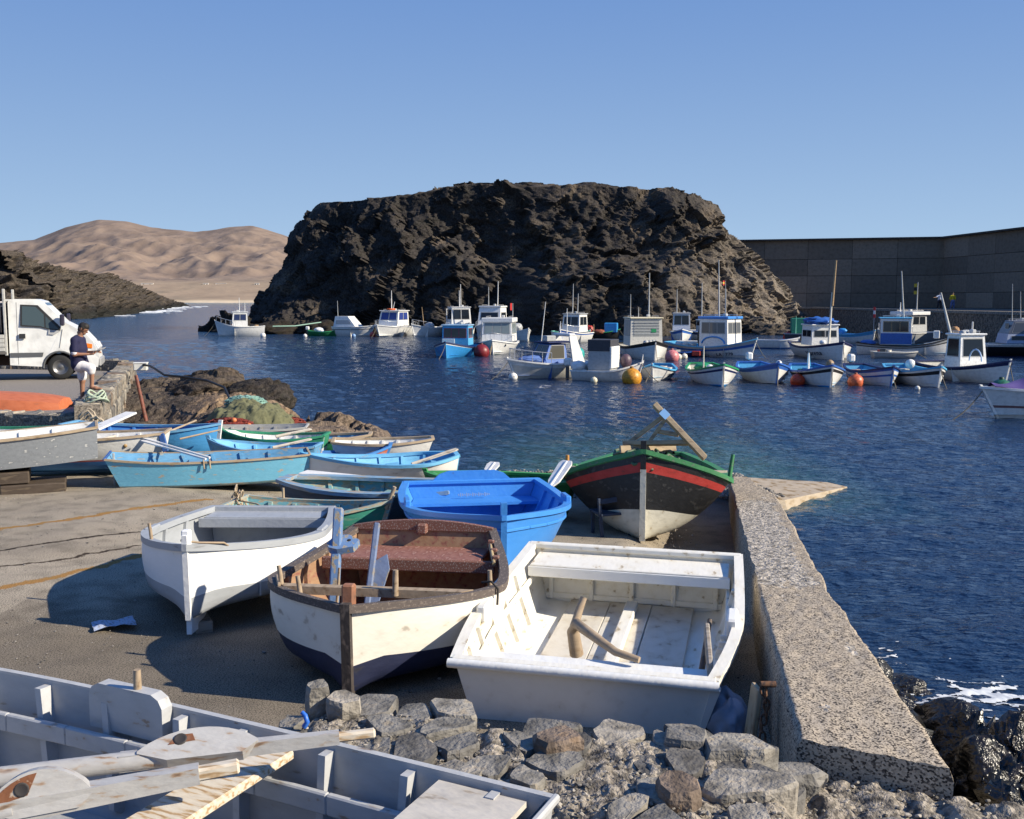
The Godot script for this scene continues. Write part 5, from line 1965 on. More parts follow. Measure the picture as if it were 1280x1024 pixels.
	var g2 := worn(lin(0.42, 0.425, 0.43), lin(0.28, 0.22, 0.17), 0.17, 172, Vector3(0.8, 2.0, 2.0), 0.55, lin(0.36, 0.36, 0.36))
	var pale := worn(lin(0.52, 0.48, 0.42), lin(0.34, 0.29, 0.23), 0.2, 173, Vector3(0.5, 1.5, 1.5), 0.7)
	o = thing("flat_boat", "pale grey open boat cut off by the bottom left corner, with oars across it", "boat", Vector3(-1.75, 1.2, -3.55))
	set_boat(o, P, 2.695, 0.0)
	hull(o, P, [[0.0, 0.3, g1, "bottom"], [0.3, 1.0, g1, "hull_side"]], g1, g2, {"rail_w": 0.028, "rail_h": 0.03, "over": 0.006})
	for s in [0.06, 0.16, 0.265, 0.385, 0.475, 0.59, 0.7, 0.81, 0.9]:
		for side in [-1.0, 1.0]:
			part("rib", rib_mesh(P, s, 0.31, 0.985, 0.035, 0.06, side, P.t), g2, o)
	for side in [-1.0, 1.0]:
		b = MB.new()
		for k in 9:
			b.beam(hp(P, 0.05 + 0.1 * k, 0.73, side, 0.1), hp(P, 0.15 + 0.1 * k, 0.73, side, 0.1), 0.03, 0.085)
		part("stringer", b.mesh(), g2, o)
	part("stern_deck", thwart_mesh(P, 0.075, 0.535, 0.36, 0.022), pale, o)
	floor_boards(P, o, g1, 0.08, 0.02, 0.95, 0.16)
	var ow := worn(lin(0.62, 0.56, 0.46), lin(0.42, 0.28, 0.15), 0.46, 174, Vector3(1.0, 5.0, 5.0), 0.8, lin(0.52, 0.44, 0.34))
	b = MB.new()
	b.bbox(Vector3((0.335 - 0.5) * P.L, 0.5, 0.0), Vector3(0.2, 0.04, 1.2), 0.008)
	part("thwart", b.mesh(), ow, o)
	# rowlock board on the far side with its peg
	var rg := hp(P, 0.555, 1.0, 1.0)
	b = MB.new()
	b.extrude(PackedVector2Array([Vector2(-0.215, -0.15), Vector2(-0.215, 0.0), Vector2(-0.195, 0.035), Vector2(-0.155, 0.055), Vector2(0.155, 0.055), Vector2(0.195, 0.035), Vector2(0.215, 0.0), Vector2(0.215, -0.15)]), 0.06, rg + Vector3(0, 0.02, -0.055))
	part("rowlock_block", b.mesh(), g2, o)
	peg(o, rg + Vector3(-0.05, 0.06, -0.055), 0.1, bare, 0.018)
	# two heavy oars with blocks lying over its side
	var oar_g := worn(lin(0.42, 0.41, 0.395), lin(0.3, 0.2, 0.13), 0.25, 175, Vector3(1.2, 4, 4), 0.6, lin(0.36, 0.34, 0.32))
	# label, far end, handle end, middle of the block along the oar, its half length and hump, how upright it is, thickness of the loom
	for e in [["long grey oar with a humped block, upper of the two on the grey boat", Vector3(-2.1, 1.83, -3.27), Vector3(-0.53, 1.875, -3.6), 0.98, 0.21, 0.075, 0.5, 0.06], ["lower grey oar on the grey boat, its holed half round block at the left", Vector3(-2.0, 1.8, -3.03), Vector3(-0.97, 1.875, -3.33), 0.45, 0.165, 0.095, 0.97, 0.08]]:
		var a: Vector3 = e[1]
		var z: Vector3 = e[2]
		var x := (z - a).normalized()
		var side := x.cross(Vector3.UP).normalized()
		var up := side.cross(x)
		var L := a.distance_to(z)
		var w := thing("block_oar", e[0], "oar", a)
		var B := Basis(x, up, side)
		var m2: float = e[3]
		var hw: float = e[4]
		var th: float = e[7] / 2.0
		b = MB.new()
		b.tube([B * Vector3(-0.9, -0.05, 0), B * Vector3(-0.3, -0.01, 0), B * Vector3(m2 - hw * 0.5, 0, 0)], 0.04, 0.036, 14)
		part("shaft", b.mesh(), oar_g, w)
		b = MB.new()
		b.hexa([B * Vector3(m2 - hw * 1.3, -th, -th * 0.8), B * Vector3(L - 0.12, -th * 0.75, -th * 0.6), B * Vector3(L - 0.12, -th * 0.75, th * 0.6), B * Vector3(m2 - hw * 1.3, -th, th * 0.8), B * Vector3(m2 - hw * 1.3, th, -th * 0.8), B * Vector3(L - 0.12, th * 0.75, -th * 0.6), B * Vector3(L - 0.12, th * 0.75, th * 0.6), B * Vector3(m2 - hw * 1.3, th, th * 0.8)])
		part("squared_loom", b.mesh(), oar_g, w)
		b = MB.new()
		b.bbox(B * Vector3(L - 0.06, 0, 0), Vector3(0.15, th * 1.15, th * 1.1), 0.008, B)
		part("handle", b.mesh(), ow, w)
		# humped cheek with a bored hole, brown wood showing round it
		var tu: float = e[6]
		var ta := sqrt(1.0 - tu * tu)
		var tilt := Basis(x, (up * tu - side * ta).normalized(), (side * tu + up * ta).normalized())
		var mid: Vector3 = B * Vector3(m2, th * 0.55, 0.0)
		var arc := PackedVector2Array([Vector2(hw, -0.01)])
		var inner := PackedVector2Array()
		for k in 13:
			var t := lerpf(1.0, -1.0, k / 12.0)
			var q := Vector2(hw * t, (e[5] as float) * pow(maxf(0.0, 1.0 - t * t), 0.85))
			arc.append(q)
			if t < 0.12:
				inner.append(Vector2(q.x * 0.93, q.y * 0.9))
		arc.append(Vector2(-hw, -0.01))
		arc.append(Vector2(-hw * 0.5, -0.05))
		arc.append(Vector2(hw * 0.75, -0.05))
		b = MB.new()
		b.extrude(arc, 0.052, mid, tilt)
		part("block", b.mesh(), oar_g, w)
		inner.append(Vector2(-hw * 0.2, (e[5] as float) * 0.2))
		if tu < 0.9:
			inner = PackedVector2Array([Vector2(-hw * 0.5, 0.012), Vector2(-hw * 0.05, 0.02), Vector2(-hw * 0.1, 0.05), Vector2(-hw * 0.35, 0.05)])
		b = MB.new()
		b.extrude(inner, 0.004, mid + tilt * Vector3(0, 0, 0.026), tilt)
		part("bare_patch", b.mesh(), worn(lin(0.2, 0.075, 0.03), lin(0.4, 0.34, 0.28), 0.32, 176, Vector3(4, 4, 4)), w)
		var hc: Vector3 = mid + tilt * Vector3(-hw * 0.3, (e[5] as float) * 0.42, 0.0285)
		b = MB.new()
		b.lathe([Vector2(0.0, 0.001), Vector2(0.017, 0.001), Vector2(0.022, 0.003), Vector2(0.025, -0.002)], hc, 14, Basis(tilt.x, tilt.z, -tilt.y))
		part("block_hole", b.mesh(), plain(lin(0.035, 0.03, 0.028), 0.7), w)

# ---------------------------------------------------------------- boats drawn up at the left
func open_boat(called: String, label: String, P: Dictionary, x: float, z: float, a: float, bands: Array, lining: Material, rail: Material, opt := {}) -> Node3D:
	var o := thing(called, label, "boat", Vector3(x, yard_y(x, z) + opt.get("dy", 0.0), z), 0.0, "boats drawn up on the yard")
	set_boat(o, P, a, opt.get("pit", 0.0), opt.get("roll", 0.0))
	hull(o, P, bands, lining, rail, opt)
	if half_beam(P, 1.0) < 0.03:
		part("stem", stem_mesh(P, 0.05, 0.07, opt.get("stem_up", 0.06)), opt.get("stem_mat", rail), o)
	ribs(o, P, opt.get("ribs", [0.2, 0.35, 0.5, 0.65, 0.8]), opt.get("rib_mat", lining), 0.2, 0.95)
	for t in opt.get("thwarts", [[0.12, 0.24], [0.42, 0.2], [0.72, 0.2]]):
		part("thwart", thwart_mesh(P, t[0], P.H * 0.76, t[1], 0.03), opt.get("thwart_mat", lining), o)
	floor_boards(P, o, opt.get("floor_mat", lining), 0.11, 0.06, 0.88, 0.18)
	return o


func build_left_boats() -> void:
	var bare := worn(lin(0.4, 0.31, 0.21), lin(0.24, 0.17, 0.1), 0.3, 201, Vector3(0.6, 3, 3), 0.8)
	var pale := worn(lin(0.56, 0.5, 0.41), lin(0.36, 0.29, 0.2), 0.3, 202, Vector3(0.6, 3, 3), 0.8)
	var sky_b := worn(lin(0.15, 0.43, 0.6), lin(0.42, 0.37, 0.3), 0.24, 203, Vector3(0.55, 2.4, 2.4), 0.6, lin(0.14, 0.39, 0.54))
	var sky_c := worn(lin(0.12, 0.32, 0.52), lin(0.32, 0.3, 0.27), 0.3, 204, Vector3(0.5, 2.4, 2.4), 0.65)
	var blu := worn(lin(0.045, 0.2, 0.52), lin(0.05, 0.15, 0.38), 0.16, 205)
	var dblue := worn(lin(0.03, 0.1, 0.32), lin(0.05, 0.08, 0.2), 0.2, 206)
	var white := worn(lin(0.74, 0.73, 0.7), lin(0.48, 0.44, 0.38), 0.16, 207, Vector3(0.6, 1.4, 1.4), 0.55)
	var grn := worn(lin(0.02, 0.22, 0.11), lin(0.12, 0.24, 0.16), 0.25, 208)
	var grey := worn(lin(0.25, 0.27, 0.295), lin(0.62, 0.62, 0.6), 0.19, 209, Vector3(1.2, 2.2, 2.2), 0.7, lin(0.2, 0.215, 0.235))
	var ltgrey := worn(lin(0.38, 0.375, 0.36), lin(0.25, 0.22, 0.19), 0.26, 210)
	var tealw := worn(lin(0.13, 0.34, 0.4), lin(0.36, 0.31, 0.22), 0.47, 211, Vector3(0.9, 2.6, 2.6), 0.8, lin(0.13, 0.28, 0.3))

	# flat sided sky blue pram
	var P := hull_def({"L": 3.12, "B": 1.1, "ts": 0.78, "tb": 0.7, "sm": 0.42, "p": 2.5, "H": 0.44, "rb": 0.03, "rs": 0.09, "ks": 0.24, "kb": 0.03, "k": 0.84, "rnd": 0.0, "ch": 0.03, "bulge": 0.0, "bow_lift": 0.02})
	var o := open_boat("pram", "long flat sided sky blue pram with flaking paint lying side on", P, -4.9, -16.0, 0.27, [[0.0, 0.38, worn(lin(0.12, 0.2, 0.22), lin(0.3, 0.26, 0.2), 0.4, 212), "bottom"], [0.38, 1.0, sky_b, "hull_side"]], sky_c, bare, {"rail_w": 0.04, "rail_h": 0.03, "dy": 0.02, "stern_mat": dblue})
	var b := MB.new()
	b.bbox(Vector3(-P.L / 2 + 0.09, 0.28, 0.0), Vector3(0.03, 0.56, 0.05), 0.006)
	part("stern_post", b.mesh(), ltgrey, o)
	for s in [0.47, 0.5]:
		b = MB.new()
		var g := hp(P, s, 1.0, 1.0)
		b.tube([g + Vector3(0, 0.03, -0.04), g + Vector3(0, 0.03, 0.03), g + Vector3(0.01, -0.1, 0.02)], 0.012, -1, 6)
		part("rope_loop", b.mesh(), bare, o)
	# white and blue boat behind it
	P = hull_def({"L": 2.7, "B": 1.1, "ts": 0.75, "tb": 0.55, "sm": 0.45, "H": 0.6, "rb": 0.06, "rs": 0.02, "ks": 0.1, "kb": 0.12, "k": 0.62, "rnd": 0.4})
	o = open_boat("rowing_boat", "white boat with blue bottom and brown rail between the grey and sky blue boats", P, -7.25, -16.75, 0.16, [[0.0, 0.5, blu, "bottom"], [0.5, 0.54, worn(lin(0.4, 0.1, 0.09), lin(0.3, 0.1, 0.1), 0.2, 213), "stripe"], [0.54, 1.0, white, "hull_side"]], white, bare, {"rail_w": 0.06, "dy": 0.06})
	b = MB.new()
	b.bbox(Vector3(P.L / 2 - 0.02, 0.5, 0.31), Vector3(0.1, 0.32, 0.06), 0.01, Basis.from_euler(Vector3(0, 0, 0.2)))
	part("corner_post", b.mesh(), dblue, o)
	b = MB.new()
	b.lathe([Vector2(0, 0.012), Vector2(0.028, 0.012), Vector2(0.034, 0.0)], hp(P, 0.78, 0.83, 1.0) + Vector3(0, 0, 0.002), 12, Basis(Vector3(1, 0, 0), Vector3(0, 0, 1), Vector3(0, -1, 0)))
	part("drain_boss", b.mesh(), worn(lin(0.4, 0.25, 0.1), lin(0.2, 0.1, 0.05), 0.4, 214), o)
	# grey flaking boat at the left edge, raised on blocks
	P = hull_def({"L": 3.2, "B": 1.15, "ts": 0.6, "tb": 0.72, "sm": 0.45, "H": 0.5, "rb": 0.08, "rs": 0.05, "ks": 0.05, "kb": 0.02, "k": 0.72, "rnd": 0.0, "ch": 0.04, "bulge": 0.0})
	o = open_boat("rowing_boat", "grey boat flaking in white spots, raised on blocks at the left edge", P, -8.0, -14.95, 0.4, [[0.0, 0.3, plain(lin(0.06, 0.055, 0.05), 0.8), "bottom"], [0.3, 1.0, grey, "hull_side"]], white, bare, {"rail_w": 0.05, "rail_h": 0.04, "dy": 0.33, "pit": 0.03, "floor_mat": sky_c})
	var ch := thing("wood_block", "dark timber blocks under the raised grey boat at the left edge", "block", Vector3(-7.35, yard_y(-7.35, -15.1) + 0.14, -15.1), 0.4)
	b = MB.new()
	b.bbox(Vector3(0, -0.08, 0), Vector3(0.9, 0.16, 0.7), 0.015)
	b.bbox(Vector3(-0.3, 0.1, 0.0), Vector3(0.5, 0.18, 0.6), 0.015)
	part("timber", b.mesh(), worn(lin(0.07, 0.05, 0.035), lin(0.12, 0.09, 0.06), 0.3, 215), ch)
	# blue boat behind
	P = hull_def({"L": 2.95, "B": 1.15, "ts": 0.5, "tb": 0.0, "sm": 0.5, "p": 2.6, "H": 0.56, "rb": 0.13, "rs": 0.1, "ks": 0.1, "kb": 0.1, "k": 0.6})
	o = open_boat("rowing_boat", "clear blue boat with raised bow in front of the green net heap", P, -6.75, -18.1, -0.12, [[0.0, 1.0, worn(lin(0.06, 0.3, 0.62), lin(0.05, 0.2, 0.45), 0.14, 216), "hull_side"]], blu, sky_c, {"rail_w": 0.09, "dy": 0.08, "stem_mat": white})
	# green boat at far left
	P = hull_def({"L": 3.0, "B": 1.1, "ts": 0.6, "tb": 0.5, "sm": 0.5, "H": 0.55, "rb": 0.06, "rs": 0.05, "k": 0.62})
	o = open_boat("rowing_boat", "green railed boat close under the quay wall at far left", P, -9.75, -18.05, 0.02, [[0.0, 0.6, white, "hull_side"], [0.6, 1.0, grn, "top_strake"]], white, grn, {"dy": 0.06})
	# white rowing boat with blue rail
	P = hull_def({"L": 2.567, "B": 1.351, "ts": 0.3, "sm": 0.259, "p": 1.724, "H": 0.491, "rb": 0.256, "rs": 0.03, "ks": 0.1, "kb": 0.126, "k": 0.6, "rnd": 0.7})
	var light := worn(lin(0.14, 0.42, 0.66), lin(0.2, 0.36, 0.5), 0.16, 217)
	o = open_boat("rowing_boat", "white rowing boat with light blue rail and inside, upswept bow to the left", P, -2.15, -16.338, 3.31, [[0.0, 0.3, sky_c, "bottom"], [0.3, 1.0, white, "hull_side"]], light, light, {"rail_w": 0.09, "rail_h": 0.05, "dy": 0.14, "pit": -0.055})
	hull_text(o, P, "1A", 0.5, 0.62, -1.0, 0.11, plain(lin(0.06, 0.08, 0.12), 0.7))
	# blue grey boat between the dinghy and the bright blue boat
	P = hull_def({"L": 2.5, "B": 1.25, "ts": 0.75, "sm": 0.45, "p": 2.4, "tb": 0.3, "H": 0.62, "rb": 0.06, "k": 0.6})
	o = open_boat("rowing_boat", "faded blue grey boat in shade beside the bright blue boat", P, -1.95, -13.35, 2.93, [[0.0, 1.0, worn(lin(0.07, 0.09, 0.12), lin(0.16, 0.15, 0.14), 0.3, 218), "hull_side"]], tealw, worn(lin(0.2, 0.33, 0.46), lin(0.36, 0.31, 0.25), 0.42, 219), {"rail_w": 0.16, "rail_h": 0.05})
	# worn teal boat with wooden rail, half hidden by the dinghy
	P = hull_def({"L": 2.05, "B": 1.05, "ts": 0.75, "sm": 0.4, "p": 2.2, "H": 0.5, "rb": 0.16, "rs": 0.06, "k": 0.6})
	o = open_boat("rowing_boat", "small worn teal boat with bare wood patches and rope tangled at its end", P, -2.45, -11.9, -0.2, [[0.0, 1.0, worn(lin(0.05, 0.3, 0.22), lin(0.2, 0.3, 0.22), 0.3, 220), "hull_side"]], tealw, worn(lin(0.4, 0.33, 0.24), lin(0.16, 0.34, 0.38), 0.42, 221, Vector3(1, 4, 4)), {"rail_w": 0.06, "dy": 0.0, "ribs": [0.15, 0.3, 0.45, 0.6, 0.75]})
	peg(o, hp(P, 0.22, 1.0, -1.0), 0.14, bare, 0.018)
	b = MB.new()
	b.tube([hp(P, 0.99, 0.9, 1.0), hp(P, 1.0, 1.0, 1.0) + Vector3(0.05, 0.16, 0)], 0.03, 0.024)
	part("bow_post", b.mesh(), bare, o)
	b = MB.new()
	for k in 7:
		var lp := []
		for s in 10:
			var t := TAU * s / 9.0
			lp.append(Vector3(-1.0 + 0.05 * sin(k * 2.0), 0.5 + 0.03 * k, -0.1) + Vector3(cos(t + k) * 0.05, sin(t * 1.0) * 0.07, sin(t + k * 1.3) * 0.12))
		b.tube(lp, 0.011, -1, 5, false)
	b.tube([Vector3(-1.0, 0.55, -0.1), Vector3(-0.7, 0.54, 0.0), Vector3(-0.35, 0.45, 0.2), Vector3(-0.1, 0.44, 0.3)], 0.012, -1, 5)
	part("tangled_rope", b.mesh(), bare, o)
	# green boat behind the bright blue one
	P = hull_def({"L": 2.3, "B": 1.1, "ts": 0.55, "sm": 0.45, "p": 2.2, "H": 0.5, "rb": 0.05, "rs": 0.04, "k": 0.6})
	o = open_boat("rowing_boat", "green boat half hidden behind the bright blue boat", P, -0.2, -14.7, 2.9, [[0.0, 1.0, worn(lin(0.03, 0.22, 0.06), lin(0.06, 0.18, 0.06), 0.2, 222), "hull_side"]], grn, worn(lin(0.04, 0.26, 0.07), lin(0.06, 0.2, 0.06), 0.2, 223), {"rail_w": 0.1, "dy": 0.05})
	# the jumble by the rocks
	P = hull_def({"L": 2.0, "B": 1.0, "ts": 0.5, "sm": 0.45, "p": 2.2, "H": 0.5, "rb": 0.14, "rs": 0.06, "k": 0.6})
	o = open_boat("rowing_boat", "white boat with light blue inside and green strake, fourth back from the teal boat", P, -4.4, -17.45, 3.05, [[0.0, 0.78, white, "hull_side"], [0.78, 1.0, sky_c, "top_strake"]], light, sky_c, {"rail_w": 0.06, "dy": 0.02})
	o = open_boat("rowing_boat", "white boat with dark green rail below the red net", P, -4.45, -18.45, 3.1, [[0.0, 0.7, white, "hull_side"], [0.7, 1.0, grn, "top_strake"]], white, grn, {"rail_w": 0.07, "dy": 0.1})
	P = hull_def({"L": 1.9, "B": 0.9, "ts": 0.8, "tb": 0.6, "sm": 0.5, "H": 0.46, "rb": 0.03, "rs": 0.02, "k": 0.8, "rnd": 0.1})
	o = open_boat("pram", "pale grey weathered pram nearest the red net and rocks", P, -5.0, -19.45, 0.1, [[0.0, 1.0, ltgrey, "hull_side"]], ltgrey, ltgrey, {"rail_w": 0.05, "dy": 0.14})
	P = hull_def({"L": 1.8, "B": 0.95, "ts": 0.5, "sm": 0.45, "p": 2.2, "H": 0.42, "rb": 0.12, "rs": 0.05, "k": 0.6})
	o = open_boat("rowing_boat", "dark blue boat with orange striped end beside the white boat's bow", P, -3.1, -17.95, 0.35, [[0.0, 0.7, sky_c, "hull_side"], [0.7, 1.0, worn(lin(0.5, 0.12, 0.05), lin(0.3, 0.3, 0.35), 0.4, 224), "top_strake"]], dblue, blu, {"rail_w": 0.06, "dy": 0.1})
	P = hull_def({"L": 1.9, "B": 0.95, "ts": 0.7, "tb": 0.4, "sm": 0.45, "H": 0.5, "rb": 0.06, "rs": 0.04, "k": 0.65})
	o = open_boat("rowing_boat", "white boat with brown rail at the tip of the rocks", P, -2.45, -18.75, 0.12, [[0.0, 1.0, white, "hull_side"]], white, bare, {"rail_w": 0.07, "dy": 0.25})
	o = open_boat("rowing_boat", "green boat with brown rail against the rock behind the other boats", P, -3.75, -19.6, 0.1, [[0.0, 1.0, grn, "hull_side"]], sky_c, bare, {"rail_w": 0.08, "dy": 0.1})
	# oars, poles and boards lying over them
	oar_thing("oar", "long pole slanting up over the clear blue boat, right of the white boards", Vector3(-6.32, 1.08, -17.2), Vector3(-5.75, 1.32, -18.0), bare, 0.022, 0.0)
	oar_thing("oar", "thin pole lying along the bow of the clear blue boat", Vector3(-5.79, 1.09, -17.2), Vector3(-5.2, 1.2, -17.6), bare, 0.018, 0.0)
	oar_thing("oar", "round grey pole above the white and blue boat", Vector3(-7.34, 1.06, -16.6), Vector3(-6.73, 1.17, -17.6), pale, 0.028, 0.0)
	oar_thing("oar", "upper of two slim white oars lying on the sky blue pram", Vector3(-4.82, 1.0, -15.7), Vector3(-6.26, 1.21, -16.6), white, 0.02, 0.5, 0.08)
	oar_thing("oar", "lower of two slim white oars lying on the sky blue pram", Vector3(-4.86, 0.99, -15.62), Vector3(-6.14, 1.17, -16.4), white, 0.02, 0.5, 0.08)
	oar_thing("oar", "broad grey oar sticking out over the stern of the white and blue railed boat", Vector3(-1.62, 0.86, -15.9), Vector3(-0.92, 1.06, -16.2), pale, 0.03, 0.65, 0.16)
	oar_thing("oar", "pale oar slanting over the boat with dark green rail", Vector3(-4.38, 0.98, -18.3), Vector3(-3.8, 1.08, -18.6), pale, 0.03, 0.4, 0.13)
	oar_thing("oar", "pale oar lying across the light blue boat's end", Vector3(-4.2, 0.92, -17.3), Vector3(-3.6, 1.03, -17.6), pale, 0.03, 0.4, 0.13)
	oar_thing("oar", "oar with a white blade standing up behind the bright blue boat", Vector3(-0.55, 0.85, -13.4), Vector3(-0.25, 1.19, -14.0), white, 0.03, 0.22, 0.2)
	oar_thing("oar", "white paddle blade leaning on the left side of the black boat", Vector3(0.4, 1.0, -12.5), Vector3(0.72, 1.38, -12.95), white, 0.03, 0.5, 0.2)
	for e in [[Vector3(-7.35, 1.24, -17.35), Vector3(-7.0, 1.44, -18.2), 0.26, "broad white board propped on the clear blue boat's stern"], [Vector3(-3.11, 0.95, -14.6), Vector3(-1.5, 0.87, -14.2), 0.3, "long white board lying over the blue grey boat"]]:
		var w := thing("board", e[3], "board", e[0])
		b = MB.new()
		b.beam(Vector3.ZERO, e[1] - e[0], e[2], 0.035)
		part("plank", b.mesh(), white, w)
	# nets heaped on the rocks
	var net := thing("net_heap", "heap of fishing gear under an olive green tarpaulin on the rocks", "net", Vector3(-5.95, 0.55, -22.6))
	var fold := noise(FastNoiseLite.TYPE_SIMPLEX_SMOOTH, 1.6, 231, 4)
	var pts := PackedVector3Array()
	for j in 60:
		for i in 80:
			var u := Vector2(lerpf(-1.15, 1.15, i / 79.0), lerpf(-1.0, 1.0, j / 59.0))
			var r := Vector2(u.x / 1.08, u.y / 0.92).length()
			var y := 0.62 * pow(maxf(0.0, 1.0 - r * r), 0.55) * (1.0 + 0.25 * u.x * -0.4)
			y += (0.14 * fold.get_noise_2d(u.x * 1.5, u.y * 1.2) + 0.06 * absf(fold.get_noise_2d(u.x * 5.0, u.y * 4.0))) * (1.0 - sstep(0.85, 1.1, r))
			pts.append(Vector3(u.x, y - 0.25 * sstep(0.9, 1.1, r), u.y))
	part("tarpaulin", sheet(pts, 80, 60, PackedColorArray(), Vector3.UP), worn(lin(0.13, 0.13, 0.065), lin(0.08, 0.085, 0.045), 0.35, 232, Vector3(1.5, 1.5, 1.5), 0.9), net)
	for e in [["fishing_net", "pale sea green net bundled on top of the tarpaulin heap", Vector3(-6.25, 1.1, -23.2), Vector3(0.45, 0.16, 0.3), lin(0.24, 0.42, 0.36), 5], ["fishing_net", "dark red net spilling out below the tarpaulin at its left", Vector3(-6.0, 0.82, -20.95), Vector3(0.5, 0.18, 0.25), lin(0.22, 0.035, 0.025), 6], ["fishing_net", "dark red net at the right foot of the tarpaulin", Vector3(-5.2, 0.68, -22.7), Vector3(0.42, 0.14, 0.25), lin(0.2, 0.035, 0.022), 7]]:
		var n := thing(e[0], e[1], "net", e[2])
		var lump := noise(FastNoiseLite.TYPE_SIMPLEX_SMOOTH, 2.5, e[5], 4)
		var q := PackedVector3Array()
		for j in 24:
			for i in 40:
				var t := lerpf(-0.25, 0.5, j / 23.0) * PI
				var th := TAU * i / 39.0
				var d := Vector3(cos(t) * cos(th), sin(t), cos(t) * sin(th))
				q.append(d * e[3] * (1.0 + 0.45 * lump.get_noise_3dv(d * 1.4)))
		var mt := worn(e[4], e[4].darkened(0.45), 0.35, 240 + e[5], Vector3(5, 5, 5), 0.95)
		part("heap", sheet(q, 40, 24, PackedColorArray(), Vector3(-1, 0, 0)), mt, n)
		b = MB.new()
		var r2 := RandomNumberGenerator.new()
		r2.seed = 70 + e[5]
		for k in 14:
			var lp := []
			var a0 := r2.randf() * TAU
			for s in 7:
				var th := a0 + s * 0.5
				var el := r2.randf_range(0.1, 1.2)
				lp.append(Vector3(cos(th) * cos(el), sin(el), sin(th) * cos(el)) * e[3] * 1.12)
			b.tube(lp, 0.012, -1, 5, false)
		part("strands", b.mesh(), mt, n)
	for k in 3:
		var f := thing("net_float", ["orange net float lying in the red net, left one", "orange net float lying in the red net, right one", "orange float at the right foot of the tarpaulin"][k], "float", [Vector3(-5.85, 0.98, -20.8), Vector3(-5.55, 0.86, -20.85), Vector3(-5.5, 0.78, -22.5)][k])
		b = MB.new()
		b.ball(Vector3.ZERO, Vector3(0.06, 0.06, 0.06), 6, 10)
		part("ball", b.mesh(), plain(lin(0.6, 0.18, 0.06), 0.5), f)


# ================================================================ bodies
# bones: [a, b, radius at a, radius at b]; one closed surface round all of them
func body_mesh(bones: Array, cell: float, k := 0.05) -> ArrayMesh:
	var lo := Vector3(1e9, 1e9, 1e9)
	var hi := -lo
	for e in bones:
		var r := maxf(e[2], e[3]) + k + cell * 2.0
		for p: Vector3 in [e[0], e[1]]:
			lo = lo.min(p - Vector3(r, r, r))
			hi = hi.max(p + Vector3(r, r, r))
	var n := Vector3i(((hi - lo) / cell).ceil()) + Vector3i.ONE
	var f := PackedFloat32Array()
	f.resize(n.x * n.y * n.z)
	f.fill(1.0)
	for e in bones:
		var a: Vector3 = e[0]
		var b: Vector3 = e[1]
		var r := maxf(e[2], e[3]) + k + cell * 2.0
		var l := Vector3i(((a.min(b) - Vector3(r, r, r) - lo) / cell).floor()).clamp(Vector3i.ZERO, n - Vector3i.ONE)
		var h := Vector3i(((a.max(b) + Vector3(r, r, r) - lo) / cell).ceil()).clamp(Vector3i.ZERO, n - Vector3i.ONE)
		var ab := b - a
		var ll := maxf(ab.length_squared(), 1e-9)
		for z in range(l.z, h.z + 1):
			for y in range(l.y, h.y + 1):
				for x in range(l.x, h.x + 1):
					var p := lo + Vector3(x, y, z) * cell
					var t := clampf((p - a).dot(ab) / ll, 0, 1)
					var d := p.distance_to(a + ab * t) - lerpf(e[2], e[3], t)
					var i := (z * n.y + y) * n.x + x
					var g := f[i]
					var hh := maxf(k - absf(g - d), 0.0) / k
					f[i] = minf(g, d) - hh * hh * k * 0.25
	var at := {}
	var verts := PackedVector3Array()
	var idx := PackedInt32Array()
	var sx := 1
	var sy := n.x
	var sz := n.x * n.y
	for z in n.z - 1:
		for y in n.y - 1:
			for x in n.x - 1:
				var i := (z * n.y + y) * n.x + x
				var s := f[i] < 0.0
				var mixed := false
				var sum := Vector3.ZERO
				var cnt := 0
				for c in [[0, 0, 0, 1, 0, 0], [0, 1, 0, 1, 1, 0], [0, 0, 1, 1, 0, 1], [0, 1, 1, 1, 1, 1], [0, 0, 0, 0, 1, 0], [1, 0, 0, 1, 1, 0], [0, 0, 1, 0, 1, 1], [1, 0, 1, 1, 1, 1], [0, 0, 0, 0, 0, 1], [1, 0, 0, 1, 0, 1], [0, 1, 0, 0, 1, 1], [1, 1, 0, 1, 1, 1]] if _mixed(f, i, sx, sy, sz) else []:
					var u := f[i + c[0] * sx + c[1] * sy + c[2] * sz]
					var v := f[i + c[3] * sx + c[4] * sy + c[5] * sz]
					if (u < 0.0) != (v < 0.0):
						var t := u / (u - v)
						sum += Vector3(c[0], c[1], c[2]).lerp(Vector3(c[3], c[4], c[5]), t)
						cnt += 1
				if cnt > 0:
					at[i] = verts.size()
					verts.append(lo + (Vector3(x, y, z) + sum / cnt) * cell)
	for i in at:
		var u := f[i]
		for ax in [[sx, sy, sz], [sy, sz, sx], [sz, sx, sy]]:
			var v := f[i + ax[0]]
			if (u < 0.0) == (v < 0.0):
				continue
			if not (at.has(i - ax[1]) and at.has(i - ax[2]) and at.has(i - ax[1] - ax[2])):
				continue
			var q := [at[i], at[i - ax[1]], at[i - ax[1] - ax[2]], at[i - ax[2]]]
			if u < 0.0:
				idx.append_array([q[0], q[1], q[2], q[0], q[2], q[3]])
			else:
				idx.append_array([q[0], q[2], q[1], q[0], q[3], q[2]])
	# even out and point the normals outwards
	var st := SurfaceTool.new()
	st.begin(Mesh.PRIMITIVE_TRIANGLES)
	st.set_smooth_group(0)
	var vol := 0.0
	for j in range(0, idx.size(), 3):
		vol += verts[idx[j]].dot(verts[idx[j + 1]].cross(verts[idx[j + 2]]))
	var w := [0, 2, 1] if vol > 0.0 else [0, 1, 2]
	for j in range(0, idx.size(), 3):
		for e in w:
			st.add_vertex(verts[idx[j + e]])
	st.generate_normals()
	return st.commit()


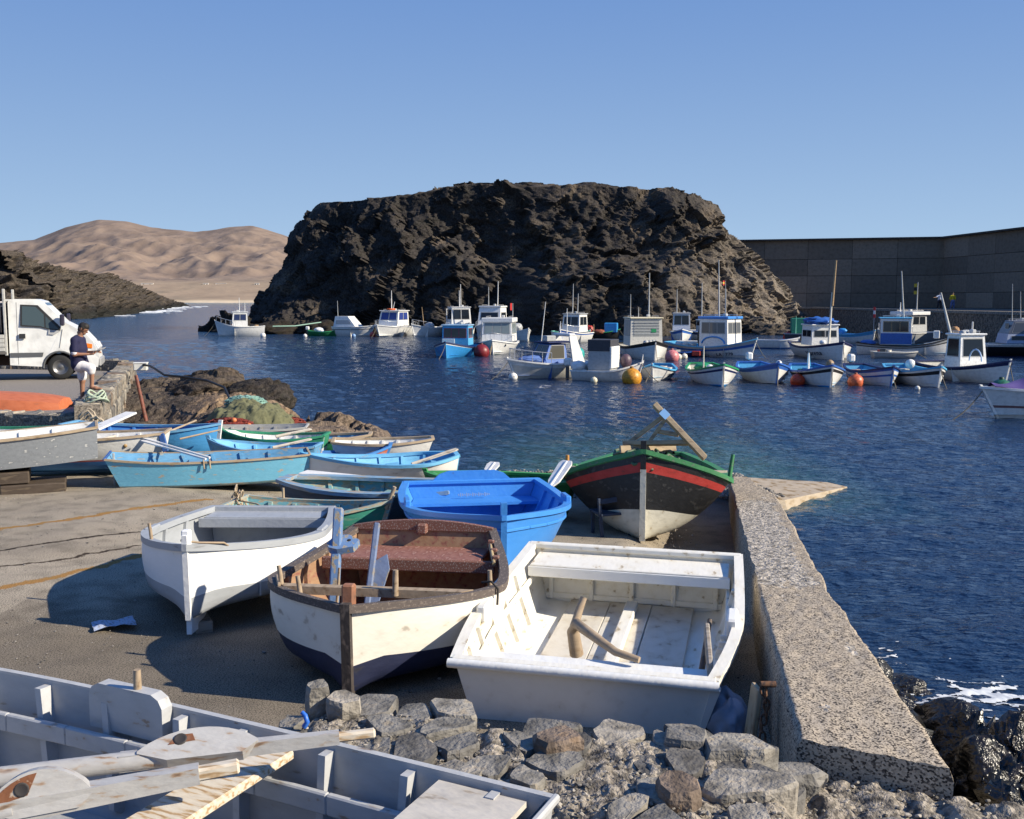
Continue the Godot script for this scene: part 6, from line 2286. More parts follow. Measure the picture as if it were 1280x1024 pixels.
func _mixed(f: PackedFloat32Array, i: int, sx: int, sy: int, sz: int) -> bool:
	var s := f[i] < 0.0
	return (f[i + sx] < 0.0) != s or (f[i + sy] < 0.0) != s or (f[i + sz] < 0.0) != s or (f[i + sx + sy] < 0.0) != s or (f[i + sx + sz] < 0.0) != s or (f[i + sy + sz] < 0.0) != s or (f[i + sx + sy + sz] < 0.0) != s


func hand_bones(w: Vector3, dir: Vector3, side: Vector3, thumb: float) -> Array:
	# palm, four unequal curled fingers and a thumb from the side of the palm
	var nrm := dir.cross(side).normalized()
	var o := [[w, w + dir * 0.08 + side * 0.02, 0.026, 0.026], [w + side * 0.0, w + dir * 0.08 - side * 0.025, 0.024, 0.02]]
	for k in 4:
		var s := side * (0.033 - 0.022 * k)
		var l: float = [0.066, 0.075, 0.07, 0.055][k]
		var a := w + dir * 0.085 + s
		var m := a + dir * l * 0.55 - nrm * 0.012
		o.append([a, m, 0.0095, 0.009])
		o.append([m, m + dir * l * 0.3 - nrm * 0.03, 0.009, 0.0078])
	var t := w + dir * 0.025 + side * 0.03 * thumb
	o.append([t, t + dir * 0.035 + side * 0.03 * thumb, 0.012, 0.0105])
	o.append([t + dir * 0.035 + side * 0.03 * thumb, t + dir * 0.07 + side * 0.026 * thumb - nrm * 0.01, 0.0105, 0.009])
	return o


func build_quay_things() -> void:
	# ---- man reading, one foot up on the wall; he faces +x
	var skin_m := StandardMaterial3D.new()
	skin_m.albedo_color = lin(0.3, 0.15, 0.09)
	skin_m.roughness = 0.6
	skin_m.subsurf_scatter_enabled = true
	skin_m.subsurf_scatter_strength = 0.1
	var man := thing("person", "man in navy shirt and white shorts reading, one foot up on the low wall", "person", Vector3(-9.66, 1.245, -22.25))
	var head := Vector3(0.115, 1.615, 0.0)
	var body := [
		[Vector3(-0.02, 0.86, -0.085), Vector3(-0.01, 0.86, 0.085), 0.13, 0.13], [Vector3(-0.02, 0.9, 0), Vector3(-0.03, 1.15, 0), 0.135, 0.15], [Vector3(-0.03, 1.18, 0), Vector3(-0.02, 1.36, 0), 0.155, 0.12],
		[Vector3(-0.02, 1.37, -0.16), Vector3(-0.02, 1.37, 0.16), 0.07, 0.07], [Vector3(0.0, 1.4, 0), Vector3(0.07, 1.53, 0), 0.062, 0.056],
		[Vector3(0.0, 0.84, -0.09), Vector3(-0.01, 0.46, -0.1), 0.09, 0.062], [Vector3(-0.01, 0.46, -0.1), Vector3(-0.03, 0.08, -0.1), 0.06, 0.04], [Vector3(-0.05, 0.05, -0.1), Vector3(0.06, 0.03, -0.1), 0.04, 0.036], [Vector3(0.06, 0.03, -0.1), Vector3(0.17, 0.02, -0.1), 0.036, 0.024],
		[Vector3(0.02, 0.84, 0.1), Vector3(0.31, 0.76, 0.12), 0.092, 0.065], [Vector3(0.31, 0.76, 0.12), Vector3(0.29, 0.36, 0.12), 0.06, 0.042], [Vector3(0.28, 0.32, 0.12), Vector3(0.38, 0.3, 0.12), 0.04, 0.035], [Vector3(0.38, 0.3, 0.12), Vector3(0.5, 0.285, 0.12), 0.035, 0.024],
		[Vector3(-0.02, 1.36, 0.2), Vector3(-0.01, 1.06, 0.25), 0.056, 0.044], [Vector3(-0.01, 1.06, 0.25), Vector3(0.27, 1.06, 0.14), 0.042, 0.028],
		[Vector3(-0.02, 1.36, -0.2), Vector3(0.02, 1.07, -0.24), 0.056, 0.044], [Vector3(0.02, 1.07, -0.24), Vector3(0.28, 1.1, -0.12), 0.042, 0.028]]
	var st := SurfaceTool.new()
	st.append_from(body_mesh(body, 0.015, 0.04), 0, Transform3D())
	# head: skull, jaw, nose, ears, brow; bowed towards the paper
	var hb := Basis.from_euler(Vector3(0, 0, -0.5))
	var hbones := [[Vector3(-0.02, 0.02, 0), Vector3(0.0, 0.02, 0), 0.095, 0.092], [Vector3(0.02, -0.03, 0), Vector3(0.045, -0.085, 0), 0.066, 0.042], [Vector3(0.075, -0.01, 0), Vector3(0.105, -0.035, 0), 0.014, 0.017], [Vector3(0.075, 0.02, -0.035), Vector3(0.075, 0.02, 0.035), 0.016, 0.016], [Vector3(0.07, -0.068, -0.02), Vector3(0.07, -0.068, 0.02), 0.012, 0.012], [Vector3(-0.01, 0.01, 0.09), Vector3(-0.015, -0.03, 0.088), 0.014, 0.011], [Vector3(-0.01, 0.01, -0.09), Vector3(-0.015, -0.03, -0.088), 0.014, 0.011], [Vector3(0, -0.06, 0), Vector3(-0.04, -0.12, 0), 0.055, 0.054]]
	for e in hbones:
		e[0] = head + hb * e[0]
		e[1] = head + hb * e[1]
	st.append_from(body_mesh(hbones, 0.007, 0.02), 0, Transform3D())
	st.append_from(body_mesh(hand_bones(Vector3(0.28, 1.06, 0.135), Vector3(0.95, 0.1, -0.2).normalized(), Vector3(0.2, 0, 0.97).normalized(), -1.0), 0.005, 0.008), 0, Transform3D())
	st.append_from(body_mesh(hand_bones(Vector3(0.29, 1.1, -0.115), Vector3(0.95, 0.1, 0.2).normalized(), Vector3(0.2, 0, -0.97).normalized(), -1.0), 0.005, 0.008), 0, Transform3D())
	part("body", st.commit(), skin_m, man)
	var shirt := [[Vector3(-0.02, 0.84, -0.05), Vector3(-0.02, 0.98, 0.05), 0.185, 0.165], [Vector3(-0.02, 0.82, -0.08), Vector3(-0.01, 0.82, 0.08), 0.155, 0.155], [Vector3(-0.02, 0.9, -0.03), Vector3(-0.03, 1.15, 0), 0.16, 0.17], [Vector3(-0.03, 1.18, 0), Vector3(-0.02, 1.35, 0), 0.175, 0.138], [Vector3(-0.02, 1.37, -0.16), Vector3(-0.02, 1.37, 0.16), 0.086, 0.086], [Vector3(-0.02, 1.36, 0.2), Vector3(-0.01, 1.14, 0.24), 0.08, 0.075], [Vector3(-0.02, 1.36, -0.2), Vector3(0.01, 1.14, -0.235), 0.08, 0.075]]
	part("shirt", body_mesh(shirt, 0.015, 0.04), paint(lin(0.012, 0.012, 0.05), 0.85, "wear", Vector3(2, 2, 2)), man)
	var cuffs := [[Vector3(-0.012, 1.1, 0.245), Vector3(-0.01, 1.085, 0.247), 0.066, 0.064]]
	part("sleeve_cuff", body_mesh(cuffs, 0.012, 0.02), plain(lin(0.6, 0.6, 0.62), 0.85), man)
	var shorts := [[Vector3(-0.01, 0.8, -0.09), Vector3(0.0, 0.8, 0.09), 0.14, 0.14], [Vector3(0.0, 0.8, -0.09), Vector3(-0.01, 0.53, -0.1), 0.115, 0.098], [Vector3(0.03, 0.82, 0.1), Vector3(0.29, 0.75, 0.12), 0.115, 0.098], [Vector3(0.29, 0.72, 0.12), Vector3(0.29, 0.67, 0.12), 0.09, 0.086]]
	part("shorts", body_mesh(shorts, 0.015, 0.04), paint(lin(0.7, 0.68, 0.68), 0.9, "wear", Vector3(2, 2, 2)), man)
	var hair := []
	for e in [[Vector3(-0.035, 0.045, 0), Vector3(0.015, 0.06, 0), 0.092, 0.085], [Vector3(-0.06, 0.0, 0), Vector3(-0.06, -0.05, 0), 0.07, 0.055], [Vector3(-0.02, 0.03, 0.055), Vector3(0.01, 0.02, 0.06), 0.045, 0.04], [Vector3(-0.02, 0.03, -0.055), Vector3(0.01, 0.02, -0.06), 0.045, 0.04]]:
		hair.append([head + hb * e[0], head + hb * e[1], e[2], e[3]])
	part("hair", body_mesh(hair, 0.009, 0.02), paint(lin(0.014, 0.011, 0.009), 0.7, "wear", Vector3(6, 6, 6)), man)
	var b := MB.new()
	for k in 2:
		b.box(head + hb * Vector3(0.085, 0.0, -0.033 + 0.066 * k), Vector3(0.012, 0.012, 0.022), hb)
	part("eye", b.mesh(), plain(lin(0.02, 0.015, 0.012), 0.3), man)
	b = MB.new()
	b.hexa([Vector3(-0.03, 0.02, -0.1), Vector3(0.04, 0.02, -0.1), Vector3(0.04, 0.02, -0.1), Vector3(-0.03, 0.02, -0.1), Vector3(0, 0, 0), Vector3(0, 0, 0), Vector3(0, 0, 0), Vector3(0, 0, 0)])
	for k in [[-0.1, -0.05, 0.0], [0.29, 0.26, 0.12]]:
		pass
	b = MB.new()
	b.bbox(Vector3(0.05, -0.004, -0.1), Vector3(0.27, 0.022, 0.09), 0.006)
	b.bbox(Vector3(0.385, 0.253, 0.12), Vector3(0.26, 0.02, 0.085), 0.006)
	part("sandal_soles", b.mesh(), plain(lin(0.03, 0.025, 0.02), 0.8), man)
	var paper := thing("newspaper", "open white paper held in the man's hands", "paper", Vector3(-9.23, 2.33, -22.25))
	b = MB.new()
	var pq := PackedVector3Array()
	for j in 9:
		for i in 9:
			var u := i / 8.0 - 0.5
			pq.append(Vector3(0.16 * (j / 8.0) - 0.06, 0.1 * (j / 8.0) + 0.03 * absf(u) + 0.012 * sin(j * 0.9), u * 0.36))
	part("sheet", sheet(pq, 9, 9, PackedColorArray(), Vector3.UP), paint(lin(0.66, 0.67, 0.72), 0.9), paper)

	build_truck()
	# ---- upturned orange boat on the edge
	var P := hull_def({"L": 2.2, "B": 1.15, "ts": 0.85, "tb": 0.7, "sm": 0.5, "H": 0.36, "rb": 0.02, "rs": 0.02, "ks": 0.12, "kb": 0.12, "k": 0.8, "rnd": 0.1, "ch": 0.05})
	var orange := worn(lin(0.5, 0.135, 0.05), lin(0.3, 0.1, 0.05), 0.14, 251, Vector3(0.6, 1.4, 1.4), 0.6)
	var o := thing("upturned_boat", "orange boat lying upside down on the edge of the quay at far left", "boat", Vector3(-10.4, 1.55, -20.75))
	o.rotation = Vector3(PI + 0.1, 0.06, 0.06)
	hull(o, P, [[0.0, 0.3, orange, "bottom"], [0.3, 1.0, orange, "hull_side"]], orange, orange, {"rail_w": 0.05})
	# ---- rope coil, post, box and hose at the end of the wall
	var rc := thing("rope_coil", "pale green rope coil on the corner of the low stone wall", "rope", Vector3(-8.12, 1.53, -19.35))
	for k in 6:
		b = MB.new()
		var lp := []
		for s in 25:
			var t := TAU * s / 24.0
			lp.append(Vector3(cos(t + k) * (0.23 - 0.02 * k), 0.02 + 0.03 * k + 0.05 * sin(t * 2.0 + k), sin(t + k) * (0.2 - 0.012 * k)))
		b.tube(lp, 0.018, -1, 6, false)
		part("coil", b.mesh(), worn(lin(0.42, 0.5, 0.38), lin(0.3, 0.3, 0.2), 0.3, 252, Vector3(4, 4, 4), 0.9), rc)
	var r2 := thing("rope_bundle", "tangled tan rope bundle hanging at the end of the low stone wall", "rope", Vector3(-7.95, 1.25, -18.75))
	b = MB.new()
	var rr := RandomNumberGenerator.new()
	rr.seed = 9
	for k in 8:
		var lp := []
		var c := Vector3(rr.randf_range(-0.12, 0.12), rr.randf_range(-0.15, 0.15), rr.randf_range(-0.05, 0.05))
		for s in 10:
			var t := TAU * s / 9.0
			lp.append(c + Vector3(cos(t) * rr.randf_range(0.1, 0.17), sin(t) * rr.randf_range(0.12, 0.2), rr.randf_range(-0.05, 0.06)))
		b.tube(lp, 0.02, -1, 6, false)
	part("strands", b.mesh(), worn(lin(0.46, 0.38, 0.27), lin(0.3, 0.22, 0.15), 0.3, 253, Vector3(4, 4, 4), 0.9), r2)
	var po := thing("rusty_post", "rusty red brown post leaning against the outside of the low wall", "post", Vector3(-8.9, 0.75, -23.2))
	b = MB.new()
	b.tube([Vector3(-0.25, -0.3, -1.55), Vector3(-0.6, 0.85, -1.9)], 0.05, 0.045)
	part("pole", b.mesh(), worn(lin(0.2, 0.06, 0.035), lin(0.12, 0.05, 0.03), 0.4, 254), po)
	var bx := thing("white_box", "small white box on the rock at the seaward end of the low wall", "box", Vector3(-10.6, 1.6, -28.4), 0.2)
	b = MB.new()
	b.bbox(Vector3.ZERO, Vector3(0.36, 0.2, 0.3), 0.02)
	part("case", b.mesh(), paint(lin(0.68, 0.67, 0.62), 0.6), bx)
	b = MB.new()
	b.bbox(Vector3(0, 0.115, 0), Vector3(0.38, 0.03, 0.32), 0.008)
	part("lid", b.mesh(), paint(lin(0.7, 0.69, 0.65), 0.6), bx)
	var ho := thing("hose", "black hose running from the white box over the rocks to the tarpaulin heap", "hose", Vector3(-10.45, 1.62, -28.3))
	b = MB.new()
	var hpnts := []
	for e in [Vector3(-10.5, 1.66, -28.3), Vector3(-10.2, 1.66, -28.0), Vector3(-9.8, 1.62, -27.3), Vector3(-9.3, 1.5, -26.6), Vector3(-8.6, 1.5, -26.0), Vector3(-7.8, 1.45, -25.4), Vector3(-7.1, 1.35, -24.5), Vector3(-6.7, 1.1, -23.6)]:
		hpnts.append(e - ho.position)
	b.tube(hpnts, 0.032, -1, 8)
	part("tube", b.mesh(), plain(lin(0.015, 0.015, 0.015), 0.6), ho)
	# ---- two people on the far quay
	far_person(Vector3(44.6, 2.52, -104.5), "person in white and blue top with arm stretched out on the far quay", lin(0.5, 0.55, 0.66), lin(0.02, 0.02, 0.025), true)
	far_person(Vector3(45.75, 2.52, -104.0), "person in yellow jacket and blue trousers walking on the far quay", lin(0.5, 0.4, 0.02), lin(0.1, 0.14, 0.3), false)
	var rail := thing("ladder_rail", "pale metal ladder rails on the quay edge at far right", "railing", Vector3(34.6, 2.5, -67.5))
	for k in 4:
		b = MB.new()
		b.tube([Vector3(0.35 * k, 0, 0), Vector3(0.35 * k, 0.95, 0)], 0.035, -1, 6)
		part("upright", b.mesh(), plain(lin(0.4, 0.4, 0.4), 0.5), rail)
	b = MB.new()
	b.tube([Vector3(-0.03, 0.95, 0), Vector3(1.1, 0.95, 0)], 0.035, -1, 6)
	part("top_rail", b.mesh(), plain(lin(0.4, 0.4, 0.4), 0.5), rail)


func far_person(at: Vector3, label: String, top: Color, legs: Color, arm: bool) -> void:
	var o := thing("person", label, "person", at, 0.0, "people on the far quay")
	var sk := plain(lin(0.34, 0.2, 0.13), 0.7)
	var bones := [[Vector3(0, 0.9, -0.08), Vector3(0, 0.9, 0.08), 0.12, 0.12], [Vector3(0, 1.0, 0), Vector3(0, 1.35, 0), 0.14, 0.14], [Vector3(-0.17, 1.38, 0), Vector3(0.17, 1.38, 0), 0.07, 0.07], [Vector3(0, 1.4, 0), Vector3(0, 1.55, 0), 0.06, 0.055], [Vector3(0, 1.62, 0), Vector3(0, 1.68, 0), 0.09, 0.085],
		[Vector3(-0.09, 0.88, 0), Vector3(-0.16, 0.48, 0.08), 0.085, 0.06], [Vector3(-0.16, 0.48, 0.08), Vector3(-0.2, 0.08, 0), 0.055, 0.04], [Vector3(-0.2, 0.05, 0), Vector3(-0.2, 0.04, 0.16), 0.04, 0.03], [Vector3(0.09, 0.88, 0), Vector3(0.14, 0.48, 0), 0.085, 0.06], [Vector3(0.14, 0.48, 0), Vector3(0.18, 0.08, -0.06), 0.055, 0.04], [Vector3(0.18, 0.05, -0.06), Vector3(0.18, 0.04, 0.1), 0.04, 0.03]]
	if arm:
		bones += [[Vector3(-0.2, 1.37, 0), Vector3(-0.46, 1.24, 0.1), 0.055, 0.045], [Vector3(-0.46, 1.24, 0.1), Vector3(-0.72, 1.22, 0.16), 0.042, 0.035]]
	else:
		bones += [[Vector3(-0.2, 1.37, 0), Vector3(-0.28, 1.08, 0), 0.055, 0.045], [Vector3(-0.28, 1.08, 0), Vector3(-0.22, 0.84, 0.08), 0.042, 0.035]]
	bones += [[Vector3(0.2, 1.37, 0), Vector3(0.28, 1.08, -0.03), 0.055, 0.045], [Vector3(0.28, 1.08, -0.03), Vector3(0.26, 0.84, 0.05), 0.042, 0.035]]
	part("body", body_mesh(bones, 0.03, 0.05), sk, o)
	part("jacket", body_mesh([[Vector3(0, 0.92, -0.04), Vector3(0, 1.35, 0), 0.165, 0.165], [Vector3(-0.17, 1.37, 0), Vector3(0.17, 1.37, 0), 0.1, 0.1], [Vector3(0.2, 1.37, 0), Vector3(0.28, 1.06, -0.03), 0.085, 0.075], [Vector3(-0.2, 1.37, 0), (Vector3(-0.34, 1.3, 0.05) if arm else Vector3(-0.28, 1.06, 0)), 0.085, 0.075]], 0.03, 0.05), plain(top, 0.9), o)
	part("trousers", body_mesh([[Vector3(0, 0.88, -0.06), Vector3(0, 0.88, 0.06), 0.15, 0.15], [Vector3(-0.09, 0.86, 0), Vector3(-0.16, 0.48, 0.08), 0.11, 0.09], [Vector3(-0.16, 0.48, 0.08), Vector3(-0.2, 0.14, 0), 0.085, 0.07], [Vector3(0.09, 0.86, 0), Vector3(0.14, 0.48, 0), 0.11, 0.09], [Vector3(0.14, 0.48, 0), Vector3(0.18, 0.14, -0.06), 0.085, 0.07]], 0.03, 0.05), plain(legs, 0.9), o)
	part("hair", body_mesh([[Vector3(0, 1.69, -0.02), Vector3(0, 1.7, 0.01), 0.092, 0.09]], 0.03, 0.03), plain(lin(0.03, 0.02, 0.015), 0.8), o)


func build_truck() -> void:
	# origin at the foot of the front bumper, near side at z = 0.92; it points to +x
	var o := thing("flatbed_truck", "white flatbed truck with open load bed parked on the quay", "truck", Vector3(-12.14, 1.245, -29.4), 0.33)
	o.scale = Vector3(0.93, 0.95, 0.93)
	var white := paint(lin(0.76, 0.755, 0.72), 0.3, "wear", Vector3(0.3, 0.3, 0.3))
	var black := plain(lin(0.02, 0.02, 0.02), 0.6)
	var trim := plain(lin(0.09, 0.095, 0.1), 0.6)
	var half := func(y: float) -> float: return 0.92 - maxf(0.0, y - 1.25) * 0.13
	# cab outline, drawn round from the rear foot
	var poly := PackedVector2Array([Vector2(-2.48, 0.46), Vector2(-2.48, 2.3), Vector2(-2.44, 2.37), Vector2(-2.3, 2.4), Vector2(-1.72, 2.4), Vector2(-1.52, 2.34), Vector2(-0.95, 1.72), Vector2(-0.8, 1.64), Vector2(-0.4, 1.42), Vector2(-0.16, 1.14), Vector2(-0.03, 0.86), Vector2(0.0, 0.62), Vector2(-0.04, 0.36), Vector2(-0.6, 0.36)])
	for k in 9:
		var t := lerpf(0.05, PI - 0.05, k / 8.0)
		poly.append(Vector2(-1.1 + cos(t) * 0.47, 0.38 + sin(t) * 0.45))
	poly.append(Vector2(-1.6, 0.4))
	var cab := MB.new()
	var idx := Geometry2D.triangulate_polygon(poly)
	var P3 := func(q: Vector2, s: float) -> Vector3: return Vector3(q.x, q.y, s * half.call(q.y))
	for s in [-1.0, 1.0]:
		for i in range(0, idx.size(), 3):
			cab.tri(P3.call(poly[idx[i]], s), P3.call(poly[idx[i + 1]], s), P3.call(poly[idx[i + 2]], s), Vector3(0, 0, s))
	for i in poly.size():
		var p := poly[i]
		var q := poly[(i + 1) % poly.size()]
		var out := Vector2(-(q.y - p.y), q.x - p.x)
		cab.quad(P3.call(p, -1.0), P3.call(q, -1.0), P3.call(q, 1.0), P3.call(p, 1.0), Vector3(out.x, out.y, 0))
	part("cab", cab.mesh(), white, o)
	var on_side := func(pl: PackedVector2Array, off: float, s: float) -> ArrayMesh:
		var m := MB.new()
		var ix := Geometry2D.triangulate_polygon(pl)
		for i in range(0, ix.size(), 3):
			var v := []
			for k in 3:
				var q := pl[ix[i + k]]
				v.append(Vector3(q.x, q.y, s * (half.call(q.y) + off)))
			m.tri(v[0], v[1], v[2], Vector3(0, 0, s))
		for i in pl.size():
			var p := pl[i]
			var q := pl[(i + 1) % pl.size()]
			m.quad(Vector3(p.x, p.y, s * (half.call(p.y) + off)), Vector3(q.x, q.y, s * (half.call(q.y) + off)), Vector3(q.x, q.y, s * (half.call(q.y) - 0.02)), Vector3(p.x, p.y, s * (half.call(p.y) - 0.02)), Vector3((p + q).x / 2.0 + 1.5, (p + q).y / 2.0 - 1.9, 0))
		return m.mesh()
	for s in [1.0, -1.0]:
		var fr := part("window_frame", on_side.call(PackedVector2Array([Vector2(-2.16, 1.6), Vector2(-2.14, 2.24), Vector2(-1.66, 2.22), Vector2(-1.04, 1.56), Vector2(-1.06, 1.46), Vector2(-1.4, 1.5), Vector2(-1.6, 1.56)]), 0.004, s), black, o)
		part("pane", on_side.call(PackedVector2Array([Vector2(-2.11, 1.64), Vector2(-2.09, 2.19), Vector2(-1.72, 2.17), Vector2(-1.5, 1.94), Vector2(-1.5, 1.56), Vector2(-1.6, 1.6)]), 0.008, s), plain(lin(0.06, 0.085, 0.09), 0.08), fr)
		part("quarter_pane", on_side.call(PackedVector2Array([Vector2(-1.46, 1.9), Vector2(-1.12, 1.54), Vector2(-1.12, 1.5), Vector2(-1.4, 1.54), Vector2(-1.46, 1.56)]), 0.008, s), plain(lin(0.05, 0.07, 0.075), 0.08), fr)
		part("side_moulding", on_side.call(PackedVector2Array([Vector2(-2.46, 0.7), Vector2(-2.46, 0.82), Vector2(-1.55, 0.82), Vector2(-1.58, 0.7)]), 0.012, s), trim, o)
		part("door_handle", on_side.call(PackedVector2Array([Vector2(-2.2, 1.24), Vector2(-2.2, 1.38), Vector2(-2.03, 1.38), Vector2(-2.03, 1.24)]), 0.012, s), black, o)
		for e in [[Vector2(-2.25, 0.48), Vector2(-2.25, 2.3)], [Vector2(-1.1, 0.95), Vector2(-1.0, 1.5)]]:
			var d: Vector2 = (e[1] - e[0]).normalized().orthogonal() * 0.008
			part("door_seam", on_side.call(PackedVector2Array([e[0] - d, e[1] - d, e[1] + d, e[0] + d]), 0.002, s), plain(lin(0.2, 0.2, 0.2), 0.7), o)
		part("fender_trim", on_side.call(PackedVector2Array([Vector2(-1.4, 1.36), Vector2(-1.38, 1.5), Vector2(-1.04, 1.46), Vector2(-1.24, 1.34)]), 0.003, s), plain(lin(0.36, 0.36, 0.36), 0.6), o)
		# wheel arch lip
		var lip := MB.new()
		var lp := []
		for k in 13:
			var t := lerpf(-0.05, PI + 0.05, k / 12.0)
			lp.append(Vector3(-1.1 + cos(t) * 0.47, 0.38 + sin(t) * 0.46, s * 0.915))
		lip.tube(lp, 0.035, -1, 6)
		part("wheel_arch", lip.mesh(), trim, o)
		var w := MB.new()
		w.lathe([Vector2(0.22, -0.1), Vector2(0.34, -0.11), Vector2(0.37, -0.07), Vector2(0.375, 0.0), Vector2(0.37, 0.07), Vector2(0.34, 0.11), Vector2(0.22, 0.1)], Vector3.ZERO, 24, Basis(Vector3(1, 0, 0), Vector3(0, 0, s), Vector3(0, -s, 0)))
		var wh := part("wheel", w.mesh(), plain(lin(0.018, 0.018, 0.018), 0.8), o, Vector3(-1.1, 0.375, s * 0.78))
		w = MB.new()
		w.lathe([Vector2(0.0, 0.04), Vector2(0.06, 0.04), Vector2(0.09, 0.02), Vector2(0.17, 0.05), Vector2(0.2, 0.09), Vector2(0.225, 0.1)], Vector3.ZERO, 20, Basis(Vector3(1, 0, 0), Vector3(0, 0, s), Vector3(0, -s, 0)))
		part("rim", w.mesh(), plain(lin(0.16, 0.16, 0.165), 0.4, 0.6), wh)
		# rear wheel under the bed
		var rwm := part("wheel", (wh as MeshInstance3D).mesh, plain(lin(0.018, 0.018, 0.018), 0.8), o, Vector3(-4.6, 0.375, s * 0.72))
		# mirror
		var mi := MB.new()
		mi.bbox(Vector3(-0.98, 1.78, s * 1.02), Vector3(0.12, 0.34, 0.2), 0.03)
		mi.beam(Vector3(-1.02, 1.68, s * 0.84), Vector3(-0.98, 1.7, s * 0.98), 0.04, 0.05)
		part("mirror", mi.mesh(), plain(lin(0.035, 0.03, 0.05), 0.4), o)
		# head lamp with orange indicator
		var hl := MB.new()
		hl.bbox(Vector3(-0.13, 0.95, s * 0.76), Vector3(0.24, 0.22, 0.24), 0.03, Basis.from_euler(Vector3(0, 0, 0.45)))
		part("headlight", hl.mesh(), plain(lin(0.5, 0.52, 0.55), 0.1), o)
		var ind := MB.new()
		ind.bbox(Vector3(-0.3, 1.0, s * 0.9), Vector3(0.26, 0.15, 0.05), 0.02, Basis.from_euler(Vector3(0, 0, -0.1)))
		part("indicator", ind.mesh(), plain(lin(0.8, 0.2, 0.02), 0.2), o)
	var ws := MB.new()
	ws.quad(Vector3(-1.5, 2.28, -0.7), Vector3(-1.5, 2.28, 0.7), Vector3(-0.985, 1.71, 0.76), Vector3(-0.985, 1.71, -0.76), Vector3(1, 1, 0))
	part("windscreen", ws.mesh(), glass(), o, Vector3(0.02, 0.018, 0))
	var bp := MB.new()
	bp.bbox(Vector3(-0.02, 0.5, 0), Vector3(0.16, 0.26, 1.8), 0.04)
	part("bumper", bp.mesh(), plain(lin(0.3, 0.3, 0.3), 0.5), o)
	# load bed
	var bed := MB.new()
	bed.bbox(Vector3(-4.6, 0.82, 0), Vector3(4.1, 0.08, 1.96), 0.01)
	part("bed_floor", bed.mesh(), plain(lin(0.12, 0.11, 0.1), 0.7), o)
	var alu := paint(lin(0.5, 0.49, 0.45), 0.45)
	for s in [1.0, -1.0]:
		for k in 4:
			var sb := MB.new()
			sb.bbox(Vector3(-4.6, 0.93 + 0.125 * k, s * 0.97), Vector3(4.0, 0.115, 0.035), 0.008)
			part("drop_side", sb.mesh(), alu, o)
		var pb := MB.new()
		pb.bbox(Vector3(-2.56, 1.72, s * 0.93), Vector3(0.08, 1.95, 0.08), 0.015)
		part("head_post", pb.mesh(), alu, o)
	for k in 10:
		var g := MB.new()
		g.bbox(Vector3(-2.58, 1.86, -0.85 + 0.19 * k), Vector3(0.03, 0.85, 0.04), 0.006)
		part("rack_bar", g.mesh(), plain(lin(0.06, 0.06, 0.07), 0.6), o)
	var hbp := MB.new()
	hbp.bbox(Vector3(-2.58, 1.16, 0), Vector3(0.05, 0.6, 1.8), 0.01)
	part("headboard", hbp.mesh(), alu, o)
	for y in [2.36, 1.46]:
		var tr := MB.new()
		tr.bbox(Vector3(-2.58, y, 0), Vector3(0.06, 0.07, 1.86), 0.01)
		part("rack_rail", tr.mesh(), alu, o)
	# dark tarpaulined load behind the rack with a pale top edge
	var ld := MB.new()
	ld.bbox(Vector3(-4.0, 1.72, 0), Vector3(2.6, 1.0, 1.6), 0.06)
	part("load", ld.mesh(), worn(lin(0.035, 0.036, 0.045), lin(0.06, 0.06, 0.07), 0.3, 261), o)
	for k in 7:
		var sl := MB.new()
		sl.bbox(Vector3(-2.85 - 0.3 * k, 2.28, 0.0), Vector3(0.2, 0.1, 1.7), 0.02)
		part("load_slat", sl.mesh(), paint(lin(0.55, 0.53, 0.48), 0.6), o)
	var ax := MB.new()
	ax.bbox(Vector3(-3.3, 0.58, 0.0), Vector3(5.0, 0.3, 0.8), 0.02)
	ax.bbox(Vector3(-3.3, 0.6, 0.75), Vector3(1.0, 0.4, 0.3), 0.02)
	part("chassis", ax.mesh(), plain(lin(0.045, 0.025, 0.02), 0.8), o)

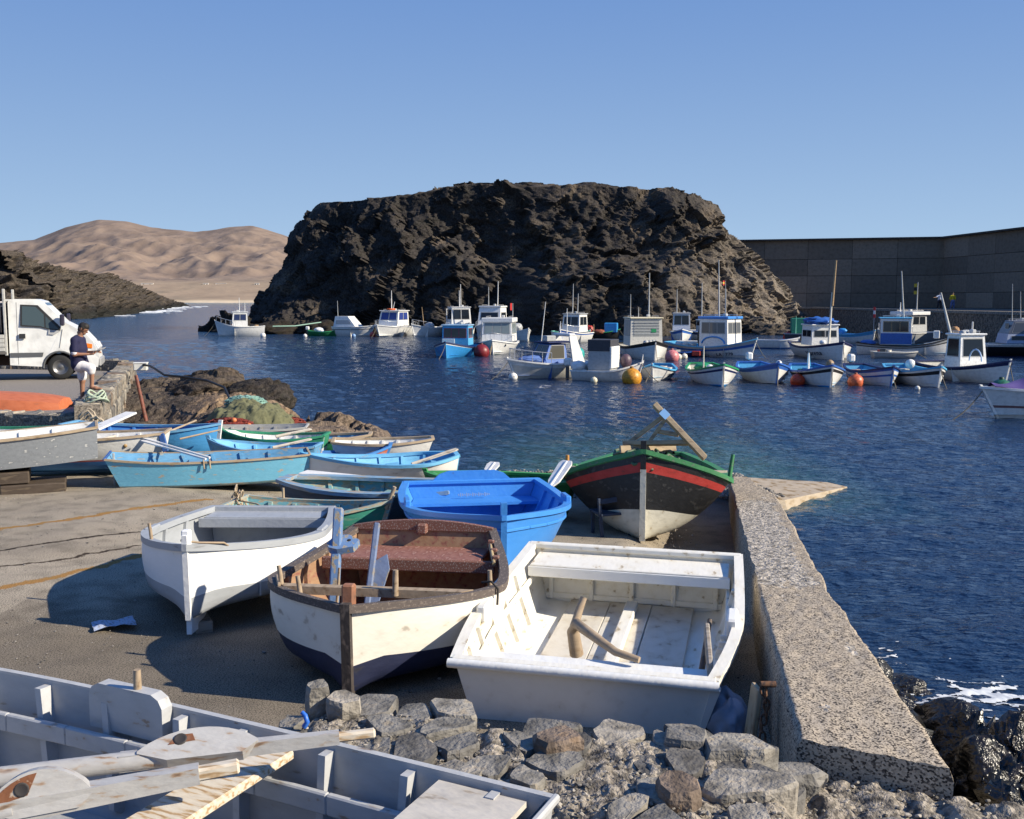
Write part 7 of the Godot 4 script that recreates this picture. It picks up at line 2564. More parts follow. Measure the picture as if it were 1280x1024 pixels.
# ---------------------------------------------------------------- boats afloat
# stem: x and distance of the bow at the waterline; turn: degrees, 0 = bow towards the quay yard, positive to the right
func afloat(called: String, label: String, P: Dictionary, stem: Vector2, turn: float, bands: Array, lining: Material, rail: Material, opt := {}) -> Node3D:
	var d := deg_to_rad(turn)
	var dir := Vector3(sin(d), 0, cos(d))
	var draft: float = opt.get("draft", 0.18)
	var c: Vector3 = Vector3(stem.x, -draft, -stem.y) - dir * (P.L / 2.0 - P.kb * 0.7)
	var o := thing(called, label, "boat", c, 0.0, opt.get("group", "boats moored in the harbour"))
	o.rotation = Vector3(opt.get("roll", 0.0), d - PI / 2.0, opt.get("pit", 0.0))
	hull(o, P, bands, lining, rail, {"rail_w": opt.get("rail_w", 0.1), "rail_h": opt.get("rail_h", 0.07), "over": 0.03, "ns": 22, "nq": 4})
	if half_beam(P, 1.0) < 0.03:
		part("stem", stem_mesh(P, 0.07, 0.08, 0.07), opt.get("stem_mat", bands[-1][2]), o)
	var sole := MB.new()
	for k in 12:
		var s0 := lerpf(0.03, 0.93, k / 12.0)
		var s1 := lerpf(0.03, 0.93, (k + 1) / 12.0)
		var y: float = draft + opt.get("sole", 0.14)
		sole.quad(Vector3((s0 - 0.5) * P.L, y, -width_at(P, s0, y)), Vector3((s1 - 0.5) * P.L, y, -width_at(P, s1, y)), Vector3((s1 - 0.5) * P.L, y, width_at(P, s1, y)), Vector3((s0 - 0.5) * P.L, y, width_at(P, s0, y)), Vector3.UP)
	part("sole", sole.mesh(), lining, o)
	for t in opt.get("thwarts", []):
		part("thwart", thwart_mesh(P, t, P.H * 0.82, 0.26, 0.04), opt.get("thwart_mat", lining), o)
	# line from the bow down to the water, gear lying about
	var rp := RandomNumberGenerator.new()
	rp.seed = int(absf(stem.x) * 100) + int(stem.y * 10)
	var bowp := hp(P, 0.99, 0.95, 1) * Vector3(1, 1, 0)
	var ln := []
	var reach := rp.randf_range(0.5, 1.4)
	for k in 6:
		var t := k / 5.0
		ln.append(bowp + Vector3(t * reach, -(bowp.y - draft + 0.1) * t - 0.12 * sin(PI * t), rp.randf_range(-0.02, 0.02) + 0.2 * t))
	var lb := MB.new()
	lb.tube(ln, 0.018, -1, 5)
	part("mooring_rope", lb.mesh(), plain(lin(0.16, 0.14, 0.1), 0.9), o)
	if opt.get("gear", true):
		var tones := [lin(0.05, 0.2, 0.42), lin(0.45, 0.43, 0.38), lin(0.3, 0.06, 0.03), lin(0.06, 0.07, 0.08), lin(0.4, 0.25, 0.05), lin(0.05, 0.2, 0.12)]
		for k in 4:
			var s := rp.randf_range(0.12, 0.5)
			var y: float = draft + opt.get("sole", 0.14) + 0.02
			var w := width_at(P, s, y + 0.1) * 0.7
			var at := Vector3((s - 0.5) * P.L, y, rp.randf_range(-w, w))
			lb = MB.new()
			if k % 2 == 0:
				var h := rp.randf_range(0.2, 0.42)
				lb.bbox(at + Vector3(0, h / 2, 0), Vector3(rp.randf_range(0.3, 0.5), h, rp.randf_range(0.25, 0.4)), 0.02, Basis.from_euler(Vector3(0, rp.randf() * 3.0, 0)))
				part("crate", lb.mesh(), plain(tones[rp.randi() % 6], 0.6), o)
			else:
				lb.lathe([Vector2(0, 0), Vector2(0.13, 0), Vector2(0.17, 0.34), Vector2(0.15, 0.34), Vector2(0.12, 0.04)], at, 12)
				part("bucket", lb.mesh(), plain(tones[rp.randi() % 6], 0.5), o)
	if opt.get("pulpit", false):
		lb = MB.new()
		var tops := []
		for sd in [-1.0, 1.0]:
			for k in 5:
				var s := lerpf(0.6, 0.97, k / 4.0) if sd < 0 else lerpf(0.97, 0.6, k / 4.0)
				var g := hp(P, s, 1.0, sd) + Vector3(0, 0.02, -0.05 * sd)
				lb.tube([g, g + Vector3(0, 0.45, 0)], 0.016, -1, 5)
				tops.append(g + Vector3(0, 0.45, 0))
		lb.tube(tops, 0.02, -1, 6)
		part("bow_rail_tube", lb.mesh(), plain(lin(0.55, 0.55, 0.55), 0.3, 0.6), o)
	if opt.has("deck"):
		# closed deck from s = deck to the bow
		var b := MB.new()
		for k in 9:
			var s0 := lerpf(opt.deck, 0.995, k / 9.0)
			var s1 := lerpf(opt.deck, 0.995, (k + 1) / 9.0)
			var p0 := hp(P, s0, 0.97, 1)
			var p1 := hp(P, s1, 0.97, 1)
			var m0 := Vector3(p0.x, p0.y + 0.06, 0)
			var m1 := Vector3(p1.x, p1.y + 0.06, 0)
			b.group(5)
			for s in [-1.0, 1.0]:
				b.quad(m0, m1, p1 * Vector3(1, 1, s), p0 * Vector3(1, 1, s), Vector3.UP)
		var e := hp(P, opt.deck, 0.97, 1)
		b.group(-1)
		b.quad(Vector3(e.x, e.y, -e.z), Vector3(e.x, e.y, e.z), Vector3(e.x, draft, e.z * 0.9), Vector3(e.x, draft, -e.z * 0.9), Vector3(-1, 0, 0))
		part("foredeck", b.mesh(), opt.get("deck_mat", lining), o)
	return o


# house on deck: x0 back, x1 front, half widths at foot and roof, heights, rake of front and back
func cabin(o: Node3D, x0: float, x1: float, w0: float, w1: float, y0: float, y1: float, rf: float, rb: float, wall: Material, roof: Material, nfront := 3, nside := 2, opt := {}) -> void:
	var p := [Vector3(x0, y0, -w0), Vector3(x1, y0, -w0), Vector3(x1, y0, w0), Vector3(x0, y0, w0), Vector3(x0 + rb, y1, -w1), Vector3(x1 - rf, y1, -w1), Vector3(x1 - rf, y1, w1), Vector3(x0 + rb, y1, w1)]
	var b := MB.new()
	b.hexa(p)
	var body := part(opt.get("name", "wheelhouse"), b.mesh(), wall, o)
	var lo: float = opt.get("lo", 0.5)
	var hi: float = opt.get("hi", 0.9)
	var gl: Material = opt.get("glass", glass())
	var fr: Material = opt.get("frame", plain(lin(0.3, 0.3, 0.29), 0.5))
	for f in [[[1, 2, 6, 5], nfront, 0.06], [[0, 1, 5, 4], nside, 0.08], [[3, 2, 6, 7], nside, 0.08], [[0, 3, 7, 4], opt.get("nback", 0), 0.1]]:
		var a: Vector3 = p[f[0][0]]
		var e: Vector3 = p[f[0][1]]
		var g: Vector3 = p[f[0][2]]
		var h: Vector3 = p[f[0][3]]
		var mid := (a + e + g + h) / 4.0
		var n := (e - a).cross(h - a).normalized()
		if n.dot(mid - Vector3((x0 + x1) / 2, (y0 + y1) / 2, 0)) < 0:
			n = -n
		var at := func(u: float, v: float, off: float) -> Vector3: return a.lerp(e, u).lerp(h.lerp(g, u), v) + n * off
		for k in f[1]:
			var m: float = f[2]
			var u0 := lerpf(m, 1.0 - m, (k + 0.06) / f[1])
			var u1 := lerpf(m, 1.0 - m, (k + 0.94) / f[1])
			var host: Node = body
			if fr:
				b = MB.new()
				b.hexa([at.call(u0 - 0.02, lo - 0.03, 0.0), at.call(u1 + 0.02, lo - 0.03, 0.0), at.call(u1 + 0.02, hi + 0.03, 0.0), at.call(u0 - 0.02, hi + 0.03, 0.0), at.call(u0 - 0.02, lo - 0.03, 0.012), at.call(u1 + 0.02, lo - 0.03, 0.012), at.call(u1 + 0.02, hi + 0.03, 0.012), at.call(u0 - 0.02, hi + 0.03, 0.012)])
				host = part("window_frame", b.mesh(), fr, body)
				host = body
			b = MB.new()
			b.hexa([at.call(u0, lo, 0.0), at.call(u1, lo, 0.0), at.call(u1, hi, 0.0), at.call(u0, hi, 0.0), at.call(u0, lo, 0.018), at.call(u1, lo, 0.018), at.call(u1, hi, 0.018), at.call(u0, hi, 0.018)])
			part("window", b.mesh(), gl, host)
	if roof and opt.get("roof_gear", true):
		b = MB.new()
		var yr: float = y1 + opt.get("roof_h", 0.08)
		for sd in [-1.0, 1.0]:
			b.tube([Vector3(x0 + rb + 0.15, yr + 0.09, w1 * 0.8 * sd), Vector3(x1 - rf - 0.15, yr + 0.09, w1 * 0.8 * sd)], 0.018, -1, 5)
			for e in [x0 + rb + 0.2, x1 - rf - 0.2]:
				b.tube([Vector3(e, yr, w1 * 0.8 * sd), Vector3(e, yr + 0.09, w1 * 0.8 * sd)], 0.015, -1, 5)
		part("roof_rail", b.mesh(), plain(lin(0.45, 0.45, 0.45), 0.35, 0.5), o)
		b = MB.new()
		b.bbox(Vector3((x0 + x1) / 2.0 + 0.15, yr + 0.09, -w1 * 0.3), Vector3(0.26, 0.16, 0.2), 0.03)
		part("search_lamp", b.mesh(), plain(lin(0.5, 0.5, 0.48), 0.4), o)
		b = MB.new()
		b.box(Vector3(x0 - 0.008 + rb * 0.45, lerpf(y0, y1, 0.45), w0 * 0.25), Vector3(0.02, (y1 - y0) * 0.82, w0 * 0.6))
		part("cabin_door", b.mesh(), plain(lin(0.25, 0.22, 0.18), 0.6), o)
	if roof:
		b = MB.new()
		var ov: float = opt.get("over", 0.1)
		b.bbox(Vector3((x0 + rb + x1 - rf) / 2.0, y1 + opt.get("roof_h", 0.08) / 2.0, 0), Vector3(x1 - rf - x0 - rb + 2.0 * ov, opt.get("roof_h", 0.08), 2.0 * w1 + 1.6 * ov), 0.03)
		part("roof", b.mesh(), roof, o)


func stick(o: Node3D, called: String, a: Vector3, b: Vector3, r: float, m: Material, r1 := -1.0) -> void:
	var q := MB.new()
	q.tube([a, b], r, r1 if r1 > 0 else r * 0.6, 7)
	part(called, q.mesh(), m, o)


func blob(o: Node3D, called: String, c: Vector3, r: Vector3, m: Material, sd := 1, amp := 0.25) -> void:
	var lump := noise(FastNoiseLite.TYPE_SIMPLEX_SMOOTH, 1.5, sd, 3)
	var q := PackedVector3Array()
	for j in 12:
		for i in 20:
			var t := lerpf(-0.5, 0.5, j / 11.0) * PI
			var th := TAU * i / 19.0
			var d := Vector3(cos(t) * cos(th), sin(t), cos(t) * sin(th))
			q.append(c + d * r * (1.0 + amp * lump.get_noise_3dv(d * 1.3 + Vector3(sd, 0, 0))))
	part(called, sheet(q, 20, 12, PackedColorArray(), Vector3(-1, 0, 0)), m, o)


func flag(o: Node3D, at: Vector3, cols: Array, w := 0.4, h := 0.28) -> void:
	for k in cols.size():
		var b := MB.new()
		b.box(at + Vector3(0, -h * (k + 0.5) / cols.size(), w / 2), Vector3(0.01, h / cols.size() - 0.002, w), Basis.from_euler(Vector3(0, 0.3, 0)))
		part("flag", b.mesh(), plain(cols[k], 0.9), o)


func buoy(label: String, at: Vector2, r: float, c: Color, group := "", cat := "buoy") -> void:
	var o := thing("buoy", label, cat, Vector3(at.x, r * 0.55, -at.y), 0.3, group)
	var b := MB.new()
	b.ball(Vector3.ZERO, Vector3(r, r, r), 10, 18)
	part("float", b.mesh(), paint(c, 0.45, "dirt"), o)
	b = MB.new()
	b.lathe([Vector2(r * 0.22, 0.92 * r), Vector2(r * 0.2, 1.16 * r), Vector2(0, 1.18 * r)], Vector3.ZERO, 10)
	part("neck", b.mesh(), plain(c.darkened(0.4), 0.6), o)


func engine(o: Node3D, at: Vector3, m: Material) -> void:
	var b := MB.new()
	b.bbox(at + Vector3(-0.1, 0.18, 0), Vector3(0.36, 0.36, 0.28), 0.07)
	part("outboard_cowl", b.mesh(), m, o)
	b = MB.new()
	b.bbox(at + Vector3(-0.12, -0.25, 0), Vector3(0.16, 0.6, 0.1), 0.03)
	part("outboard_leg", b.mesh(), plain(lin(0.08, 0.08, 0.08), 0.5), o)


func build_moored() -> void:
	var white := paint(lin(0.76, 0.755, 0.73), 0.35)
	var offw := paint(lin(0.6, 0.58, 0.52), 0.5)
	var lgrey := paint(lin(0.4, 0.41, 0.41), 0.5)
	var cyan := paint(lin(0.08, 0.36, 0.62), 0.5)
	var blue := paint(lin(0.03, 0.12, 0.42), 0.45)
	var vivid := paint(lin(0.035, 0.28, 0.66), 0.4)
	var navy := paint(lin(0.012, 0.02, 0.09), 0.5)
	var black := paint(lin(0.012, 0.012, 0.014), 0.5)
	var red := paint(lin(0.4, 0.035, 0.02), 0.5)
	var rust := paint(lin(0.26, 0.07, 0.03), 0.6)
	var green := paint(lin(0.02, 0.26, 0.1), 0.5)
	var wood := paint(lin(0.36, 0.25, 0.14), 0.6, "dirt")
	var steel := plain(lin(0.5, 0.5, 0.5), 0.35, 0.7)
	var ink := plain(lin(0.05, 0.055, 0.08), 0.7)
	var gb := plain(lin(0.02, 0.03, 0.09), 0.08)
	var small := {"L": 4.2, "B": 2.1, "ts": 0.5, "sm": 0.5, "p": 2.2, "H": 0.74, "rb": 0.36, "rs": 0.16, "ks": 0.15, "kb": 0.22, "k": 0.62, "rnd": 0.65}
	var sg := "small open boats in the front row"

	# ---- front row of small open boats
	var P := hull_def(small.merged({"L": 3.2, "B": 1.72, "rb": 0.3, "H": 0.6}, true))
	var o := afloat("rowing_boat", "small white boat with red waterline and blue rail beside the amber buoy", P, Vector2(6.1, 43.2), -17, [[0.0, 0.4, rust, "bottom"], [0.4, 0.86, white, "hull_side"], [0.86, 1.0, white, "top_strake"]], cyan, cyan, {"group": sg, "thwarts": [0.25, 0.5, 0.72], "stem_mat": white})
	hull_text(o, P, "TE 32", 0.66, 0.72, -1.0, 0.2, ink)
	hull_text(o, P, "CHIQUI", 0.6, 0.72, 1.0, 0.14, ink)
	P = hull_def(small)
	o = afloat("rowing_boat", "small white boat with green rail, thin mast and blue foot at its stem", P, Vector2(8.6, 40.5), 2, [[0.0, 0.42, vivid, "bottom"], [0.42, 0.84, white, "hull_side"], [0.84, 0.9, navy, "stripe"], [0.9, 1.0, white, "top_strake"]], offw, green, {"group": sg, "thwarts": [0.25, 0.5, 0.72]})
	stick(o, "mast", Vector3(-0.7, 0.4, 0.2), Vector3(-0.72, 1.7, 0.2), 0.04, offw)
	blob(o, "green_cloth", Vector3(-1.2, 0.75, 0.1), Vector3(0.5, 0.2, 0.4), green, 2)
	blob(o, "white_cloth", Vector3(-0.1, 0.65, -0.1), Vector3(0.6, 0.2, 0.5), offw, 3)
	blob(o, "float", Vector3(0.9, 0.85, 0.3), Vector3(0.16, 0.16, 0.16), white, 4, 0.0)
	o = afloat("rowing_boat", "small white boat with blue rail lettered LIZ M, left of the red orange buoy", P, Vector2(11.05, 41.4), 3, [[0.0, 0.4, black, "bottom"], [0.4, 0.86, white, "hull_side"], [0.86, 1.0, blue, "top_strake"]], cyan, blue, {"group": sg, "thwarts": [0.25, 0.5, 0.72], "thwart_mat": cyan})
	hull_text(o, P, "LIZ M", 0.62, 0.68, -1.0, 0.36, ink)
	engine(o, Vector3(-2.05, 0.95, 0), white)
	blob(o, "float", Vector3(1.5, 1.0, -0.2), Vector3(0.14, 0.16, 0.14), white, 5, 0.0)
	o = afloat("rowing_boat", "small white boat with bright blue foot and cyan inside between the two orange buoys", P, Vector2(12.85, 40.0), 0, [[0.0, 0.42, vivid, "bottom"], [0.42, 0.84, white, "hull_side"], [0.84, 0.92, black, "stripe"], [0.92, 1.0, white, "top_strake"]], cyan, blue, {"group": sg, "thwarts": [0.25, 0.5, 0.72], "thwart_mat": cyan})
	stick(o, "tiller_frame", Vector3(-1.7, 0.8, -0.2), Vector3(-1.2, 1.35, 0.0), 0.06, cyan)
	stick(o, "tiller_post", Vector3(-1.2, 0.7, 0.0), Vector3(-1.2, 1.4, 0.0), 0.06, white)
	blob(o, "float", Vector3(1.75, 1.12, 0.0), Vector3(0.16, 0.16, 0.16), wood, 6, 0.1)
	hull_text(o, P, "ANA", 0.7, 0.68, -1.0, 0.2, ink)
	P = hull_def(small.merged({"L": 3.8, "B": 1.85, "rb": 0.28}, true))
	o = afloat("rowing_boat", "small white boat with twin blue stripes right of the faded orange buoy", P, Vector2(15.4, 40.3), 5, [[0.0, 0.38, black, "bottom"], [0.38, 0.74, white, "hull_side"], [0.74, 0.8, blue, "stripe"], [0.8, 0.9, white, "hull_side"], [0.9, 1.0, blue, "top_strake"]], cyan, navy, {"group": sg, "thwarts": [0.25, 0.5, 0.72], "thwart_mat": offw})
	hull_text(o, P, "TE", 0.72, 0.62, -1.0, 0.18, ink)
	engine(o, Vector3(-1.85, 0.95, 0.1), white)
	P = hull_def(small.merged({"L": 4.0, "B": 1.95, "rb": 0.3}, true))
	o = afloat("rowing_boat", "small white boat with dark rubbing strake beside the white cabin boat", P, Vector2(17.2, 40.0), 6, [[0.0, 0.38, black, "bottom"], [0.38, 0.8, white, "hull_side"], [0.8, 0.9, black, "stripe"], [0.9, 1.0, white, "top_strake"]], cyan, cyan, {"group": sg, "thwarts": [0.25, 0.5, 0.72], "thwart_mat": cyan})
	hull_text(o, P, "MARIA", 0.62, 0.62, -1.0, 0.17, plain(lin(0.3, 0.1, 0.08), 0.7))
	blob(o, "float", Vector3(-0.9, 0.95, -0.2), Vector3(0.2, 0.2, 0.2), white, 7, 0.1)

	# ---- front row, larger
	P = hull_def({"L": 4.5, "B": 1.9, "ts": 0.8, "sm": 0.45, "p": 2.0, "H": 0.84, "rb": 0.26, "rs": 0.02, "ks": 0.05, "kb": 0.5, "k": 0.62, "rnd": 0.5})
	o = afloat("motor_boat", "white motor boat with blue cockpit cover, dark windscreen and white arch, front row left", P, Vector2(0.1, 44.4), -60, [[0.0, 0.32, paint(lin(0.4, 0.38, 0.1), 0.6), "bottom"], [0.32, 0.84, offw, "hull_side"], [0.84, 1.0, white, "top_strake"]], blue, white, {"pulpit": true, "deck": 0.6, "deck_mat": blue, "rail_w": 0.16})
	cabin(o, -0.5, 0.75, 0.66, 0.5, 0.85, 1.72, 0.42, 0.0, blue, null, 2, 1, {"lo": 0.25, "hi": 0.9, "glass": plain(lin(0.09, 0.085, 0.07), 0.1), "name": "windscreen"})
	blob(o, "cover", Vector3(0.9, 1.0, 0.0), Vector3(0.75, 0.2, 0.5), paint(lin(0.09, 0.17, 0.42), 0.8), 8)
	var b := MB.new()
	b.bbox(Vector3(-0.25, 1.78, 0), Vector3(1.5, 0.06, 1.3), 0.02)
	part("canopy", b.mesh(), navy, o)
	for s in [-1.0, 1.0]:
		b = MB.new()
		b.hexa([Vector3(-1.4, 0.8, 0.78 * s), Vector3(-0.75, 0.8, 0.78 * s), Vector3(-0.75, 0.8, 0.7 * s), Vector3(-1.4, 0.8, 0.7 * s), Vector3(-0.95, 2.1, 0.66 * s), Vector3(-0.6, 2.1, 0.66 * s), Vector3(-0.6, 2.1, 0.58 * s), Vector3(-0.95, 2.1, 0.58 * s)])
		part("arch_leg", b.mesh(), white, o)
	b = MB.new()
	b.bbox(Vector3(-0.75, 2.1, 0), Vector3(0.36, 0.14, 1.36), 0.04)
	part("arch_top", b.mesh(), white, o)
	for e in [[Vector3(0.3, 1.8, 0.3), Vector3(0.2, 3.6, 0.1)], [Vector3(-0.7, 2.1, -0.3), Vector3(-0.7, 3.3, -0.3)], [Vector3(-0.8, 2.1, 0.4), Vector3(-0.8, 2.7, 0.4)]]:
		stick(o, "aerial", e[0], e[1], 0.025, white)
	b = MB.new()
	b.bbox(Vector3(0.2, 1.95, -0.2), Vector3(0.5, 0.26, 0.4), 0.03)
	part("roof_box", b.mesh(), lgrey, o)
	blob(o, "teal_fender", Vector3(-1.7, 1.15, 0.3), Vector3(0.32, 0.36, 0.32), paint(lin(0.02, 0.32, 0.3), 0.4), 9, 0.05)
	blob(o, "tyre_fender", hp(P, 0.22, 0.75, -1.0), Vector3(0.24, 0.2, 0.1), black, 10, 0.0)
	hull_text(o, P, "17", 0.45, 0.55, 1.0, 0.22, blue)

	P = hull_def({"L": 3.1, "B": 1.6, "ts": 0.8, "sm": 0.45, "p": 2.2, "H": 0.62, "rb": 0.42, "rs": 0.0, "ks": 0.05, "kb": 0.3, "k": 0.66, "rnd": 0.5})
	o = afloat("motor_boat", "white boat with raised bow and tall grey shelter box, left of the amber buoy", P, Vector2(5.45, 43.0), 66, [[0.0, 0.3, black, "bottom"], [0.3, 0.92, white, "hull_side"], [0.92, 1.0, white, "top_strake"]], offw, white, {"rail_w": 0.14, "thwarts": [0.2]})
	cabin(o, -0.75, 0.25, 0.55, 0.52, 0.5, 1.95, 0.06, 0.0, lgrey, null, 0, 0, {"name": "shelter"})
	b = MB.new()
	b.bbox(Vector3(-0.25, 1.72, 0), Vector3(1.06, 0.5, 1.12), 0.02)
	part("shelter_top", b.mesh(), paint(lin(0.05, 0.05, 0.06), 0.6), o)
	b = MB.new()
	b.bbox(Vector3(0.28, 1.2, 0), Vector3(0.1, 0.95, 1.14), 0.02)
	part("shelter_front", b.mesh(), white, o)
	for k in 2:
		blob(o, "white_bundle", Vector3(-1.3 + 0.35 * k, 0.78, 0.3 - 0.5 * k), Vector3(0.34, 0.24, 0.3), white, 11 + k)
	engine(o, Vector3(-1.8, 0.75, 0), white)
	blob(o, "purple_fender", Vector3(0.55, 1.0, -0.75), Vector3(0.26, 0.32, 0.26), paint(lin(0.1, 0.06, 0.08), 0.5), 13, 0.0)
	stick(o, "bow_rail", Vector3(1.55, 1.0, 0.15), Vector3(1.6, 1.35, 0.15), 0.03, white)

	P = hull_def({"L": 5.6, "B": 2.6, "ts": 0.7, "sm": 0.5, "p": 2.2, "H": 0.78, "rb": 0.42, "rs": 0.1, "ks": 0.1, "kb": 0.3, "k": 0.62, "rnd": 0.7})
	o = afloat("cabin_boat", "white cabin boat with large dark window and leaning mast, right end of front row", P, Vector2(20.5, 41.2), 12, [[0.0, 0.34, black, "bottom"], [0.34, 0.9, white, "hull_side"], [0.9, 1.0, navy, "top_strake"]], offw, navy, {"deck": 0.62, "deck_mat": white, "stem_mat": white})
	cabin(o, -0.6, 0.5, 0.66, 0.58, 0.75, 2.15, 0.14, 0.05, white, white, 1, 1, {"lo": 0.36, "hi": 0.88})
	stick(o, "mast", Vector3(-1.0, 2.1, 0.1), Vector3(-1.3, 4.0, 0.5), 0.07, lgrey)
	stick(o, "side_pole", Vector3(-1.2, 0.8, -1.1), Vector3(-0.9, 2.7, -0.9), 0.06, white)
	for k in 3:
		blob(o, "deck_gear", Vector3(-0.6 + 0.4 * k, 2.25, -0.4 + 0.4 * k), Vector3(0.16, 0.12, 0.14), lgrey, 15 + k)
	blob(o, "orange_gear", Vector3(-1.3, 2.3, -0.3), Vector3(0.26, 0.2, 0.2), paint(lin(0.4, 0.22, 0.1), 0.7), 19)
	blob(o, "white_fender", hp(P, 0.4, 0.8, -1.0) + Vector3(0, 0, -0.1), Vector3(0.34, 0.3, 0.25), white, 20, 0.0)
	var rl := []
	for k in 9:
		var t := PI * k / 8.0
		rl.append(Vector3(1.4 + 0.4 * cos(t), 1.1 + 0.5 * sin(t), 0.6))
	b = MB.new()
	b.tube(rl, 0.03, -1, 6)
	part("pulpit_rail", b.mesh(), plain(lin(0.35, 0.5, 0.7), 0.4), o)
	hull_text(o, P, "LA 118", 0.66, 0.6, -1.0, 0.18, ink)

	P = hull_def({"L": 5.0, "B": 1.9, "ts": 0.85, "sm": 0.4, "p": 2.0, "H": 1.05, "rb": 0.12, "rs": 0.0, "ks": 0.05, "kb": 0.75, "k": 0.6, "rnd": 0.35})
	o = afloat("motor_boat", "white speedboat under a purple cover at the right edge", P, Vector2(14.3, 29.3), -76, [[0.0, 0.3, paint(lin(0.12, 0.03, 0.02), 0.5), "bottom"], [0.3, 0.62, white, "hull_side"], [0.62, 0.67, paint(lin(0.2, 0.1, 0.1), 0.5), "stripe"], [0.67, 1.0, white, "top_strake"]], offw, white, {"deck": 0.55, "deck_mat": white, "draft": 0.2, "rail_w": 0.18})
	b = MB.new()
	b.group(6)
	var cov := PackedVector3Array()
	for j in 10:
		for i in 22:
			var s := lerpf(0.2, 0.93, i / 21.0)
			var u := lerpf(-1.0, 1.0, j / 9.0)
			var hb := width_at(P, s, P.H * 0.95) * 1.0
			var rise := (0.62 * (1.0 - sstep(0.42, 0.82, s)) + 0.1) * (1.0 - pow(absf(u), 2.6))
			cov.append(Vector3((s - 0.5) * P.L, sheer(P, s) + 0.02 + rise + 0.02 * sin(i * 1.3 + j), u * hb))
	part("cover", sheet(cov, 22, 10, PackedColorArray(), Vector3.UP), paint(lin(0.07, 0.045, 0.2), 0.8), o)
	b = MB.new()
	b.hexa([Vector3(-0.5, 1.06, 0.9), Vector3(0.35, 1.06, 0.85), Vector3(0.35, 1.06, 0.78), Vector3(-0.5, 1.06, 0.8), Vector3(-0.5, 1.6, 0.78), Vector3(-0.1, 1.6, 0.76), Vector3(-0.1, 1.6, 0.7), Vector3(-0.5, 1.6, 0.7)])
	part("side_screen", b.mesh(), white, o)
	hull_text(o, P, "BRISA", 0.6, 0.82, 1.0, 0.14, ink)

	# ---- second row
	P = hull_def({"L": 6.0, "B": 2.75, "ts": 0.75, "sm": 0.5, "p": 2.3, "H": 0.95, "rb": 0.42, "rs": 0.1, "ks": 0.1, "kb": 0.25, "k": 0.66, "rnd": 0.65})
	o = afloat("fishing_boat", "big white fishing boat with dark rail and square louvred cabin in the second row", P, Vector2(8.35, 58.2), 6, [[0.0, 0.3, black, "bottom"], [0.3, 0.9, white, "hull_side"], [0.9, 1.0, black, "top_strake"]], offw, black, {"deck": 0.6, "deck_mat": offw, "stem_mat": white, "draft": 0.25})
	cabin(o, -1.2, 0.7, 1.0, 0.95, 1.0, 2.62, 0.05, 0.0, offw, paint(lin(0.7, 0.62, 0.42), 0.6), 1, 2, {"lo": 0.38, "hi": 0.92, "glass": paint(lin(0.3, 0.31, 0.3), 0.4)})
	for k in 5:
		b = MB.new()
		b.bbox(Vector3(0.69, 1.72 + 0.17 * k, 0), Vector3(0.04, 0.05, 1.6), 0.006)
		part("louvre", b.mesh(), lgrey, o)
	b = MB.new()
	b.box(Vector3(0.7, 1.9, -0.45), Vector3(0.03, 0.2, 0.3))
	part("green_sticker", b.mesh(), green, o)
	stick(o, "mast", Vector3(-0.4, 2.6, -0.4), Vector3(-0.4, 5.4, -0.4), 0.05, lgrey)
	for k in 2:
		stick(o, "aerial", Vector3(-0.2, 2.6, 0.3 + 0.5 * k), Vector3(-0.2, 3.3 + 0.8 * k, 0.3 + 0.5 * k), 0.03, lgrey)
	for k in 3:
		blob(o, "deck_gear", Vector3(1.2 + 0.3 * k, 1.25, -0.3 + 0.3 * k), Vector3(0.18, 0.12, 0.16), lgrey, 25 + k)

	P = hull_def({"L": 5.8, "B": 2.7, "ts": 0.7, "sm": 0.5, "p": 2.2, "H": 0.8, "rb": 0.4, "rs": 0.1, "ks": 0.1, "kb": 0.25, "k": 0.62, "rnd": 0.65})
	o = afloat("fishing_boat", "bright blue boat with blue and white wheelhouse, bow towards the yard", P, Vector2(-4.0, 60.4), -11, [[0.0, 0.3, navy, "bottom"], [0.3, 0.92, vivid, "hull_side"], [0.92, 0.96, white, "stripe"], [0.96, 1.0, navy, "top_strake"]], cyan, navy, {"deck": 0.66, "deck_mat": cyan, "stem_mat": cyan, "draft": 0.22})
	cabin(o, -0.9, 0.5, 0.85, 0.82, 0.9, 2.1, 0.05, 0.0, cyan, paint(lin(0.3, 0.45, 0.6), 0.5), 3, 2, {"lo": 0.4, "hi": 0.85, "frame": paint(lin(0.3, 0.05, 0.08), 0.5)})
	b = MB.new()
	b.bbox(Vector3(0.53, 1.12, 0.42), Vector3(0.04, 0.34, 0.8), 0.01)
	part("white_panel", b.mesh(), white, o)

	P = hull_def({"L": 5.6, "B": 2.5, "ts": 0.8, "sm": 0.5, "p": 2.3, "H": 0.85, "rb": 0.28, "rs": 0.02, "ks": 0.05, "kb": 0.4, "k": 0.62, "rnd": 0.5})
	o = afloat("cabin_boat", "white cabin cruiser with green waterline right of the bright blue boat", P, Vector2(-1.25, 64.3), -8, [[0.0, 0.38, paint(lin(0.01, 0.08, 0.06), 0.5), "bottom"], [0.38, 1.0, white, "hull_side"]], white, white, {"pulpit": true, "deck": 0.5, "deck_mat": white, "rail_w": 0.14})
	cabin(o, -1.6, 0.9, 1.02, 0.95, 0.95, 2.2, 0.3, 0.0, white, white, 3, 3, {"lo": 0.42, "hi": 0.94, "glass": plain(lin(0.2, 0.24, 0.24), 0.1), "roof_h": 0.3, "over": 0.12})
	for s in [-1.0, 1.0]:
		b = MB.new()
		b.ball(hp(P, 0.82, 0.86, s), Vector3(0.12, 0.08, 0.03), 6, 10)
		part("porthole", b.mesh(), glass(), o)
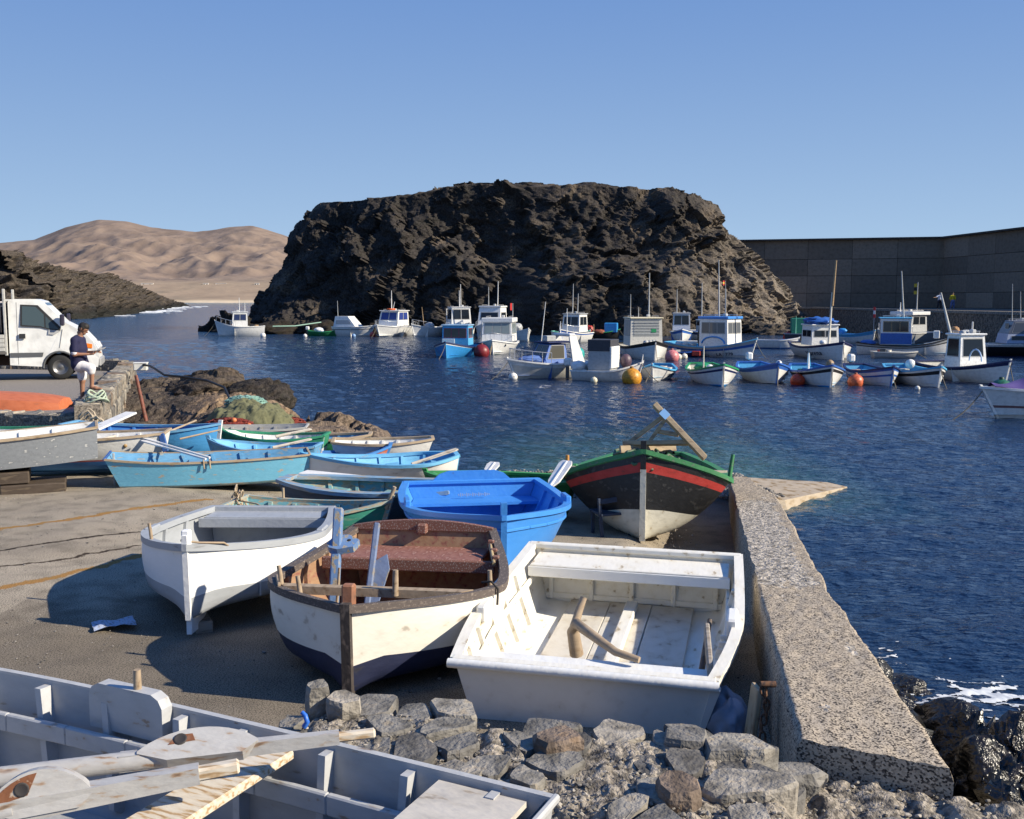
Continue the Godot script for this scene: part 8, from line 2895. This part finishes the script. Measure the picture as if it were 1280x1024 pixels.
	stick(o, "mooring_rope", Vector3(2.5, 1.0, 0.0), Vector3(3.0, 0.15, 0.1), 0.03, wood, 0.03)

	P = hull_def({"L": 6.2, "B": 2.3, "ts": 0.6, "sm": 0.5, "p": 2.4, "H": 0.85, "rb": 0.55, "rs": 0.22, "ks": 0.1, "kb": 0.45, "k": 0.6, "rnd": 0.65})
	o = afloat("fishing_boat", "blue and white fishing boat with blue roofed wheelhouse and registration on its bow", P, Vector2(14.6, 60.6), 48, [[0.0, 0.34, navy, "bottom"], [0.34, 0.78, white, "hull_side"], [0.78, 0.87, blue, "stripe"], [0.87, 1.0, lgrey, "top_strake"]], cyan, cyan, {"deck": 0.72, "deck_mat": lgrey, "draft": 0.22, "stem_mat": white})
	cabin(o, -0.4, 1.6, 0.88, 0.85, 0.85, 2.55, 0.08, 0.0, white, paint(lin(0.06, 0.25, 0.65), 0.4), 3, 3, {"lo": 0.5, "hi": 0.86, "glass": plain(lin(0.1, 0.11, 0.12), 0.1), "roof_h": 0.16})
	b = MB.new()
	var arc := []
	for k in 11:
		var t := PI * k / 10.0
		arc.append(Vector3(0.6 + 0.8 * cos(t), 1.05 + 0.42 * sin(t), 0.9))
	b.tube(arc, 0.05, -1, 6)
	part("blue_arch_paint", b.mesh(), vivid, o)
	hull_text(o, P, "LA 2779", 0.74, 0.6, 1.0, 0.24, ink)
	hull_text(o, P, "LA 2779", 0.74, 0.6, -1.0, 0.24, ink)
	stick(o, "mast", Vector3(0.3, 2.6, -0.3), Vector3(0.0, 6.2, -0.6), 0.05, lgrey)
	stick(o, "aerial", Vector3(1.2, 2.6, 0.5), Vector3(1.2, 4.4, 0.5), 0.03, lgrey)
	stick(o, "flag_staff", Vector3(0.9, 2.6, 0.0), Vector3(0.85, 4.9, 0.0), 0.03, lgrey)
	flag(o, Vector3(0.85, 4.9, 0.0), [lin(0.45, 0.03, 0.03), lin(0.6, 0.4, 0.05), lin(0.45, 0.03, 0.03)])
	blob(o, "standing_gear", Vector3(-0.7, 1.4, 0.2), Vector3(0.2, 0.7, 0.2), black, 31)
	for k in 3:
		blob(o, "deck_gear", Vector3(-1.4 - 0.4 * k, 0.9, 0.2 * k), Vector3(0.26, 0.16, 0.22), offw, 33 + k)

	P = hull_def({"L": 6.4, "B": 3.0, "ts": 0.7, "sm": 0.5, "p": 2.2, "H": 0.95, "rb": 0.38, "rs": 0.15, "ks": 0.15, "kb": 0.2, "k": 0.64, "rnd": 0.7})
	o = afloat("fishing_boat", "white fishing boat with tall wooden mast and blue tarpaulin on its cabin", P, Vector2(19.25, 58.0), 4, [[0.0, 0.36, rust, "bottom"], [0.36, 0.93, white, "hull_side"], [0.93, 1.0, navy, "top_strake"]], offw, navy, {"deck": 0.66, "deck_mat": offw, "stem_mat": white, "draft": 0.25})
	cabin(o, -1.4, 0.4, 0.85, 0.8, 1.0, 2.2, 0.08, 0.0, white, white, 2, 2, {"lo": 0.44, "hi": 0.74})
	blob(o, "blue_tarpaulin", Vector3(-0.5, 2.42, 0), Vector3(1.0, 0.3, 0.95), blue, 41, 0.5)
	stick(o, "mast", Vector3(0.9, 0.9, 0.0), Vector3(0.95, 4.2, -0.1), 0.085, offw)
	stick(o, "top_mast", Vector3(0.98, 3.4, -0.12), Vector3(0.98, 6.1, -0.25), 0.075, wood, 0.06)
	blob(o, "blue_net", Vector3(-1.6, 1.2, -1.0), Vector3(0.5, 0.3, 0.4), navy, 42)
	blob(o, "pink_net", Vector3(-1.5, 1.5, -0.6), Vector3(0.4, 0.25, 0.3), paint(lin(0.4, 0.22, 0.22), 0.9), 43)
	stick(o, "stern_pole", Vector3(-2.2, 0.8, -1.2), Vector3(-2.4, 2.0, -1.4), 0.07, white)
	blob(o, "float", Vector3(1.9, 1.25, 0.75), Vector3(0.2, 0.15, 0.2), white, 44, 0.0)
	hull_text(o, P, "Yurena", 0.72, 0.72, 1.0, 0.34, ink)
	hull_text(o, P, "Yurena", 0.72, 0.72, -1.0, 0.34, ink)

	P = hull_def({"L": 5.9, "B": 2.1, "ts": 0.6, "sm": 0.45, "p": 2.4, "H": 0.85, "rb": 0.6, "rs": 0.18, "ks": 0.1, "kb": 0.25, "k": 0.6, "rnd": 0.65})
	o = afloat("fishing_boat", "long grey white trawler with blue and white wheelhouse and high bow to the right", P, Vector2(28.0, 63.6), 72, [[0.0, 0.34, navy, "bottom"], [0.34, 0.86, white, "hull_side"], [0.86, 0.9, black, "stripe"], [0.9, 1.0, lgrey, "top_strake"]], cyan, black, {"deck": 0.7, "deck_mat": lgrey, "draft": 0.25})
	cabin(o, -1.5, 0.35, 0.82, 0.78, 0.9, 2.55, 0.06, 0.0, white, cyan, 3, 3, {"lo": 0.52, "hi": 0.88, "frame": wood})
	for s in [-1.0, 1.0]:
		b = MB.new()
		b.bbox(Vector3(-0.55, 1.28, 0.83 * s), Vector3(1.88, 0.7, 0.03), 0.01)
		part("blue_side", b.mesh(), blue, o)
	b = MB.new()
	b.bbox(Vector3(0.37, 1.25, 0), Vector3(0.03, 0.6, 1.4), 0.01)
	part("white_blue_front", b.mesh(), cyan, o)
	stick(o, "mast", Vector3(-0.1, 2.6, 0.0), Vector3(-0.35, 5.6, 0.0), 0.06, lgrey)
	stick(o, "flag_staff", Vector3(-1.9, 1.0, 0.1), Vector3(-1.9, 3.3, 0.1), 0.03, lgrey)
	flag(o, Vector3(-1.9, 3.3, 0.1), [lin(0.5, 0.03, 0.03), lin(0.6, 0.6, 0.6), lin(0.5, 0.03, 0.03)], 0.4, 0.7)
	b = MB.new()
	b.bbox(Vector3(1.9, 1.55, 0.0), Vector3(0.36, 0.5, 0.36), 0.04)
	part("white_drum", b.mesh(), white, o)
	blob(o, "blue_net", Vector3(-2.2, 0.95, 0.0), Vector3(0.5, 0.22, 0.6), blue, 46)
	P = hull_def({"L": 2.6, "B": 1.2, "ts": 0.8, "tb": 0.5, "sm": 0.5, "H": 0.5, "rb": 0.05, "rs": 0.02, "k": 0.75, "rnd": 0.2})
	o = afloat("skiff", "low grey flat skiff lying against the stern of the trawler", P, Vector2(24.3, 60.2), 84, [[0.0, 1.0, lgrey, "hull_side"]], offw, offw, {"draft": 0.12, "rail_w": 0.06, "thwarts": [0.4]})

	P = hull_def({"L": 6.6, "B": 2.5, "ts": 0.8, "sm": 0.45, "p": 2.2, "H": 1.0, "rb": 0.25, "rs": 0.0, "ks": 0.05, "kb": 0.6, "k": 0.62, "rnd": 0.5})
	o = afloat("motor_boat", "dark hulled motor cruiser with white cabin at the right edge", P, Vector2(36.0, 62.6), 84, [[0.0, 0.9, black, "hull_side"], [0.9, 1.0, white, "top_strake"]], offw, white, {"pulpit": true, "deck": 0.4, "deck_mat": white, "draft": 0.25})
	cabin(o, -2.2, 0.6, 0.95, 0.85, 1.05, 1.65, 0.3, 0.1, paint(lin(0.4, 0.45, 0.58), 0.4), null, 2, 2, {"lo": 0.35, "hi": 0.75})
	cabin(o, -2.1, 0.1, 0.86, 0.7, 1.65, 2.4, 0.5, 0.35, plain(lin(0.1, 0.11, 0.14), 0.15), paint(lin(0.25, 0.26, 0.32), 0.4), 2, 2, {"lo": 0.12, "hi": 0.9, "glass": plain(lin(0.07, 0.08, 0.1), 0.05), "name": "windscreen", "roof_h": 0.05, "over": 0.02})
	for e in [[-1.7, 0.3, 3.2], [-1.0, -0.2, 2.6]]:
		stick(o, "aerial", Vector3(e[0], 2.4, e[1]), Vector3(e[0] - 0.1, 2.2 + e[2] * 0.8, e[1]), 0.03, lgrey)
	P = hull_def({"L": 2.6, "B": 1.2, "ts": 0.6, "sm": 0.5, "H": 0.45, "rb": 0.15, "rs": 0.05, "k": 0.62})
	o = afloat("rowing_boat", "low dark blue dinghy with red stern between the pink buoy and the blue roofed boat", P, Vector2(11.6, 61.5), 70, [[0.0, 0.6, navy, "hull_side"], [0.6, 1.0, navy, "top_strake"]], black, blue, {"draft": 0.15})
	b = MB.new()
	b.bbox(Vector3(1.0, 0.38, 0.2), Vector3(0.5, 0.3, 0.5), 0.03)
	part("red_box", b.mesh(), red, o)

	# ---- third row, under the island
	P = hull_def({"L": 4.7, "B": 2.0, "ts": 0.75, "sm": 0.45, "p": 2.2, "H": 1.1, "rb": 0.6, "rs": 0.05, "ks": 0.1, "kb": 0.4, "k": 0.6, "rnd": 0.6})
	o = afloat("cabin_boat", "white cabin boat alone at the left end of the island with green waterline", P, Vector2(-28.7, 97.5), -72, [[0.0, 0.34, paint(lin(0.01, 0.12, 0.08), 0.5), "bottom"], [0.34, 1.0, white, "hull_side"]], white, white, {"pulpit": true, "deck": 0.62, "deck_mat": white})
	cabin(o, -0.7, 0.8, 0.78, 0.7, 1.0, 2.45, 0.15, 0.0, white, white, 2, 2, {"lo": 0.5, "hi": 0.88, "glass": gb})
	b = MB.new()
	b.box(Vector3(0.78, 1.3, 0), Vector3(0.06, 0.1, 1.2))
	part("red_trim", b.mesh(), red, o)
	for e in [[0.0, 0.1, 3.9], [-0.5, -0.3, 3.4]]:
		stick(o, "aerial", Vector3(e[0], 2.1, e[1]), Vector3(e[0], e[2], e[1]), 0.04, white)
	for k in 3:
		blob(o, "deck_gear", Vector3(-1.2 - 0.4 * k, 1.0, 0.3), Vector3(0.3, 0.25, 0.3), wood if k == 1 else black, 50 + k)
	var rope := thing("mooring_line", "long pale green mooring line from the lone cabin boat to the island rock", "rope", Vector3(-23.6, 0.9, -98.5))
	b = MB.new()
	b.tube([Vector3(0, 0, 0), Vector3(2.0, 0.02, -0.9), Vector3(4.2, 0.35, -3.0)], 0.08, 0.06, 6)
	part("line", b.mesh(), plain(lin(0.25, 0.4, 0.32), 0.8), rope)
	P = hull_def({"L": 2.9, "B": 1.3, "ts": 0.6, "sm": 0.5, "H": 0.6, "rb": 0.2, "rs": 0.1, "k": 0.62})
	o = afloat("rowing_boat", "green dinghy with outboard and white gear under the island", P, Vector2(-17.2, 97.6), 84, [[0.0, 1.0, paint(lin(0.015, 0.17, 0.05), 0.5), "hull_side"]], green, green, {})
	blob(o, "white_gear", Vector3(-0.4, 0.75, 0.0), Vector3(0.5, 0.26, 0.4), white, 55)
	engine(o, Vector3(-1.45, 0.75, 0), white)
	P = hull_def({"L": 4.3, "B": 1.9, "ts": 0.8, "sm": 0.45, "p": 2.1, "H": 1.1, "rb": 0.15, "rs": 0.0, "ks": 0.05, "kb": 0.6, "k": 0.6, "rnd": 0.4})
	o = afloat("motor_boat", "white speedboat under a pale cover with red buoy at its bow", P, Vector2(-13.7, 97.0), 72, [[0.0, 0.3, red, "bottom"], [0.3, 0.8, white, "hull_side"], [0.8, 0.84, black, "stripe"], [0.84, 1.0, white, "top_strake"]], white, white, {"deck": 0.5, "deck_mat": white})
	cabin(o, -1.9, 0.5, 0.85, 0.7, 1.08, 2.1, 0.9, 0.15, white, null, 0, 1, {"lo": 0.3, "hi": 0.6, "glass": lgrey, "name": "cover"})
	stick(o, "aerial", Vector3(-1.8, 1.0, 0), Vector3(-1.85, 3.6, 0), 0.04, lgrey)
	P = hull_def({"L": 6.0, "B": 2.7, "ts": 0.8, "sm": 0.5, "p": 2.2, "H": 1.1, "rb": 0.25, "rs": 0.0, "ks": 0.05, "kb": 0.6, "k": 0.62, "rnd": 0.5})
	o = afloat("cabin_boat", "tall white cabin boat with blue tinted windows and orange ring on its roof", P, Vector2(-12.6, 94.6), -22, [[0.0, 0.25, lgrey, "bottom"], [0.25, 1.0, white, "hull_side"]], white, white, {"pulpit": true, "deck": 0.5, "deck_mat": white, "rail_w": 0.16})
	cabin(o, -1.5, 0.9, 1.05, 0.95, 1.2, 2.6, 0.45, 0.0, white, white, 2, 2, {"lo": 0.42, "hi": 0.9, "glass": plain(lin(0.03, 0.05, 0.2), 0.08), "over": 0.16})
	b = MB.new()
	var ring := []
	for k in 13:
		ring.append(Vector3(0.2 + 0.35 * cos(TAU * k / 12.0), 2.78, 0.35 * sin(TAU * k / 12.0)))
	b.tube(ring, 0.1, -1, 6, false)
	part("lifebuoy", b.mesh(), plain(lin(0.55, 0.1, 0.02), 0.6), o)
	stick(o, "aerial", Vector3(-1.2, 2.6, 0.7), Vector3(-1.2, 4.6, 0.7), 0.05, white)
	stick(o, "light_post", Vector3(0.2, 2.7, -0.2), Vector3(0.0, 3.5, -0.3), 0.05, lgrey)
	P = hull_def({"L": 4.4, "B": 2.2, "ts": 0.8, "sm": 0.5, "H": 1.05, "rb": 0.35, "rs": 0.0, "kb": 0.4, "k": 0.6, "rnd": 0.5})
	o = afloat("motor_boat", "open white boat with a staff, right of the tall cabin boat", P, Vector2(-9.4, 95.5), -40, [[0.0, 0.3, offw, "bottom"], [0.3, 1.0, white, "hull_side"]], white, white, {"pulpit": true, "deck": 0.7})
	stick(o, "staff", Vector3(0.3, 0.9, 0.2), Vector3(0.6, 3.0, 0.2), 0.05, wood)
	blob(o, "console", Vector3(-0.2, 1.1, 0.0), Vector3(0.5, 0.4, 0.5), lgrey, 57)
	engine(o, Vector3(-2.1, 1.0, 0), plain(lin(0.03, 0.03, 0.035), 0.4))
	P = hull_def({"L": 5.8, "B": 2.8, "ts": 0.8, "sm": 0.5, "H": 1.15, "rb": 0.4, "rs": 0.0, "kb": 0.4, "k": 0.6, "rnd": 0.6})
	o = afloat("cabin_boat", "white cabin boat with open side frame behind the bright blue boat", P, Vector2(-4.1, 93.0), 20, [[0.0, 1.0, white, "hull_side"]], white, white, {"deck": 0.6})
	cabin(o, -0.9, 0.6, 1.0, 0.9, 1.1, 2.95, 0.15, 0.05, white, white, 2, 2, {"lo": 0.42, "hi": 0.9, "nback": 1})
	for e in [[-1.7, -0.8], [-1.7, 0.8]]:
		stick(o, "frame_post", Vector3(e[0], 0.9, e[1]), Vector3(e[0], 2.8, e[1]), 0.06, white)
	stick(o, "frame_bar", Vector3(-1.7, 2.8, -0.85), Vector3(-1.7, 2.8, 0.85), 0.05, white)
	for e in [[-1.2, -0.5, 5.2], [-1.0, -0.3, 4.6]]:
		stick(o, "aerial", Vector3(e[0], 2.4, e[1]), Vector3(e[0] - 0.1, e[2], e[1]), 0.045, white)
	o = afloat("cabin_boat", "white cruiser with long dark window band behind the green waterlined cruiser", P, Vector2(-2.6, 90.0), -15, [[0.0, 1.0, white, "hull_side"]], white, white, {"pulpit": true, "deck": 0.55})
	cabin(o, -1.6, 0.9, 1.1, 1.0, 1.1, 3.0, 0.5, 0.0, white, white, 1, 1, {"lo": 0.42, "hi": 0.74, "roof_h": 0.14})
	stick(o, "aerial", Vector3(-0.4, 2.5, -0.5), Vector3(-0.6, 5.4, -0.5), 0.05, white)
	stick(o, "aerial", Vector3(-1.2, 2.5, 0.6), Vector3(-1.2, 4.9, 0.6), 0.05, lgrey)
	P = hull_def({"L": 3.4, "B": 1.5, "ts": 0.55, "sm": 0.5, "H": 0.8, "rb": 0.3, "rs": 0.2, "k": 0.6})
	o = afloat("rowing_boat", "white boat with pale green rail behind the white arch", P, Vector2(6.6, 86.0), 70, [[0.0, 0.5, white, "hull_side"], [0.5, 0.6, paint(lin(0.3, 0.06, 0.06), 0.5), "stripe"], [0.6, 1.0, white, "top_strake"]], green, paint(lin(0.2, 0.5, 0.42), 0.5), {})
	o = afloat("fishing_boat", "dark boat with red nets and a blue crate under the boulders", P, Vector2(9.6, 90.0), 78, [[0.0, 1.0, black, "hull_side"]], black, green, {})
	b = MB.new()
	b.bbox(Vector3(0.9, 1.2, 0.0), Vector3(1.15, 0.85, 0.9), 0.04)
	part("blue_crate", b.mesh(), vivid, o)
	blob(o, "red_net", Vector3(-1.0, 0.9, 0.4), Vector3(0.4, 0.5, 0.4), red, 61)
	blob(o, "red_net", Vector3(-0.1, 0.8, 0.5), Vector3(0.5, 0.25, 0.4), rust, 62)
	stick(o, "post", Vector3(-0.6, 0.6, 0.7), Vector3(-0.6, 1.5, 0.7), 0.06, wood)
	P = hull_def({"L": 3.2, "B": 1.7, "ts": 0.6, "sm": 0.5, "H": 0.95, "rb": 0.25, "rs": 0.1, "k": 0.7})
	o = afloat("rowing_boat", "green and white boat with orange floats left of the louvred cabin", P, Vector2(10.4, 86.5), -30, [[0.0, 0.45, rust, "bottom"], [0.45, 0.62, white, "hull_side"], [0.62, 1.0, green, "top_strake"]], green, white, {})
	blob(o, "orange_float", Vector3(0.4, 0.4, 0.95), Vector3(0.3, 0.3, 0.25), plain(lin(0.5, 0.2, 0.03), 0.5), 63, 0.0)
	blob(o, "red_cloth", Vector3(0.2, 1.15, 0.0), Vector3(0.4, 0.2, 0.3), red, 64)
	P = hull_def({"L": 4.6, "B": 1.9, "ts": 0.7, "sm": 0.5, "H": 0.95, "rb": 0.3, "rs": 0.0, "k": 0.62})
	o = afloat("cabin_boat", "white boat with small dark windowed wheelhouse and blue band right of the louvred cabin", P, Vector2(14.3, 84.0), -8, [[0.0, 0.85, white, "hull_side"], [0.85, 1.0, blue, "top_strake"]], blue, white, {"deck": 0.6})
	cabin(o, -0.9, 0.6, 0.75, 0.7, 1.1, 2.5, 0.05, 0.0, white, paint(lin(0.4, 0.42, 0.44), 0.5), 2, 2, {"lo": 0.35, "hi": 0.88})
	stick(o, "aerial", Vector3(-0.3, 2.5, 0.4), Vector3(-0.3, 4.6, 0.4), 0.05, lgrey)
	P = hull_def({"L": 3.2, "B": 1.5, "ts": 0.7, "sm": 0.5, "H": 0.8, "rb": 0.2, "rs": 0.0, "k": 0.62})
	o = afloat("rowing_boat", "white low boat behind the blue roofed fishing boat's stern", P, Vector2(14.6, 70.0), 80, [[0.0, 1.0, white, "hull_side"]], offw, white, {})
	o = afloat("motor_boat", "white boat half hidden behind the bow of the blue roofed fishing boat", P, Vector2(20.6, 72.0), 70, [[0.0, 0.5, blue, "hull_side"], [0.5, 1.0, white, "top_strake"]], blue, white, {"deck": 0.6})
	o = afloat("fishing_boat", "dark boat carrying a green box hut at the right foot of the island", P, Vector2(26.6, 86.0), 80, [[0.0, 1.0, paint(lin(0.07, 0.07, 0.08), 0.5), "hull_side"]], black, lgrey, {})
	b = MB.new()
	b.bbox(Vector3(-0.4, 1.45, 0), Vector3(1.3, 1.35, 1.1), 0.03)
	part("green_hut", b.mesh(), paint(lin(0.02, 0.22, 0.14), 0.6), o)
	stick(o, "post", Vector3(-0.7, 0.8, 0.62), Vector3(-0.7, 2.3, 0.62), 0.05, paint(lin(0.15, 0.45, 0.35), 0.5))
	P = hull_def({"L": 4.0, "B": 1.8, "ts": 0.6, "sm": 0.5, "H": 0.95, "rb": 0.35, "rs": 0.1, "k": 0.62})
	o = afloat("fishing_boat", "blue railed white boat moored between the tall mast and the white topped cruiser", P, Vector2(28.6, 79.0), 40, [[0.0, 0.85, white, "hull_side"], [0.85, 1.0, cyan, "top_strake"]], blue, cyan, {"stem_mat": white})
	blob(o, "blue_gear", Vector3(-0.9, 1.2, 0.0), Vector3(0.4, 0.2, 0.3), vivid, 66)
	P = hull_def({"L": 6.0, "B": 2.5, "ts": 0.8, "sm": 0.5, "H": 1.25, "rb": 0.3, "rs": 0.0, "kb": 0.4, "k": 0.62})
	o = afloat("cabin_boat", "grey white cruiser with rounded white roof and flag behind the trawler", P, Vector2(27.3, 74.0), -60, [[0.0, 1.0, lgrey, "hull_side"]], white, white, {"pulpit": true, "deck": 0.55, "deck_mat": white})
	cabin(o, -1.3, 0.6, 0.95, 0.85, 1.3, 2.55, 0.3, 0.0, lgrey, white, 2, 2, {"lo": 0.45, "hi": 0.9, "roof_h": 0.26, "over": 0.22})
	stick(o, "flag_staff", Vector3(-0.6, 2.7, -0.5), Vector3(-0.6, 5.0, -0.5), 0.05, lgrey)
	flag(o, Vector3(-0.6, 4.9, -0.5), [lin(0.4, 0.3, 0.03), lin(0.02, 0.02, 0.02), lin(0.4, 0.3, 0.03)], 0.3, 0.8)
	stick(o, "aerial", Vector3(0.0, 2.7, 0.5), Vector3(0.0, 3.5, 0.5), 0.05, white)

	P = hull_def({"L": 4.6, "B": 2.0, "ts": 0.75, "sm": 0.5, "H": 1.0, "rb": 0.35, "rs": 0.0, "kb": 0.3, "k": 0.62})
	o = afloat("cabin_boat", "small white cabin boat with two aerials right behind the white arch", P, Vector2(4.0, 80.0), -30, [[0.0, 0.9, white, "hull_side"], [0.9, 1.0, blue, "top_strake"]], offw, white, {"pulpit": true, "deck": 0.6})
	cabin(o, -1.0, 0.6, 0.8, 0.72, 1.1, 2.5, 0.2, 0.0, white, lgrey, 2, 2, {"lo": 0.4, "hi": 0.85})
	for e in [[-0.6, 0.4, 5.0], [0.1, -0.4, 4.2]]:
		stick(o, "aerial", Vector3(e[0], 2.5, e[1]), Vector3(e[0] - 0.1, e[2], e[1]), 0.045, lgrey)
	P = hull_def({"L": 4.2, "B": 1.9, "ts": 0.75, "sm": 0.5, "H": 0.95, "rb": 0.35, "rs": 0.0, "kb": 0.3, "k": 0.62})
	o = afloat("motor_boat", "open white boat with red flag staff between the white cruisers and blue canopy", P, Vector2(1.3, 84.0), 25, [[0.0, 1.0, white, "hull_side"]], offw, white, {"deck": 0.65})
	stick(o, "flag_staff", Vector3(-0.4, 1.0, 0.3), Vector3(-0.4, 3.4, 0.3), 0.05, lgrey)
	flag(o, Vector3(-0.4, 3.4, 0.3), [lin(0.5, 0.03, 0.03)], 0.25, 0.6)
	blob(o, "console", Vector3(-0.2, 1.3, 0.0), Vector3(0.5, 0.4, 0.5), lgrey, 68)
	P = hull_def({"L": 4.0, "B": 1.8, "ts": 0.7, "sm": 0.5, "H": 0.9, "rb": 0.3, "rs": 0.1, "k": 0.62})
	o = afloat("fishing_boat", "white boat with low grey cuddy and mast at the foot of the pale boulders", P, Vector2(17.6, 86.5), 15, [[0.0, 0.8, white, "hull_side"], [0.8, 1.0, navy, "top_strake"]], blue, white, {"deck": 0.6})
	cabin(o, -0.6, 0.5, 0.65, 0.6, 1.0, 1.9, 0.1, 0.0, lgrey, white, 1, 1)
	stick(o, "mast", Vector3(-0.8, 1.0, 0.0), Vector3(-0.9, 5.2, 0.0), 0.06, lgrey)

	# ---- buoys and floats
	buoy("round amber buoy between the grey shelter boat and the small red waterlined boat", Vector2(5.05, 41.9), 0.42, lin(0.6, 0.27, 0.02), "large round buoys")
	buoy("red orange buoy between the boat lettered LIZ M and the one with the cyan inside", Vector2(11.85, 41.2), 0.3, lin(0.6, 0.06, 0.015), "large round buoys")
	buoy("faded orange buoy left of the twin striped boat", Vector2(14.05, 40.6), 0.32, lin(0.6, 0.13, 0.05), "large round buoys")
	buoy("pink buoy at the right bow of the louvred cabin boat", Vector2(9.25, 57.6), 0.42, lin(0.6, 0.2, 0.22), "large round buoys")
	buoy("dark red buoy under the right side of the bright blue boat", Vector2(-1.9, 62.0), 0.5, lin(0.2, 0.015, 0.02), "large round buoys")
	buoy("red buoy at the dark boat with the green hut", Vector2(24.0, 86.5), 0.5, lin(0.55, 0.04, 0.03), "large round buoys")
	buoy("orange buoy beside the blue banded wheelhouse", Vector2(15.9, 80.0), 0.55, lin(0.5, 0.1, 0.03), "large round buoys")
	buoy("green buoy by the speedboat with the purple cover", Vector2(17.75, 36.0), 0.42, lin(0.02, 0.13, 0.08), "large round buoys")
	buoy("red float at the bow of the pale covered speedboat", Vector2(-13.4, 96.0), 0.3, lin(0.6, 0.08, 0.06), "small floats")
	buoy("white float right of the lone cabin boat", Vector2(-23.7, 95.0), 0.26, lin(0.75, 0.75, 0.75), "small floats")
	buoy("white float below the green dinghy", Vector2(-19.6, 94.5), 0.2, lin(0.7, 0.7, 0.7), "small floats")
	buoy("white float with amber line at the stem of the blue covered motor boat", Vector2(0.05, 43.9), 0.2, lin(0.72, 0.72, 0.7), "small floats")
	buoy("white float under the pink buoy, left one", Vector2(9.95, 59.5), 0.2, lin(0.7, 0.68, 0.6), "small floats")
	buoy("white float under the pink buoy, right one", Vector2(10.35, 59.8), 0.2, lin(0.7, 0.68, 0.6), "small floats")
	buoy("small white float below the twin striped boat", Vector2(15.9, 38.9), 0.1, lin(0.72, 0.72, 0.7), "small floats")
	buoy("blue and white float under the pale covered speedboat", Vector2(-15.0, 94.6), 0.2, lin(0.2, 0.35, 0.6), "small floats")
	buoy("pale float below the white boat with the grey shelter", Vector2(3.5, 42.4), 0.15, lin(0.7, 0.66, 0.5), "small floats")


func build_small_things() -> void:
	# crumpled newspaper sheet on the yard
	var o := thing("paper_litter", "blue grey sheet of paper lying in the shadow of the white rowing boat", "paper", Vector3(-3.42, yard_y(-3.42, -8.3) + 0.02, -8.3), 0.5)
	var q := PackedVector3Array()
	for j in 7:
		for i in 9:
			q.append(Vector3(lerpf(-0.17, 0.17, i / 8.0), 0.012 + 0.018 * absf(sin(i * 0.8)) * (j / 6.0) + 0.01 * sin(j * 1.7 + i), lerpf(-0.12, 0.12, j / 6.0)))
	part("sheet", sheet(q, 9, 7, PackedColorArray(), Vector3.UP), paint(lin(0.4, 0.46, 0.6), 0.9, "dirt", Vector3(3, 3, 3)), o)
	# blue plastic scrap on the end of the stone wall
	o = thing("plastic_scrap", "scrap of bright blue plastic caught on the left end of the stone wall", "litter", Vector3(-0.93, 1.6, -4.28))
	var b := MB.new()
	b.tube([Vector3(0, 0.0, 0), Vector3(0.015, 0.025, 0.01), Vector3(0.005, 0.05, 0.0), Vector3(-0.012, 0.062, -0.01)], 0.013, 0.01, 7)
	part("scrap", b.mesh(), plain(lin(0.03, 0.14, 0.55), 0.4), o)
	# pale sack in the gap between punt and wall
	o = thing("sack", "grey blue plastic sack in the gap between the white punt and the slip wall", "sack", Vector3(1.33, yard_y(1.33, -5.9) + 0.12, -5.9))
	blob(o, "bag", Vector3.ZERO, Vector3(0.13, 0.16, 0.24), paint(lin(0.24, 0.26, 0.32), 0.7), 71, 0.4)
	# board leaning against the inner face of the slip wall
	o = thing("leaning_board", "bleached timber board standing against the inner face of the slip wall behind the chain", "board", Vector3(1.36, yard_y(1.36, -5.35), -5.35))
	b = MB.new()
	b.beam(Vector3(-0.05, 0, 0), Vector3(0.02, 0.5, -0.05), 0.16, 0.03, Vector3(1, 0, 0))
	part("plank", b.mesh(), worn(lin(0.4, 0.3, 0.18), lin(0.25, 0.15, 0.08), 0.35, 280, Vector3(2, 1, 2)), o)
